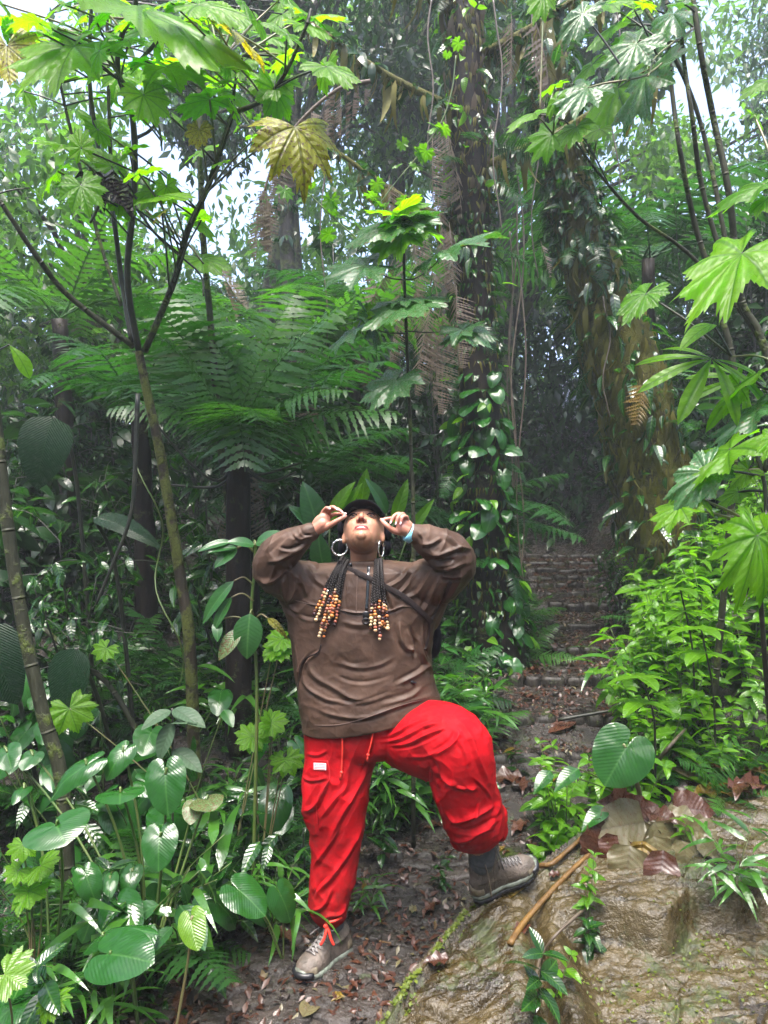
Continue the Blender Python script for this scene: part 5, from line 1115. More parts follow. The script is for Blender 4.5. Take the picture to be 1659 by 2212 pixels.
R2 = [(rr(1640, 795), rr(1335, 930), 'lobed', 2.2), (rr(1545, 1095), rr(1255, 1375), 'lobed', 2.1), (rr(1130, 1270), rr(1005, 1395), 'lobed', 2.3), (rr(1650, 865), rr(1590, 930), 'lobed', 2.2), (r7(1650, 150), r7(1300, 350), 'lobed', 2.1), (r7(1500, 240), r7(1400, 440), 'lobed', 2.2),
      (r7(1600, 370), r7(1200, 610), 'lobedG', 2.1), (r7(1450, 590), r7(1050, 830), 'lobed', 2.0), (r7(1320, 710), r7(1080, 975), 'lobedG', 2.0), (r7(1180, 900), r7(990, 1035), 'lobed', 2.0), (r7(1300, 860), r7(1400, 960), 'lobed', 2.0), (r7(1600, 1060), r7(1520, 1500), 'lobed', 1.9, TLh[0]),
      (r7(1650, 1050), r7(1420, 1290), 'lobed', 1.9), (r7(1690, 520), r7(1620, 660), 'lobed', 1.8), (rr(1420, 1400), rr(1275, 1450), 'lobed', 2.2, TBig), (r7(1550, 700), r7(1440, 800), 'lobed', 2.1), (r7(1500, 820), r7(1350, 900), 'lobed', 2.2), (rr(1600, 500), rr(1659, 560), 'lobed', 2.4), (rr(1659, 350), rr(1500, 420), 'lobed', 2.6)]
b = P(1700, 1500, 2.5); b[2] = h1(b[0], b[1])
RS2 = lobed_shrub('leafy dark-stemmed shrub at the right edge, large bright lobed leaves reaching over the bank', b, [([b, *PP([(1640, 1250, 2.1), (1655, 1100, 2.1), (1640, 1000, 2.1), (1600, 930, 2.1)], 2)], .010, .006, 'stemD'), (PP([(1650, 1020, 2.1), (1700, 850, 2.1), (1720, 600, 2.2), (1680, 380, 2.3)], 2), .009, .006, 'stemD'),
     (PP([(1710, 800, 2.1), (1640, 770, 2.15), (1580, 770, 2.2)], 2), .005, .003, 'petiole')], R2, 2.1, seed=12, wideR=.72)
# deeply cut leaf
CUT = thing('cut_leaf_plant', 'plant with deeply finger-cut bright leaves at the right above the bank', 'plant', tuple(P(1640, 830, 2.3)))
Cl = T_cut()
hero_leaf(CUT, Cl, 'lobed', P(1537, 775, 2.2), P(1478, 868, 2.05), (-.1, -.8, .6), wide=1.15); hero_leaf(CUT, Cl, 'lobed', P(1600, 820, 2.3), P(1540, 905, 2.2), (.2, -.6, .7))
pet(CUT, PP([(1537, 775, 2.2), (1580, 800, 2.25), (1640, 830, 2.3), (1700, 900, 2.3)], 2), .005, 'stemD')

# --- ribbed heart leaves at lower left
def l4(x, y): return (.3968 * x, 1426.4 + .3968 * y)
def heart_plant(label, base, leaves, mat='heart', tpls=TH, group=None, name='heart_leaf_plant', Y=2.3, nz=(0, -.8, .65)):
    rt = thing(name, label, 'plant', tuple(base), group)
    for lf in leaves:
        a, t = lf[0], lf[1]; y = lf[2] if len(lf) > 2 else Y; tp = tpls[lf[3]] if len(lf) > 3 and lf[3] is not None else tpls[0]; wd = lf[4] if len(lf) > 4 else 1.0; z_ = lf[5] if len(lf) > 5 else nz; mt = lf[6] if len(lf) > 6 else mat
        b_, t_ = P(*a, y), P(*t, y - .07); hero_leaf(rt, tp, mt, b_, t_, z_, wide=wd)
        bs = np.array(base); pet(rt, [bs, bs * .45 + b_ * .55 + [0, .06, .02], b_ + [0, .015, -.004], b_], .0048, 'stemG' if mt != 'heartL' else 'petiole')
    return rt
gb = P(320, 2010, 2.45); gb[2] = h1(gb[0], gb[1])
heart_plant('cluster of large glossy ribbed heart leaves beside the left trunk', gb, [(l4(900, 620), l4(905, 870), 2.25, 0, 1.0), (l4(870, 960), l4(850, 1165), 2.2, 0, 1.1), (l4(655, 720), l4(650, 775), 2.4, 2, 2.0, (0, -.3, 1)), (l4(670, 500), l4(550, 650), 2.5, 1, .9), (l4(470, 570), l4(200, 730), 2.45, 1, .7, (.1, -.4, 1)), (l4(720, 1150), l4(670, 1280), 2.45, 1), (l4(1120, 760), l4(1160, 800), 2.6, 0, 1.6, (0, -.3, 1), 'ribbedS'), (l4(1050, 790), l4(1030, 890), 2.6, 0, 1, (0, -.8, .6), 'ribbedS'), (l4(600, 1190), l4(575, 1300), 2.4, 1, .8, (0, -.8, .6), 'ribbed'), (l4(180, 520), l4(110, 600), 2.7, 2), (l4(40, 500), l4(60, 600), 2.7, 2)])
gb = P(110, 2000, 2.35); gb[2] = h1(gb[0], gb[1])
heart_plant('broad glossy heart leaf spreading low left of the cluster under the leaning trunk', gb, [(l4(305, 900), l4(360, 1005), 2.15, 2, 1.9, (0, -.45, .9)), (l4(130, 700), l4(60, 760), 2.5, 1, .8)])
gb = P(300, 2200, 2.2); gb[2] = h1(gb[0], gb[1])
heart_plant('wide glossy ribbed heart leaf low over the mud beside the path', gb, [(l4(600, 1600), l4(850, 1625), 2.0, 2, .9, (0, -.55, .85)), (l4(560, 1500), l4(820, 1360), 2.15, 1, .45, (0, -.2, 1))])
gb = P(375, 2160, 2.15); gb[2] = h1(gb[0], gb[1])
heart_plant('young yellow-green heart leaf upright on a pale stalk at the path edge', gb, [(l4(1040, 1415), l4(1070, 1590), 2.1, 0, .95, (.1, -1, .2), 'heartL')])
# giant dark pleated leaves
for lb, b_, t_, y, wd, z_ in (('giant dark pleated leaf at the left edge behind the leaning trunk', (-30, 1350), (20, 1530), 3.1, 1.0, (.1, -.9, .3)), ('giant dark pleated leaf hanging right of the leaning left trunk', (165, 1400), (110, 1570), 3.2, 1.0, (-.2, -.9, .3)),
                            ('giant dark drooping pleated leaf above the hanging vine', (115, 900), (60, 1055), 3.6, 1.1, (.2, -.8, .5)), ('long dark pleated leaf held level behind the curved vine', (205, 1118), (350, 1145), 3.4, .55, (0, -.5, .8))):
    rt = thing('pleated_leaf_plant', lb, 'plant', tuple(P(*b_, y))); hero_leaf(rt, TBig, 'pleat', P(*b_, y), P(*t_, y - .1), z_, wide=wd)
    bb_ = P(*b_, y); stemk(rt, 'stalk', [bb_, bb_ + [.05, .15, -.3], [bb_[0] + .1, bb_[1] + .3, h1(bb_[0] + .1, bb_[1] + .3)]], .008, .012, 'stemD')
# ribbed oval leaves by her elbow
gb = P(545, 1700, 2.75); gb[2] = h1(gb[0], gb[1]); rt = thing('ribbed_leaf_plant', 'upright plant with ribbed oval leaves beside her bent left-hand elbow', 'plant', tuple(gb))
stemk(rt, 'stem', [gb, *PP([(555, 1500), (543, 1330), (549, 1240), (552, 1170)], 2.72)], .007, .005, 'stemG')
for a, t_, m_, wd in (((540, 1325), (528, 1426), 'ribbed', 1.35), ((520, 1360), (462, 1420), 'ribbedS', 1.0), ((552, 1175), (608, 1140), 'ribbed', 1.1), ((550, 1178), (497, 1158), 'ribbed', 1.0), ((512, 1185), (458, 1215), 'ribbed', 1.1), ((512, 1183), (450, 1180), 'ribbed', .6), ((500, 1170), (425, 1175), 'ribbed', .6), ((505, 1255), (418, 1340), 'ribbed', .6), ((500, 1290), (450, 1360), 'ribbed', .6), ((578, 1335), (625, 1370), 'lobedY', .9), ((470, 1340), (468, 1380), 'ribbed', 1)):
    hero_leaf(rt, TE if m_ != 'lobedY' else TLA, m_, P(*a, 2.68), P(*t_, 2.62), (.05, -.7, .7), wide=wd); k = P(548, a[1] + 8, 2.72); pet(rt, [k, (k + P(*a, 2.68)) / 2 + [0, 0, .02], P(*a, 2.68)], .0035)
# small lobed-leaf seedlings low left and beside her hip
for lb, gb, lv in (('pale lobed-leaf seedling at the left edge, leaves stacked one above another', (60, 2040, 2.2), [((50, 1825), (48, 1868)), ((40, 1880), (5, 1912)), ((88, 1870), (118, 1880)), ((62, 1925), (20, 1950)), ((62, 1925), (100, 1935))]),
                   ('single wet lobed leaf low at the left edge over the mud', (10, 2230, 1.9), [((10, 2105), (60, 2130))]), ('pale lobed seedling at the bottom left with holes in its leaves', (110, 2240, 2.0), [((110, 2165), (85, 2205)), ((112, 2165), (135, 2175))]),
                   ('lobed-leaf seedling left of her jacket hem, broad level leaves', (560, 1800, 2.9), [((545, 1590), (500, 1605)), ((545, 1590), (570, 1625)), ((585, 1560), (620, 1580)), ((590, 1565), (560, 1545)), ((620, 1640), (640, 1680)), ((610, 1640), (590, 1670))]),
                   ('lobed-leaf seedling left of her waist in the dark undergrowth', (500, 1800, 3.1), [((605, 1400), (560, 1410)), ((610, 1380), (570, 1390)), ((590, 1400), (625, 1392)), ((230, 1400), (200, 1430)), ((150, 1530), (170, 1590))])):
    b_ = P(gb[0], min(gb[1], 2190), gb[2]); b_[2] = h1(b_[0], b_[1]); rt = thing('lobed_leaf_seedling', lb, 'seedling', tuple(b_))
    for a, t_ in lv:
        A_ = P(*a, gb[2]); hero_leaf(rt, TL[int(rng.integers(0, 4))] if 'holes' not in lb else TLh[1], 'lobed' if 'wet' not in lb else 'heartL', A_, P(*t_, gb[2] - .04), (.0, -.6, .8), wide=1.2); pet(rt, [b_, b_ * .5 + A_ * .5 + [0, .04, .02], A_], .003)
# the felted dark plant
gb = P(372, 1700, 2.7); gb[2] = h1(gb[0], gb[1]); rt = thing('felted_leaf_plant', 'plant with dull grey-green leaves rising behind the largest heart leaf', 'plant', tuple(gb)); stemk(rt, 'stem', [gb, P(373, 1600, 2.7), P(372, 1530, 2.7)], .005, .004, 'stemD')
for a, t_ in (((374, 1532), (420, 1545)), ((370, 1535), (300, 1560)), ((374, 1560), (330, 1640)), ((376, 1560), (395, 1545)), ((374, 1620), (435, 1650)), ((374, 1536), (440, 1550))): hero_leaf(rt, TE, 'sandy', P(*a, 2.7), P(*t_, 2.62), (0, -.5, .9))

# --- on and by the rock at right
gb = UVG(1385, 1745); rt = thing('heart_leaf_plant', 'single large glossy ribbed heart leaf on a pale stalk standing on top of the rock', 'plant', tuple(gb)); A_ = P(1352, 1615, 2.75)
hero_leaf(rt, TH[2], 'heart', A_, P(1300, 1708, 2.70), (-.25, -1, .5), wide=1.15); stemk(rt, 'stalk', [gb, P(1378, 1700, 2.85), A_ + [0, .02, -.005], A_], .012, .005, 'petiole')
for a, t_ in (((1250, 1660), (1195, 1690)), ((1310, 1745), (1255, 1775)), ((1190, 1665), (1150, 1700))): hero_leaf(rt, TLA, 'heart', P(*a, 2.8), P(*t_, 2.72), (0, -.4, 1), wide=1.6); pet(rt, [gb, (gb + P(*a, 2.8)) / 2 + [0, 0, .02], P(*a, 2.8)], .004, 'stemG')
for lb, pts, r in (('upper yellow woody root lying across the rock by her boot', ((1148, 1889), (1160, 1878), (1190, 1868), (1220, 1846), (1262, 1812), (1310, 1762), (1345, 1735)), .011), ('lower yellow woody root angling down the rock face', ((1098, 2045), (1130, 1994), (1190, 1930), (1240, 1876), (1290, 1830), (1330, 1800)), .012)):
    W_ = []
    for u, v in pts: g_ = UVG(u, v); W_.append(g_ + rng.normal(0, .004, 3) + [0, -.012, .014])
    vine(lb, W_, r * .9, r * .6, 'root', 'root', cat='root')
vine('thin reddish stem trailing down the rock crevice', [UVG(u, v) + [0, -.02, .03] for u, v in ((1260, 1975), (1200, 2030), (1165, 2080), (1150, 2150))], .005, .004, 'twig', 'stem', cat='stem')
rt = thing('wilted_leaf_pile', 'heap of wilted grey and brown leaves hanging over the rock edge', 'dead leaves', tuple(UVG(1380, 1800))); pts = []
for a, t_, m_ in (((1350, 1790), (1410, 1950), 'deadP'), ((1330, 1790), (1310, 1880), 'deadL'), ((1400, 1790), (1475, 1880), 'deadP'), ((1430, 1780), (1500, 1850), 'deadP'), ((1370, 1780), (1345, 1900), 'deadP'), ((1450, 1800), (1530, 1800), 'deadP'), ((1320, 1780), (1300, 1850), 'deadL'), ((1390, 1770), (1460, 1770), 'deadL'),
                  ((1340, 1770), (1400, 1740), 'deadL'), ((1500, 1830), (1545, 1850), 'deadP'), ((1380, 1830), (1375, 1935), 'deadY'), ((1420, 1770), (1520, 1790), 'deadP'), ((1330, 1820), (1325, 1900), 'deadL'), ((1400, 1820), (1440, 1900), 'deadP'), ((1460, 1830), (1500, 1880), 'deadP'), ((1380, 1790), (1300, 1790), 'deadP'), ((1440, 1760), (1540, 1745), 'deadL'), ((1350, 1840), (1350, 1930), 'deadP'), ((1420, 1850), (1420, 1950), 'deadL'), ((1310, 1800), (1275, 1870), 'deadL'), ((1480, 1780), (1550, 1820), 'deadP'), ((1360, 1760), (1310, 1730), 'deadL')):
    g_ = UVG(*a); hero_leaf(rt, TDead if rng.random() < .5 else T_strip(.6, 10, 8, 'ovate', .5, .1, wav=1.0), m_, g_ + [0, -.06, .05], P(*t_, g_[1] - .16), (rng.uniform(-.5, .5), -.9, .5), wide=1.5)
# small leaf under her raised boot
g_ = UVG(1060, 1935); rt = thing('fallen_leaf', 'yellow-green leaf pressed under her raised boot on the rock', 'leaf', tuple(g_)); hero_leaf(rt, TLA, 'deadY', g_ + [-.02, -.02, .004], P(1135, 1880, 2.62) + [0, -.05, 0], (-.3, -.8, .6), wide=1.2)
vine('thin dark stalk sticking up before her raised boot', [P(1062, 1938, 2.50), P(1056, 1900, 2.5), P(1048, 1868, 2.5)], .003, .003, 'twig', 'stalk', cat='stalk')
# ------------------------------------------------------------------ prototypes of small plants (meshes shared by all copies)
def rot(ax, a): return np.array(Matrix.Rotation(a, 4, Vector(ax)).to_3x3())
def leaf_at(p, az, el, s, roll=0.0, wide=1.0):
    d = np.array([math.cos(az) * math.cos(el), math.sin(az) * math.cos(el), math.sin(el)])
    n = np.array([-math.cos(az) * math.sin(el), -math.sin(az) * math.sin(el), math.cos(el)]); sd = np.cross(d, n); n = n * math.cos(roll) + sd * math.sin(roll)
    m = MX(p, d, n, s); m[:3, 0] *= wide; return m
def leaves_at(p, az, el, s, roll):
    d = np.stack([np.cos(az) * np.cos(el), np.sin(az) * np.cos(el), np.sin(el)], 1); n = np.stack([-np.cos(az) * np.sin(el), -np.sin(az) * np.sin(el), np.cos(el)], 1); x = np.cross(d, n)
    n = n * np.cos(roll)[:, None] + x * np.sin(roll)[:, None]; x = np.cross(d, n); M4 = np.zeros((len(p), 4, 4)); M4[:, :3, 0] = x * s[:, None]; M4[:, :3, 1] = d * s[:, None]; M4[:, :3, 2] = n * s[:, None]; M4[:, :3, 3] = p; M4[:, 3, 3] = 1; return M4
def seedling(seed, h=.3, nodes=5, ls=.085, tpl=None, mat='bright', stems=1, wide=1.0):
    rg = np.random.default_rng(seed); mb = MB(); ms = []; tt = []
    for s in range(stems):
        a0 = rg.uniform(0, 6.3); lean = rg.uniform(.02, .3) * h; top = np.array([math.cos(a0) * lean, math.sin(a0) * lean, h * rg.uniform(.75, 1.05)]); b0 = np.array([rg.normal(0, .03), rg.normal(0, .03), -.03]) * (stems > 1)
        C = spline([b0 + [0, 0, -.02], b0 * .5 + top * .45 + [0, 0, .03 * h], top], 5); mb.add(*tube(C, np.linspace(.0032, .0016, len(C)), 5), .5, 1)
        for k in range(nodes):
            f = .25 + .75 * (k + 1) / nodes; p = C[int(f * (len(C) - 1))]; a = a0 + k * 1.6 + rg.normal(0, .25)
            for j in range(2 if k < nodes - 1 else 3):
                ms.append(leaf_at(p, a + j * (math.pi if k < nodes - 1 else 2.1) + rg.normal(0, .2), rg.uniform(-.15, .55) + (.25 if k == nodes - 1 else 0), ls * rg.uniform(.7, 1.2) * (1.15 - .45 * f * (k == nodes - 1)), rg.normal(0, .3), wide)); tt.append(rg.random())
    mb.many(tpl or TS, ms, tt, 0); return mb.mesh('leafy_plant', [M[mat], M['stemD'] if mat != 'bright' else M['stemG']])
def grasses(seed, n=9, h=.28, ls=.15, mat='grass'):
    rg = np.random.default_rng(seed); mb = MB(); ms = []; tt = []
    for s in range(n):
        a0 = rg.uniform(0, 6.3); top = np.array([math.cos(a0), math.sin(a0), 0]) * rg.uniform(.2, .7) * h + [0, 0, h * rg.uniform(.5, 1)]; C = spline([np.array([0, 0, -.03]), top * [.35, .35, .65], top], 4); mb.add(*tube(C, .0013, 4), .5, 1)
        for k in range(4):
            p = C[int((.3 + .7 * k / 3) * (len(C) - 1))]; ms.append(leaf_at(p, a0 + rg.normal(0, .9) + (k % 2) * 1.2, rg.uniform(.0, .8), ls * rg.uniform(.6, 1.2), rg.normal(0, .5))); tt.append(rg.random())
    mb.many(TB, ms, tt, 0); return mb.mesh('grass_clump', [M[mat], M['stemG']])
def rosette(seed, n=8, ls=.2, tpl=None, mat='ribbed', h=.12, wide=1.0, el=(.1, .9)):
    rg = np.random.default_rng(seed); mb = MB(); ms = []; tt = []
    for k in range(n):
        a = k * 2.4 + rg.normal(0, .3); e = rg.uniform(*el); p = np.array([math.cos(a) * .3, math.sin(a) * .3, 1]) * h * rg.uniform(.4, 1.2); C = spline([np.array([0, 0, -.03]), p * [.4, .4, .6], p], 3); mb.add(*tube(C, .002, 4), .5, 1)
        ms.append(leaf_at(p, a, e * .5, ls * rg.uniform(.65, 1.15), rg.normal(0, .2), wide)); tt.append(rg.random())
    mb.many(tpl or TE, ms, tt, 0); return mb.mesh('broad_leaf_herb', [M[mat], M['stemG']])
FSI = [T_frond(20, 'si', .26, .5, seed=k, lift=.5) for k in range(2)]; FBI = [T_frond(17, 'bi', .36, (.45, .6, .35)[k], 10, seed=k, lift=.35) for k in range(3)]
FDEAD = [T_frond(34, 'si', .26, .12, 8, seed=5 + k, dead=.7, lift=.1) for k in range(2)]; FBS = [T_frond((24, 22, 26, 20)[k], 'si', (.34, .30, .36, .28)[k], (.4, .6, .5, .75)[k], seed=30 + k, lift=.35) for k in range(4)]; FHANG = [T_frond(15, 'si', .22, .1, seed=40 + k, dead=1.3, lift=.0) for k in range(3)]
def fernp(seed, n=8, L=.4, mat='fern', tpls=None):
    rg = np.random.default_rng(seed); mb = MB()
    for k in range(n): mb.many((tpls or FSI)[int(rg.integers(0, 2))], [leaf_at((0, 0, 0), k * 2.4 + rg.normal(0, .2), rg.uniform(.1, .7), L * rg.uniform(.7, 1.15), rg.normal(0, .15))], [rg.random()], 0)
    return mb.mesh('small_fern', [M[mat]])
def shrubm(seed, h=2.0, w=.8, n=260, ls=.13, tpl=None, mat='mid', stems=4):
    rg = np.random.default_rng(seed); sm = MB(); lm = MB(); ms = []; tt = []
    for s in range(stems):
        a = rg.uniform(0, 6.3); top = np.array([math.cos(a) * w * rg.uniform(.1, .7), math.sin(a) * w * rg.uniform(.1, .7), h * rg.uniform(.7, 1)]); C = spline([np.array([rg.normal(0, .08), rg.normal(0, .08), -.1]), top * [.3, .3, .5], top], 6); sm.add(*tube(C, np.linspace(.014, .004, len(C)), 6), .5)
        nb = 9
        for b in range(nb):
            f = .25 + .75 * b / (nb - 1); p = C[int(f * (len(C) - 1))]; az = rg.uniform(0, 6.3); q = p + np.array([math.cos(az), math.sin(az), rg.uniform(-.1, .6)]) * w * rg.uniform(.3, .7); D = spline([p, (p + q) / 2 + [0, 0, .06], q], 4); sm.add(*tube(D, .003, 4, cap=False), .5)
            for k in range(max(4, n // (stems * nb))):
                g = rg.uniform(.15, 1); pp = D[int(g * (len(D) - 1))] + rg.normal(0, .03, 3); ms.append(leaf_at(pp, az + rg.choice([-1, 1]) * rg.uniform(.2, 1.6), rg.uniform(-.8, .4), ls * rg.uniform(.6, 1.3), rg.normal(0, .5))); tt.append(rg.random())
    lm.many(tpl or TS2, ms, tt, 0); return sm.mesh('stems', [M['stemD']]), lm.mesh('foliage', [M[mat]])
PR = {'bank': [seedling(k, .26 + .03 * k, 5, .085, mat='bright', stems=1 + k % 3) for k in range(6)] + [seedling(20 + k, .40, 6, .12, TS2, 'bright', 1, 1.1) for k in range(3)],
      'low': [seedling(40 + k, .2 + .03 * k, 5, .09, mat='mid', stems=1 + k % 3) for k in range(5)] + [seedling(50 + k, .42, 6, .13, TE, 'mid', 1, .9) for k in range(2)],
      'grass': [grasses(60 + k) for k in range(3)] + [grasses(66, 12, .4, .24)], 'herb': [rosette(70 + k) for k in range(2)] + [rosette(75, 6, .17, TH[0], 'heart', .16, 1, (-.6, .3)), rosette(76, 7, .15, TL[0], 'mid', .2, 1.1, (-.3, .5))],
      'fern': [fernp(80), fernp(81, 9, .5, 'fernB'), fernp(82, 7, .45, 'fern', FBI)]}
SH = [shrubm(100 + k, h_, w_, n_, l_, t_, m_) for k, (h_, w_, n_, l_, t_, m_) in enumerate(((1.7, .7, 420, .12, TS2, 'mid'), (2.3, .8, 520, .14, TSimple, 'dark'), (1.2, .6, 380, .10, TS2, 'mid'), (3.0, 1.0, 800, .14, TSimple, 'dark'), (2.0, .8, 300, .22, TE, 'dark'), (1.4, .7, 520, .11, TS2, 'bright'), (1.7, .7, 260, .2, TLA, 'mid')))]
NAMES = {'bank': 'bright_leafy_plant', 'low': 'leafy_plant', 'grass': 'grass_clump', 'herb': 'broad_leaf_herb', 'fern': 'small_fern'}
def put(kind, x, y, s=1.0, label='', group='', tilt=.12, z=None, cat='plant', vi=None):
    me = PR[kind][int(rng.integers(0, len(PR[kind]))) if vi is None else vi]; o = link(NAMES[kind], me)
    o.location = (x, y, (surf_z(x, y) if z is None else z) - .012); o.rotation_euler = (rng.normal(0, tilt), rng.normal(0, tilt), rng.uniform(0, 6.3)); o.scale = (s,) * 3
    return tag(o, label, cat, group)
def xcw(y): return float(np.interp(y, PY, PX)), float(np.interp(y, PY, PW))
CORR = np.array([[1195, 1120, 1300], [1300, 1150, 1345], [1400, 1120, 1350], [1500, 1065, 1335], [1600, 1060, 1270], [1700, 1065, 1225], [1800, 900, 1130], [1900, 830, 1000], [2000, 640, 960], [2212, 560, 850]])
def blocks(x, y, h=.3, m=12):
    z = h1(x, y); q = proj(np.array([[x, y, z], [x, y, z + h]]))
    for f in (0, .5, 1):
        u, v = q[0] * (1 - f) + q[1] * f
        if 1195 < v < 2100 and np.interp(v, CORR[:, 0], CORR[:, 1]) - m < u < np.interp(v, CORR[:, 0], CORR[:, 2]) + m: return True
    return False
def visible(x, y, z, m=150):
    q = proj(np.array([[x, y, z]]))[0]; return -m < q[0] < 1659 + m and q[1] < 2212 + m
# --- the right bank
n = 0
while n < 285:
    y = 2.95 + 4.3 * rng.random() ** 1.3; c, w_ = xcw(y); x = c + w_ + .06 + rng.random() ** 1.3 * 1.9
    if y < edgeY(x) + .1 or not visible(x, y, h1(x, y), 60) or blocks(x, y, .25): continue
    put('bank', x, y, rng.uniform(.7, 1.25), 'small bright green leafy plant in the thicket covering the right-hand bank', 'bright leafy plants on the right bank', .2); n += 1
for k in range(16):
    y = rng.uniform(3.4, 6.5); c, w_ = xcw(y); x = c + w_ + .1 + rng.random() * 1.6
    put('fern' if k % 2 else 'herb', x, y, rng.uniform(.6, .9), 'small fern among the bright leafy plants on the bank' if k % 2 else 'broad-leaved herb among the bright plants on the bank', 'ferns in the bank thicket' if k % 2 else 'herbs in the bank thicket')
# the two tall seedlings standing out of the bank
for (u, v, top, Y, lb) in ((1545, 1620, 1360, 3.3, 'tall dark-stemmed seedling with whorled ribbed leaves on the right bank'), (1415, 1610, 1465, 3.2, 'shorter dark-stemmed seedling leaning left beside the path'), (1500, 1500, 1275, 3.6, 'topmost whorled seedling in the thicket on the bank')):
    b_ = P(u, v, Y); rt = thing('whorled_seedling', lb, 'seedling', tuple(b_)); T_ = P(u - 30, top, Y - .1); stemk(rt, 'stem', [[b_[0], b_[1], h1(b_[0], b_[1])], b_, (b_ + T_) / 2 + [.02, 0, 0], T_], .006, .004, 'stemD')
    for j in range(8):
        a = j * .8; f = (j % 2) * .10; p = T_ - [0, 0, f]; d = np.array([math.cos(a), math.sin(a) * .8, .15 - f]); hero_leaf(rt, TE, 'bright', p, p + nrm(d) * .15, (0, 0, 1))
# --- left of the path: dark undergrowth
LOWP = [('low', 105, 'glossy dark green leafy plant in the undergrowth left of the path', 'leafy plants in the left undergrowth'), ('grass', 56, 'tuft of wet bamboo-like grass left of the path', 'grass tufts beside the path'), ('herb', 34, 'broad-leaved herb in the dark left undergrowth', 'broad-leaved herbs in the left undergrowth'), ('fern', 40, 'small dark fern in the left undergrowth', 'small ferns in the left undergrowth')]
for kind, cnt, lb, gp in LOWP:
    n = 0
    while n < cnt:
        y = 2.15 + 4.6 * rng.random() ** 1.25; c, w_ = xcw(y); l_ = rng.random() ** (1.3 if kind != 'grass' else 2.2) * 2.6; x = c - w_ - .02 - l_
        if kind == 'grass': y = min(y, 4.0)
        if not visible(x, y, h1(x, y), 80) or blocks(x, y, .25, 25 if kind != 'grass' else 8): continue
        if y < 2.6 and l_ < .12: continue
        q = proj(np.array([[x, y, h1(x, y) + .15]]))[0]
        if 645 < q[0] < 800 and y < 2.75: continue
        put(kind, x, y, rng.uniform(.7, 1.25) * (.8 if y < 2.5 else 1) * (1.25 if y > 4 else 1), lb, gp, .15); n += 1
# --- plants on stairs' edge, between her legs and on the rock
for k, (u, v, kd, s, lb) in enumerate(((850, 1760, 'low', .9, 'glossy leafy plant seen between her legs at the stone step'), (890, 1735, 'low', 1.0, 'leafy plant growing from the steps behind her raised knee'), (820, 1830, 'low', .8, 'leafy plant low between her legs'), (800, 1930, 'grass', .6, 'small grass tuft right of her standing leg'),
        (1160, 1740, 'bank', .7, 'bright leafy plant growing at the rock top beside her raised boot'), (1215, 1720, 'bank', .9, 'bright leafy plant behind the yellow roots'), (1290, 1690, 'low', .9, 'dark leafy plant under the single heart leaf'), (1190, 1780, 'low', .6, 'little leafy plant right of her raised boot'),
        (1255, 1935, 'bank', .55, 'bright leafy plant rooted in the rock crevice'), (1262, 2020, 'low', .6, 'glossy leafy plant hanging lower in the rock crevice'), (1180, 2150, 'bank', .62, 'leafy plant at the bottom of the rock crevice'), (1150, 2190, 'low', .7, 'dark leafy plant at the bottom edge of the rock'), (1595, 1880, 'grass', .62, 'bright grassy plant hanging on the right of the rock'),
        (1480, 1790, 'bank', .4, 'tiny plant standing on the rock top'), (1350, 1700, 'bank', .8, 'bright leafy plant behind the heart leaf stalk'), (940, 1880, 'low', .5, 'little plant on the mossy riser behind her leg'), (1000, 1780, 'low', .6, 'small plant on the stone step behind her calf'), (1120, 1640, 'low', .5, 'small plant on the step right of her knee'),
        (1080, 1500, 'low', .9, 'leafy plant at the left edge of the steps'), (1050, 1450, 'low', 1.0, 'leafy plant at the foot of the dark trunk'), (1120, 1390, 'fern', .9, 'fern arching over the left side of the steps'), (1130, 1300, 'fern', .9, 'upper fern arching over the left side of the steps'), (990, 1480, 'low', 1.1, 'leafy plant behind her raised thigh'), (1020, 1520, 'bank', .9, 'bright plant just beyond her raised thigh'))):
    g_ = UVG(u, v + 40); put(kd, g_[0], g_[1], s, lb, 'single plants by the steps and rock', .15, z=g_[2])

for k in range(20):
    u = rng.uniform(1170, 1660); v = float(np.interp(u, [1150, 1250, 1400, 1659], [1865, 1800, 1740, 1700])) + rng.uniform(-35, 12); g_ = UVG(u, v)
    put(['bank', 'low', 'fern', 'bank', 'grass'][k % 5], g_[0], g_[1], rng.uniform(.35, .7), ['small bright plant creeping over the top edge of the rock', 'small dark plant creeping over the top edge of the rock', 'little fern on the top edge of the rock', 'small bright plant creeping over the top edge of the rock', 'grass tuft on the top edge of the rock'][k % 5], ['bright plants on the rock edge', 'dark plants on the rock edge', 'ferns on the rock edge', 'bright plants on the rock edge', 'grass on the rock edge'][k % 5], .3, z=g_[2])
# ------------------------------------------------------------------ trees
def epi(mb, C, r, n, ls, tpls, mi, rg, hang=.3, lo=0, hi=1):
    "leaves growing all round a trunk line C"
    f = rg.uniform(lo, hi, n); i = (f * (len(C) - 1)).astype(int); a = rg.uniform(0, 6.3, n); rad = np.interp(f, np.linspace(0, 1, len(r)), r); a2 = a + rg.normal(0, .5, n)
    el = rg.uniform(min(-1.2, hang - .3), hang, n); s = ls * rg.uniform(.5, 1.3, n); p = np.asarray(C)[i] + np.stack([np.cos(a), np.sin(a), 0 * a], 1) * (rad * 1.02)[:, None]
    ms = leaves_at(p, a2, el, s, rg.normal(0, .4, n)); w = rg.integers(0, len(tpls), n); tt = rg.random(n)
    for k, tp in enumerate(tpls):
        if (w == k).any(): mb.many(tp, ms[w == k], tt[w == k], mi)
rg = np.random.default_rng(5)
C = spline(PP([(1072, 1440, 5.1), (1058, 1250, 5.05), (1042, 1000, 5.0), (1030, 700, 5.0), (1018, 450, 4.95), (1008, 200, 4.9), (1000, 0, 4.9), (995, -140, 4.9)], 5), 10); C[0][2] -= .3
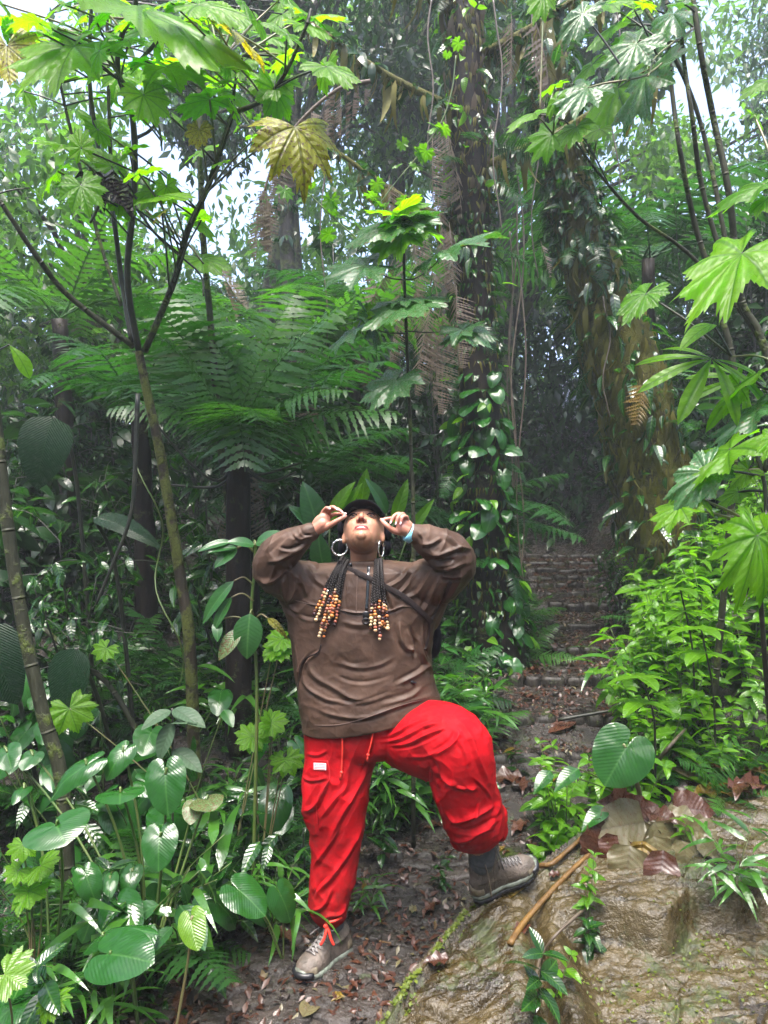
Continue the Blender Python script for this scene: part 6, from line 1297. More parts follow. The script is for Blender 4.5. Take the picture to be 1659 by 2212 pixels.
r_ = np.interp(np.linspace(0, 1, len(C)), [0, .12, .4, 1], [.22, .165, .125, .105])
rt = thing('tree', 'thick dark fibrous trunk behind her, wrapped in climbing leaves, moss and ferns', 'tree', tuple(C[0])); mb = MB()
V, F, uv = tube(C, r_, 28); V = V + .030 * fbm(V * [3, 3, .6], 4, 3, 3)[:, None] * np.stack([np.cos(uv[:, 0] * 6.28), np.sin(uv[:, 0] * 6.28), 0 * uv[:, 0]], 1); mb.add(V, F, uv); kid(mb, 'trunk', M['blackbark'], rt)
mb = MB(); epi(mb, C, r_ + .01, 1500, .06, [TS, TS2], 0, rg, .4, 0, .6); epi(mb, C, r_, 260, .05, [TS2], 0, rg, .3, .5, 1); epi(mb, C, r_ + .04, 170, .12, [TH[0], TH[1]], 1, rg, -.2, .0, .38); epi(mb, C, r_ + .03, 80, .15, [TLA], 0, rg, -.3, .45, 1); epi(mb, C, r_ + .06, 120, .10, [TS], 2, rg, .3, .0, .9)
kid(mb, 'climbing_leaves', [M['mid'], M['heart'], M['bright']], rt)
mb = MB(); epi(mb, C, r_, 46, .30, FSI, 0, rg, -.2, .05, .9); kid(mb, 'clinging_ferns', [M['fern']], rt)
mb = MB(); epi(mb, C, r_, 1500, .09, [TB], 0, rg, -.9, .1, 1); epi(mb, C, r_ + .03, 120, .22, [TB], 1, rg, -1.35, .5, 1); kid(mb, 'moss', [M['mosshair'], M['fernD']], rt)
for k in range(6):
    u0 = 985 + k * 18; f = .55 + .07 * k; p = C[int(f * (len(C) - 1))]; a = [2.7, .3, 2.9, .5, 2.4, .9][k]; q = p + np.array([math.cos(a), -.2, .45]) * rng.uniform(.6, 1.3); mb = MB(); D = spline([p, (p + q) / 2 + [0, 0, -.05], q], 6); mb.add(*tube(D, np.linspace(.03, .012, len(D)), 8)); kid(mb, 'branch', M['moss'], rt)
    mb = MB(); epi(mb, D, [.03, .02], 150, .08, [TB], 0, rg, -1.2); epi(mb, D, [.03, .02], 50, .14, [TS2, TLA], 1, rg, .6); epi(mb, D, [.03], 26, .3, [TB], 0, rg, -1.1); kid(mb, 'branch_moss', [M['mosshair'], M['dark']], rt)
# leaning mossy tree
C = spline(PP([(1430, 1180, 5.6), (1400, 1000, 5.55), (1365, 850, 5.5), (1325, 700, 5.5), (1275, 560, 5.5), (1240, 440, 5.5), (1215, 320, 5.5), (1190, 150, 5.5), (1180, -60, 5.6)], 5), 10)
r_ = np.interp(np.linspace(0, 1, len(C)), [0, .3, .5, .65, 1], [.26, .25, .19, .13, .10]); rt = thing('tree', 'big moss-draped trunk leaning left over the stone steps', 'tree', tuple(C[0])); mb = MB()
V, F, uv = tube(C, r_, 36); V = V + .05 * fbm(V * [2.5, 2.5, .8], 3.5, 4, 13)[:, None] * np.stack([np.cos(uv[:, 0] * 6.28), np.sin(uv[:, 0] * 6.28), 0 * uv[:, 0]], 1); mb.add(V, F, uv); kid(mb, 'trunk', M['moss'], rt)
mb = MB(); epi(mb, C, r_, 3600, .10, [TB], 0, rg, -1.0, 0, .75); epi(mb, C, r_ + .03, 700, .25, [TB], 0, rg, -1.25, 0, .9); kid(mb, 'moss', [M['mosshair']], rt)
mb = MB(); epi(mb, C, r_ + .03, 700, .08, [TS, TS2], 0, rg, .3, 0, .9); epi(mb, C, r_ + .05, 380, .19, [TLA], 0, rg, .5, 0, 1); epi(mb, C, r_ + .05, 500, .13, [TS2], 0, rg, .2, .5, 1); kid(mb, 'climbing_leaves', [M['mid']], rt)
mb = MB(); epi(mb, C, r_, 26, .34, FSI, 0, rg, -.1, .05, .7); kid(mb, 'clinging_ferns', [M['fern']], rt)
fp = P(1378, 905, 5.0); yf = thing('dead_fern_frond', 'yellow dying fern frond hanging from the leaning mossy trunk', 'fern frond', tuple(fp)); hero_leaf(yf, T_frond(11, 'si', .34, .2, seed=3), 'deadY', P(1382, 820, 5.1), P(1370, 925, 5.0), (.1, -1, 0), 'frond', .9)
# crowns and trees further off
def crownm(seed, R_=(2.2, 2.2, 1.8), clumps=19, per=250, ls=.15, mat='canopy'):
    rg = np.random.default_rng(seed); mb = MB(); tw = MB(); ms = []; tt = []
    for c in range(clumps):
        d = nrm(rg.normal(0, 1, 3)); ctr = d * np.array(R_) * rg.uniform(.35, 1.0); rr_ = rg.uniform(.45, .95); D = spline([np.array([0, 0, -R_[2] * .9]), ctr * .5 + [0, 0, -.2], ctr], 4); tw.add(*tube(D, np.linspace(.05, .012, len(D)), 5, cap=False))
        n = int(per * rg.uniform(.6, 1.3)); q = rg.normal(0, 1, (n, 3)); q = q / np.linalg.norm(q, axis=1)[:, None] * (rg.random(n) ** .45 * rr_)[:, None] * [1, 1, .6] + ctr
        ms.append(leaves_at(q, rg.uniform(0, 6.3, n), rg.uniform(-1.1, .35, n), ls * rg.uniform(.6, 1.3, n), rg.normal(0, .6, n))); tt.append(rg.random(n))
    mb.many(TSimple, np.concatenate(ms), np.concatenate(tt)); return mb.mesh('crown', [M[mat]]), tw.mesh('limbs', [M['farbark']])
CR = [crownm(200 + k, mat='canopy' if k % 2 else 'dark', ls=(.13, .16, .2)[k % 3]) for k in range(5)]
TREES = [(-6.6, 9.5, 3.2, .16, -.6), (-3.4, 8.2, 1.9, .14, .3), (-1.75, 9.6, 5.0, .17, .6), (-1.5, 13.0, 6.0, .2, -.2), (.1, 11.0, 6.6, .16, .2), (-.9, 7.6, 5.4, .12, -.2), (1.4, 12.6, 8.2, .2, .3), (1.7, 10.8, 5.6, .15, .1), (3.7, 11.6, 2.6, .2, .0), (6.2, 9.0, 2.6, .16, .4), (2.2, 14.0, 4.6, .22, 0), (-7.8, 13.0, 4.2, .2, .3), (5.2, 7.2, 1.6, .12, .4), (.6, 8.4, 7.6, .14, .4), (-4.9, 6.6, 2.6, .10, -.3), (7.6, 13.5, 3.5, .2, .2), (1.6, 10.2, 3.6, .14, .2)]
WH = ['slim tree far left among hazy foliage', 'tree with dense dark crown at left behind the tree ferns', 'reddish mossy trunk left of centre in the haze', 'tall hazy tree in the left background', 'tall background tree behind the sapling', 'tree with dark crown just left of the thick trunk', 'high crown right of the thick trunk, far back', 'tree standing over the upper end of the steps', 'hazy tree behind the leaning trunk', 'tree at far right in the haze', 'furthest tree beyond the end of the steps', 'farthest hazy tree at the left edge', 'low tree on the bank behind the right shrubs', 'high-crowned tree overhanging the middle of the picture', 'small dark tree at left behind the leaning trunk', 'farthest hazy tree at the right edge', 'low dark-crowned tree above the steps']
for k, (x, y, h_, r0, ln) in enumerate(TREES):
    z0 = h1(x, y); rt = thing('tree', WH[k], 'tree', (x, y, z0), 'trees in the background'); C = spline([[x, y, z0 - .3], [x + ln * .2, y, z0 + h_ * .4], [x + ln, y, z0 + h_]], 10); mb = MB(); V, F, uv = tube(C, np.linspace(r0, r0 * .5, len(C)), 14); V = V + .03 * fbm(V, 3, 3, k)[:, None]; mb.add(V, F, uv); kid(mb, 'trunk', M['farbark'], rt)
    cm, lm = CR[k % 5]; s = rng.uniform(.85, 1.2); o = link('crown', cm, rt, (ln, 0, h_ + 1.0)); o.scale = (s, s, s); o.rotation_euler = (0, 0, rng.uniform(0, 6.3)); o2 = link('limbs', lm, rt, (ln, 0, h_ + 1.0)); o2.scale = (s, s, s); o2.rotation_euler = o.rotation_euler
    mb = MB(); epi(mb, C, [r0, r0 * .5], 260, .14, [TSimple], 0, rg, .3, .1, 1); kid(mb, 'climbing_leaves', [M['dark']], rt)
# tree ferns
def treefern(label, c, Lf, nf, mat='fern', trunk=None, seed=0, el=(.15, .9), dead=0):
    rg = np.random.default_rng(seed); c = np.asarray(c, float); rt = thing('tree_fern', label, 'tree fern', (c[0], c[1], h1(c[0], c[1])))
    D = spline([[c[0] + .05, c[1] + .05, h1(c[0], c[1]) - .2], [c[0] + .03, c[1] + .02, c[2] * .5 + h1(c[0], c[1]) * .5], c], 8); mb = MB(); V, F, uv = tube(D, np.linspace(.075, .055, len(D)), 16); V = V + .02 * fbm(V * [6, 6, 2], 5, 2, seed)[:, None]; mb.add(V, F, uv); kid(mb, 'trunk', M['blackbark'], rt)
    for k in range(nf):
        a = k * 2.4 + rg.normal(0, .15); e = rg.uniform(*el); L = Lf * rg.uniform(.8, 1.15); key = ('frond', k % 4, mat)
        if key not in _mc: _mc[key] = mesh_of((FBS[2], FBS[0], FBS[3], FBS[1])[k % 4], 'frond', M[mat])
        o = link('frond', _mc[key], rt); o.matrix_local = Matrix((np.block([[leaf_at(c - np.array(rt.location) , a, e, L, rg.normal(0, .12))[:3]], [np.array([[0, 0, 0, 1]])]])).tolist())
    for k in range(dead):
        a = k * 2.1; key = ('dead', k % 2)
        if key not in _mc: _mc[key] = mesh_of(FDEAD[k % 2], 'dead_frond', M['fernD'])
        o = link('dead_frond', _mc[key], rt); o.matrix_local = Matrix(leaf_at(c - np.array(rt.location), a, -1.25, Lf * .6, 0).tolist())
    return rt
treefern('tree fern with black trunk left of her, fronds arching over the middle left', P(522, 960, 4.3), 1.2, 9, 'fern', seed=1, el=(.2, .9), dead=3)
treefern('tree fern with bright fronds left of centre behind the straight trunk', P(640, 760, 5.8), 1.25, 9, 'fernB', seed=2, el=(.1, .8), dead=4)
treefern('tree fern with pale fronds at the upper left edge of the undergrowth', P(130, 690, 5.6), 1.3, 9, 'fernB', seed=3, el=(.1, .8))
treefern('low tree fern behind the leaning left trunk', P(300, 880, 4.9), 1.0, 8, 'fern', seed=4, el=(.1, .9))
treefern('low tree fern behind her just left of her raised hand', P(655, 1060, 5.2), 1.0, 10, 'fern', seed=5, el=(.0, .8))
treefern('tree fern high on the right behind the leaning mossy trunk', P(1400, 560, 7.0), 1.7, 13, 'fern', seed=6, el=(-.1, .6))
treefern('tree fern beyond the sapling in the middle', P(760, 700, 7.0), 1.2, 10, 'fern', seed=7, el=(.1, .8), dead=3)
treefern('small tree fern left of the steps beside the thick trunk', P(1010, 1150, 5.6), 1.0, 11, 'fern', seed=8, el=(-.1, .7))
hf_ = thing('tree_fern', 'nearest arching fern fronds spreading right of the straight trunk at mid left', 'tree fern', tuple(P(520, 985, 3.9)))
bb0 = P(515, 975, 3.9); stemk(hf_, 'trunk', [[bb0[0], bb0[1], h1(bb0[0], bb0[1]) - .1], bb0 - [0, 0, .4], bb0], .07, .06, 'blackbark', 14)
for k, (a, b_, Y0, Y1) in enumerate((((520, 960), (750, 690), 3.9, 3.7), ((525, 965), (735, 830), 3.9, 3.5), ((520, 950), (640, 640), 3.9, 4.0), ((515, 960), (420, 640), 3.9, 3.8), ((510, 965), (300, 740), 3.9, 3.6), ((512, 970), (230, 880), 3.9, 3.6), ((525, 975), (860, 960), 3.9, 3.7), ((515, 965), (560, 900), 3.9, 3.2), ((515, 965), (490, 940), 3.9, 3.2), ((520, 960), (690, 760), 3.9, 4.3), ((510, 960), (350, 640), 3.9, 4.3))):
    A_ = P(*a, Y0); B_ = P(*b_, Y1); m_ = (A_ + B_) / 2; L_ = np.linalg.norm(B_ - A_); key = ('hf', k % 2)
    if key not in _mc: _mc[key] = mesh_of(FBS[k % 2], 'frond', M['fernB'])
    o = link('frond', _mc[key], hf_); m4 = MX(A_ - np.array(hf_.location), B_ - A_ + [0, 0, .25 * L_], (.1, -.5, 1), L_ * 1.08); o.matrix_local = Matrix(m4.tolist())
    stemk(hf_, 'frond_stalk', [bb0, (bb0 + A_) / 2, A_], .009, .006, 'stemD')
for p_ in (((515, 990), (470, 1038), (400, 990), (300, 868)), ((515, 1000), (470, 1050), (370, 1048)), ((520, 1000), (560, 1025), (650, 1000)), ((520, 1010), (580, 1040), (640, 1020))): stemk(hf_, 'bare_stalk', PP(p_, 3.88), .009, .006, 'stemD')
# dead hanging fronds
DF = [((930, 300), (945, 480), 4.75), ((975, 300), (998, 470), 4.65), ((900, 480), (905, 660), 4.7), ((915, 700), (935, 880), 4.65), ((870, 640), (840, 800), 4.75), ((820, 560), (800, 720), 4.8), ((840, 380), (850, 520), 4.7), ((1180, 120), (1170, 280), 4.8), ((980, 620), (1000, 800), 4.6), ((1170, 520), (1185, 600), 4.9), ((958, 235), (992, 420), 4.75), ((945, 430), (960, 640), 4.7), ((965, 480), (990, 640), 4.7), ((930, 560), (965, 760), 4.6), ((900, 600), (930, 800), 4.7), ((850, 560), (790, 660), 4.8), ((930, 640), (900, 860), 4.6), ((880, 520), (850, 700), 4.8), ((950, 700), (950, 900), 4.7), ((1150, 30), (1200, 200), 4.7), ((1100, 30), (1110, 190), 4.8), ((470, 560), (500, 690), 4.4), ((480, 590), (535, 670), 4.4)]
for k, (a, b_, Y) in enumerate(DF):
    o = thing('dead_fern_frond', 'brown dead fern frond hanging beside the thick dark trunk' if k < 25 else 'brown dead fern frond hanging left of the tree fern', 'fern frond', tuple(P(*a, Y)), 'dead fern fronds by the thick trunk' if k < 25 else 'dead fern fronds at left'); hero_leaf(o, (FDEAD[0], FHANG[0], FDEAD[1], FHANG[1])[k % 4], 'fernD', P(*a, Y), P(*b_, Y - .05), (rng.uniform(-.8, .8), -1, .1), 'frond', rng.uniform(.6, 1.1))
ar = thing('dead_fern_frond', 'long brown dead frond arching down left from the mossy branches', 'fern frond', tuple(P(770, 185, 4.2))); AC = spline(PP([(800, 175), (735, 190), (660, 250), (600, 330), (562, 440)], 4.2), 10); mb = MB(); mb.add(*tube(AC, np.linspace(.012, .006, len(AC)), 6)); kid(mb, 'rachis', M['fernD'], ar); mb = MB()
for i in range(2, len(AC) - 1, 2):
    f = i / len(AC)
    mb.many(FHANG[(i // 2) % 3], [leaf_at(AC[i] + rng.normal(0, .012, 3), rng.uniform(0, 6.3), -1.45 + rng.normal(0, .08), rng.uniform(.5, 1.15) * .34 * (1.1 - .4 * abs(f - .5)), 0, .5)], [rng.random()])
kid(mb, 'hanging_pinnae', [M['fernD']], ar)
for k in range(6): ad_ = AC[-1] + rng.normal(0, .04, 3); mb = MB(); mb.many(FHANG[k % 3], [leaf_at(ad_, rng.uniform(0, 6), -1.4, .32, 0)], [.5]); kid(mb, 'hanging_tuft', [M['fernD']], ar)
# lianas
for k, (u, v0, v1, Y, dx) in enumerate(((1118, 380, 1230, 4.9, 14), (1126, 420, 1250, 4.9, -10), (1107, 560, 1180, 5.0, 8), (1102, 500, 1100, 5.4, -6), (1160, 0, 600, 5.3, 12), (1075, 0, 500, 4.7, 10), (1330, 0, 430, 6, 10), (700, 240, 800, 5.8, 8), (1310, 640, 900, 5.2, -8), (930, 0, 330, 4.6, 6))):
    vs = np.linspace(v0, v1, 9); vine('thin pale liana hanging straight down between the thick and the leaning trunks' if k < 4 else 'thin liana hanging in the upper foliage', [P(u + dx * math.sin(i * 1.1 + k), v, Y) for i, v in enumerate(vs)], .006, .004, 'twig', 'liana', 'hanging lianas between the trunks' if k < 4 else 'lianas in the upper foliage', 'liana')
# climbing vine with young leaves crossing the middle
vc = thing('climbing_vine', 'light green leafy vine trailing diagonally across the upper middle', 'vine', tuple(P(620, 370, 3.9))); VC = spline(PP([(510, 230), (560, 300), (640, 390), (720, 470), (800, 540)], 3.9) , 8); V2 = spline(PP([(985, 120), (975, 200), (950, 270), (900, 340), (850, 400), (800, 470), (740, 560)], 4.4), 8); mb = MB(); mb.add(*tube(VC, .004, 5)); mb.add(*tube(V2, .004, 5)); kid(mb, 'stem', M['stemG'], vc); mb = MB()
for D in (VC, V2):
    for i in range(0, len(D), 1):
        if rng.random() < .5: mb.many(TL[i % 4], [leaf_at(D[i] + rng.normal(0, .05, 3), rng.uniform(0, 6.3), rng.uniform(-1.2, -.2), rng.uniform(.03, .09), rng.normal(0, .3))], [rng.random()])
kid(mb, 'foliage', [M['bright']], vc)

# ------------------------------------------------------------------ shrubs of the middle distance
SP = []
def shrub_at(x, y, k, s, label, group):
    st, fo = SH[k]; rt = thing('shrub', label, 'shrub', (x, y, h1(x, y)), group); a = rng.uniform(0, 6.3); rt.rotation_euler = (0, 0, a); rt.scale = (s,) * 3; link('stems', st, rt); link('foliage', fo, rt)
n = 0
while n < 92:
    y = rng.uniform(4.6, 10.5); x = rng.uniform(-.62, .62) * y; c, w_ = xcw(y)
    if abs(x - c) < w_ + .55: continue
    if x > c and y < 6.2: continue
    if blocks(x, y, 1.0, 50): continue
    big = y > 6.2; k = int(rng.choice([1, 3, 4, 1, 6] if big else [0, 2, 4, 6, 1])); s = rng.uniform(.7, 1.05) * (1.1 if big else .8)
    shrub_at(x, y, k, s, 'dark leafy shrub in the dense forest behind her, left of the steps' if x < c else 'dark leafy shrub behind the bright bank, right of the steps', 'forest shrubs left of the steps' if x < c else 'forest shrubs right of the steps'); n += 1
for x, y, k, s, lb in ((-1.55, 3.7, 0, .8, 'leafy shrub behind the pleated leaves at left'), (-2.3, 4.0, 4, .8, 'large-leaved dark shrub at the left edge'), (-.95, 4.2, 6, .75, 'narrow-leaved shrub left of her bent elbow'), (-.3, 4.3, 2, .9, 'low shrub directly behind her waist'), (2.75, 4.6, 0, .75, 'shrub on the bank below the finger-cut leaves'), (3.2, 5.4, 6, 1.0, 'narrow-leaved shrub high on the right bank'), (2.6, 5.9, 4, .8, 'large-leaved shrub beside the foot of the leaning trunk'), (-2.0, 3.3, 2, .7, 'low shrub behind the left-edge trunk'), (1.9, 5.9, 2, .6, 'low shrub under the leaning trunk'), (2.3, 4.4, 5, .5, 'bright shrub on the bank beside the steps')):
    shrub_at(x, y, k, s, lb, 'single shrubs near the path')
# ------------------------------------------------------------------ the far forest: one mass
rgf = np.random.default_rng(77)
def mass(n, X, Yr, Z, ls, mat, seed, gaps=(), thr=-.25, nsc=.35):
    rg = np.random.default_rng(seed); p = np.stack([rg.uniform(*X, n), rg.uniform(*Yr, n), rg.uniform(*Z, n) ], 1); p[:, 0] *= p[:, 1] / Yr[1]
    p[:, 2] += H(p[:, 0], p[:, 1]) * .8; k = fbm(p, nsc * 2.4, 3, seed) > thr
    for gx_, gz_, gr in gaps:
        d = np.hypot((p[:, 0] / p[:, 1] * 18 - gx_), (p[:, 2] - EYE) / p[:, 1] * 18 + EYE - gz_) / gr; k &= ~(d + .5 * fbm(p, 1.5, 2, 5) < 1)
    p = p[k]; ms = np.zeros((len(p), 4, 4)); az = rg.uniform(0, 6.3, len(p)); el = rg.uniform(-1.1, .4, len(p)); s = ls * rg.uniform(.6, 1.3, len(p))
    d = np.stack([np.cos(az) * np.cos(el), np.sin(az) * np.cos(el), np.sin(el)], 1); nz = np.stack([-np.cos(az) * np.sin(el), -np.sin(az) * np.sin(el), np.cos(el)], 1) + rg.normal(0, .4, (len(p), 3)); x = np.cross(d, nz); x /= np.linalg.norm(x, axis=1)[:, None]; z = np.cross(x, d)
    ms[:, :3, 0] = x * s[:, None]; ms[:, :3, 1] = d * s[:, None]; ms[:, :3, 2] = z * s[:, None]; ms[:, :3, 3] = p; ms[:, 3, 3] = 1; mb = MB(); mb.many(TSimple, ms, rg.random(len(p))); return mb
GAPS = [(-8.0, 11.4, 2.6), (-7.4, 9.6, 1.9), (-9.0, 13.4, 1.6), (-5.6, 10.2, .9), (5.5, 13.4, .9), (-1.2, 10.6, .5), (1.2, 9.0, .4), (-6.5, 12.6, .8), (7.2, 10.8, 2.0), (6.9, 9.0, 1.7), (7.8, 7.6, 1.2), (6.2, 12.2, .9), (4.2, 5.6, .5), (-3.5, 12.3, .6), (0, 12.6, .5), (-2.2, 8.5, .45), (2.6, 11.4, .5)]
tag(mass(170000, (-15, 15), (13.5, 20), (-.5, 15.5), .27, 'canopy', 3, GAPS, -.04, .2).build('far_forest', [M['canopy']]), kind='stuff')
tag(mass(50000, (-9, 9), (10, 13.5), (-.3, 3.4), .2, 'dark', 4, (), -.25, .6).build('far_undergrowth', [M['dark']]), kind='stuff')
def ring(n, seed):
    rg = np.random.default_rng(seed); a = rg.uniform(-2.6, 2.6, n) ; r = rg.uniform(6, 9.5, n); x = np.sin(a) * r; y = -np.cos(a) * r + 2.0; k = (y < 2.0) | (np.abs(x) > 6.5); p = np.stack([x, y, rg.uniform(.2, 6.5, n)], 1)[k]; p = p[fbm(p, .8, 3, 9) > -.35]
    mb = MB(); m = len(p); mb.many(TSimple, leaves_at(p, rg.uniform(0, 6.3, m), rg.uniform(-1.1, .3, m), .42 * rg.uniform(.6, 1.3, m), rg.normal(0, .5, m)), rg.random(m)); return mb
tag(ring(26000, 8).build('light_blocking_foliage', [M['dark']]), kind='stuff')  # unseen leaves behind and beside the camera, added to block low-angle light
# ground cover between the plants
def cover(n, region, ls, mats, tplz, seed, name, el=(-.2, .9)):
    rg = np.random.default_rng(seed); mb = MB(); x, y = region(rg, n); z = surf(x, y) + rg.uniform(0, .06, len(x)); ms = leaves_at(np.stack([x, y, z], 1), rg.uniform(0, 6.3, len(x)), rg.uniform(*el, len(x)), ls * rg.uniform(.5, 1.3, len(x)), rg.normal(0, .4, len(x))); tt = rg.random(len(x))
    for i, tp in zip(np.array_split(np.arange(len(ms)), len(tplz)), tplz): mb.many(tp, ms[i], tt[i])
    return tag(mb.build(name, mats), kind='stuff')
def xcv(y): return np.interp(y, PY, PX), np.interp(y, PY, PW)
def rg_left(rg, n):
    y = 2.1 + 7 * rg.random(n) ** 1.3; c, w_ = xcv(y); l = rg.random(n); x = c - w_ - .03 - l * (2.4 + .4 * y); k = ~((y < 2.7) & (x > c - w_ - .3) & (rg.random(n) < .6)); return x[k], y[k]
def rg_right(rg, n):
    y = 3.0 + 6 * rg.random(n) ** 1.2; c, w_ = xcv(y); x = c + w_ + rg.random(n) * 2.6; k = y > edgeY(x) + .05; return x[k], y[k]
cover(9000, rg_left, .075, [M['mid']], [TS2, TSimple, TS], 11, 'ground_cover'); cover(8000, rg_right, .065, [M['bright']], [TS2, TS], 12, 'ground_cover')
# leaf litter
def litter(n, seed, mat, ls):
    rg = np.random.default_rng(seed); y = 2.1 + 7.5 * rg.random(n) ** 1.3; c, w_ = xcv(y); x = c + rg.uniform(-1.3, 1.15, n) * (w_ + .15); k = y > edgeY(x) + .02; xl, yl = rg_left(rg, n // 3)
    x = np.r_[x[k], xl]; y = np.r_[y[k], yl]; z = surf(x, y); c, w_ = xcv(y); on_ = (y > 3.12) & (np.abs(x - c) < w_ + .05); sy = np.array([q[0] for q in STEPS]); sz = np.array([q[1] for q in STEPS])
    z = np.where(on_, np.maximum(z, sz[np.clip(np.searchsorted(sy, y, 'right') - 1, 0, 99)] + .004), z + .012 * (y <= 3.12)) + .004; m = len(x)
    return leaves_at(np.stack([x, y, z], 1), rg.uniform(0, 6.3, m), rg.normal(0, .12, m), ls * rg.uniform(.4, 1.3, m), rg.normal(0, .25, m)), rg.random(m)
ms, tt = litter(6500, 31, 'deadL', .045); mb = MB(); mb.many(TSimple, ms, tt); tag(mb.build('leaf_litter', [M['deadL']]), kind='stuff'); ms, tt = litter(900, 35, 'deadY', .04); mb = MB(); mb.many(TSimple, ms, tt); tag(mb.build('leaf_litter', [M['deadP']]), kind='stuff')
LM = {m_: mesh_of(tp, 'fallen_leaf', M[m_]) for m_, tp in (('deadL', TDead), ('deadY', TLA), ('deadP', TE))}
ms, tt = litter(130, 32, 'deadL', .11)
for m_ in ms:
    kd = str(rng.choice(['deadL', 'deadL', 'deadL', 'deadP', 'deadY'])); o = link('fallen_leaf', LM[kd]); m_[2, 3] += .004; o.matrix_world = Matrix(m_.tolist())
    tag(o, {'deadL': 'wet brown fallen leaf on the stone path', 'deadY': 'narrow yellow fallen leaf on the stone path', 'deadP': 'pale curled fallen leaf on the stone path'}[kd], 'leaf', 'fallen leaves on the path, ' + {'deadL': 'brown', 'deadY': 'yellow', 'deadP': 'pale'}[kd])
for u, v, ln, m_, lb in ((1245, 1565, .30, 'deadL', 'biggest ribbed brown dead leaf lying on the third step'), (1130, 1690, .2, 'deadL', 'broad red-brown dead leaf on the step beside her knee'), (1640, 1690, .25, 'deadL', 'dark red dead leaf on the rock top at the right edge'), (1540, 1700, .22, 'deadL', 'dark curled dead leaf on the back of the rock top'), (1600, 1720, .2, 'deadY', 'orange-brown dead leaf on the rock top'), (1500, 1670, .28, 'deadL', 'large folded dead leaf behind the wilted pile'), (1185, 1905, .06, 'deadL', 'small dark leaf on the rock beside the yellow root'), (1090, 1920, .05, 'black', 'tiny shiny black leaf on the rock below her boot'), (970, 2085, .09, 'deadL', 'wet purple-brown leaf at the rock edge by the path'), (955, 2050, .04, 'deadL', 'small red leaf on the left slope of the rock'), (890, 1985, .11, 'deadP', 'pale dry leaf on the path behind her standing boot'), (1650, 1420, .3, 'deadP', 'pale papery dead leaf hanging at the right edge of the bank'), (1140, 2010, .14, 'deadL', 'red-brown upright leaf on the rock face')):
    g_ = UVG(u, v); rt = thing('fallen_leaf', lb, 'leaf', tuple(g_)); a = rng.uniform(0, 6.3); hero_leaf(rt, TDead if 'ribbed' not in lb else TE, m_, g_ + [0, 0, .02], g_ + [math.cos(a) * ln, math.sin(a) * ln * .5, .03], (0, -.3, 1), wide=1.1)
rgd = np.random.default_rng(66)
for k in range(34):
    u = rgd.uniform(1400, 1680); g_ = UVG(u, rgd.uniform(1655, 1735) - (u - 1400) * .05); kd = str(rgd.choice(['deadL', 'deadL', 'deadL', 'deadP', 'deadY'])); o = link('fallen_leaf', LM[kd]); o.matrix_world = Matrix(leaf_at(g_ + [0, 0, rgd.uniform(.01, .06)], rgd.uniform(0, 6.3), rgd.uniform(-.3, .7), rgd.uniform(.10, .22), rgd.normal(0, .6), 1.2).tolist())
    tag(o, 'wet dead leaf in the heap along the back of the rock top, ' + {'deadL': 'brown', 'deadY': 'yellow', 'deadP': 'pale'}[kd], 'leaf', 'dead leaves heaped on the rock top, ' + {'deadL': 'brown', 'deadY': 'yellow', 'deadP': 'pale'}[kd])
vine('straw-coloured twig lying on the path behind her standing boot', [UVG(u, v) + [0, 0, .012] for u, v in ((770, 2030), (800, 2037), (845, 2045))], .004, .003, 'root', 'twig', cat='twig')
vine('dark stick lying across the steps toward the bank', [UVG(1205, 1575) + [0, 0, .05], UVG(1330, 1560) + [0, -.1, .10]], .010, .008, 'stemD', 'stick', cat='stick')
vine('mossy stick propped between the steps and the rock top', [UVG(1395, 1690) + [0, 0, .02], P(1440, 1620, 3.1), P(1480, 1575, 3.3)], .010, .006, 'twig', 'stick', cat='stick')
# moss on the rock's left rim
rg = np.random.default_rng(91); ms = []; 
for k in range(1500):
    x = rg.uniform(-.05, .35); y = edgeY(x) - abs(rg.normal(0, .05)) * (1 + vnoise(np.array([[x, 0, 0]]), 14, 4)[0]) + .012
    if vnoise(np.array([[x, y, 0]]), 22, 8)[0] < -.05: continue
    ms.append(leaf_at((x, y, rz(x, min(y, edgeY(x) - .01))), rg.uniform(0, 6.3), rg.uniform(.0, 1.3), rg.uniform(.006, .018), 0, 2.0))
for k in range(1500):
    x = rg.uniform(.6, 1.9); y = rg.uniform(1.9, 2.44)
    if vnoise(np.array([[x, y, 0]]), 4, 5)[0] > .25: ms.append(leaf_at((x, y, rz(x, y)), rg.uniform(0, 6.3), rg.uniform(.0, 1.3), rg.uniform(.006, .016), 0, 2.0))
mb = MB(); mb.many(TSimple, ms, rg.random(len(ms))); tag(mb.build('rock_moss', [M['mossG']]), kind='stuff')
# ------------------------------------------------------------------ haze
HZ = .0040
hm, n, out = newmat('haze_air'); pv = n.nodes.new('ShaderNodeVolumePrincipled'); pv.inputs['Color'].default_value = (.86, .93, 1.0, 1); pv.inputs['Density'].default_value = HZ; pv.inputs['Anisotropy'].default_value = .2; n.links.new(pv.outputs[0], out.inputs['Volume'])
mb = MB(); x0, x1, y0, y1, z0, z1_ = -62, 62, -32, 62, -3, 22; mb.add([[x0, y0, z0], [x1, y0, z0], [x1, y1, z0], [x0, y1, z0], [x0, y0, z1_], [x1, y0, z1_], [x1, y1, z1_], [x0, y1, z1_]], [np.array([[0, 3, 2, 1], [4, 5, 6, 7], [0, 1, 5, 4], [1, 2, 6, 5], [2, 3, 7, 6], [3, 0, 4, 7]])])
if HZ > 0: tag(mb.build('haze', hm, None, False), kind='stuff')
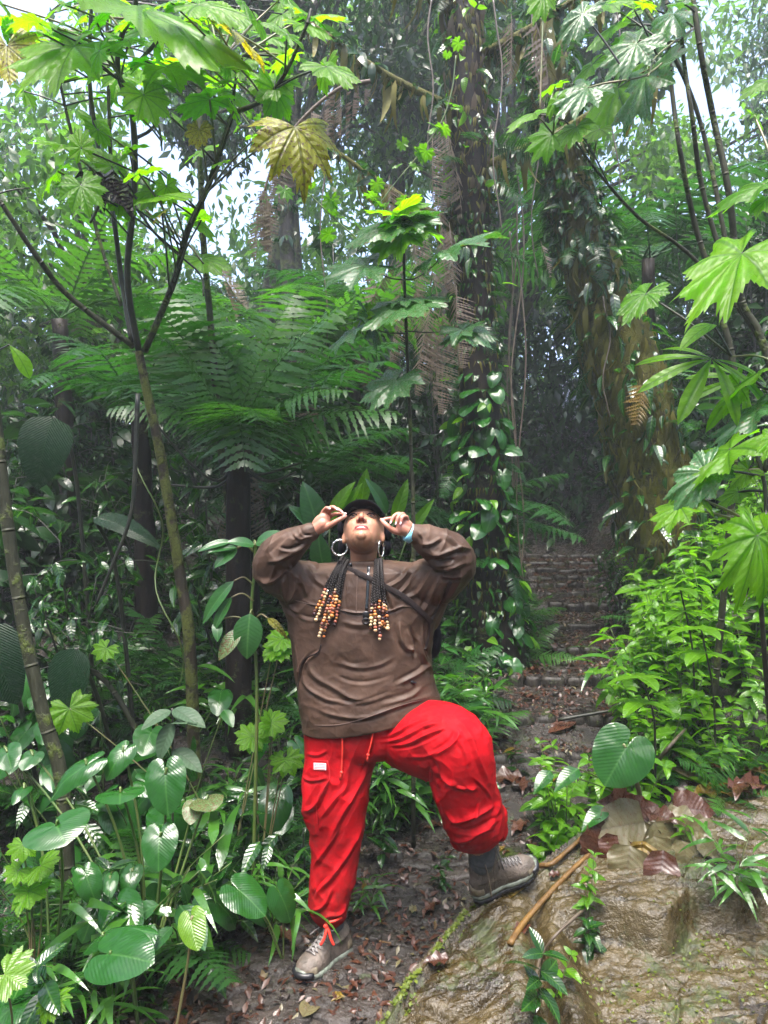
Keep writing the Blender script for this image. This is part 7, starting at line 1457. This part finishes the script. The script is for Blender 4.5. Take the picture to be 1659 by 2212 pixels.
# more broad glossy leaves low on the left
rg = np.random.default_rng(55); n = 0
while n < 34:
    u = rg.uniform(-20, 640); v = rg.uniform(1500, 2000); Y = float(np.interp(v, [1500, 2000], [3.3, 2.35])) * rg.uniform(.95, 1.1); a = P(u, v, Y)
    if u > 560 and v > 1850: continue
    z0 = h1(a[0], a[1]); b_ = np.array([a[0] + rg.normal(0, .08), a[1] + .08, z0])
    if a[2] < z0 + .05: continue
    kd = int(rg.integers(0, 4)); rt = thing('broad_leaf_plant', ['glossy heart-leaved plant in the lower left undergrowth', 'glossy ribbed oval-leaved plant in the lower left undergrowth', 'glossy heart-leaved plant in the lower left undergrowth', 'glossy narrow-leaved plant in the lower left undergrowth'][kd], 'plant', tuple(b_), ['heart-leaved plants lower left', 'ribbed oval-leaved plants lower left', 'heart-leaved plants lower left', 'narrow-leaved plants lower left'][kd])
    for j in range(int(rg.integers(2, 5))):
        p = a + rg.normal(0, .07, 3) * [1.4, 1, 1]; az = rg.uniform(0, 6.3); el_ = rg.uniform(-1.1, -.1); d = np.array([math.cos(az) * math.cos(el_), math.sin(az) * math.cos(el_) - .2, math.sin(el_)]); L_ = rg.uniform(.09, .17)
        hero_leaf(rt, (TH[j % 3], TE, TH[(j + 1) % 3], TLA)[kd], ('heart', 'ribbed', 'heart', 'mid')[kd], p, p + nrm(d) * L_, (rg.uniform(-.3, .3), -.5, 1), wide=(1, 1.1, 1, 1.2)[kd]); pet(rt, [b_, (b_ + p) / 2 + [0, .02, .03], p], .0028, 'stemG')
    n += 1

gb = P(700, 1420, 3.7); gb[2] = h1(gb[0], gb[1]); rt = thing('broad_leaf_plant', 'plant with long upright banana-like leaves right behind her head', 'plant', tuple(gb))
for a, t_, m_, wd in (((712, 1130), (745, 1035), 'bright', .7), ((690, 1160), (668, 1040), 'ribbed', 1.0), ((745, 1120), (762, 1042), 'bright', .6), ((690, 1150), (640, 1085), 'ribbed', .9), ((850, 1130), (880, 1040), 'bright', .6), ((700, 1230), (680, 1160), 'ribbed', 1.2), ((835, 1110), (810, 1030), 'ribbed', .8), ((880, 1160), (930, 1080), 'bright', .5), ((900, 1180), (960, 1150), 'ribbed', .8), ((780, 1090), (790, 1020), 'bright', .8)):
    A_ = P(*a, 3.6); hero_leaf(rt, TE, m_, A_, P(*t_, 3.5), (rng.uniform(-.3, .3), -.8, .6), wide=wd); pet(rt, [gb, (gb + A_) / 2 + [0, .05, 0], A_], .005, 'stemG')
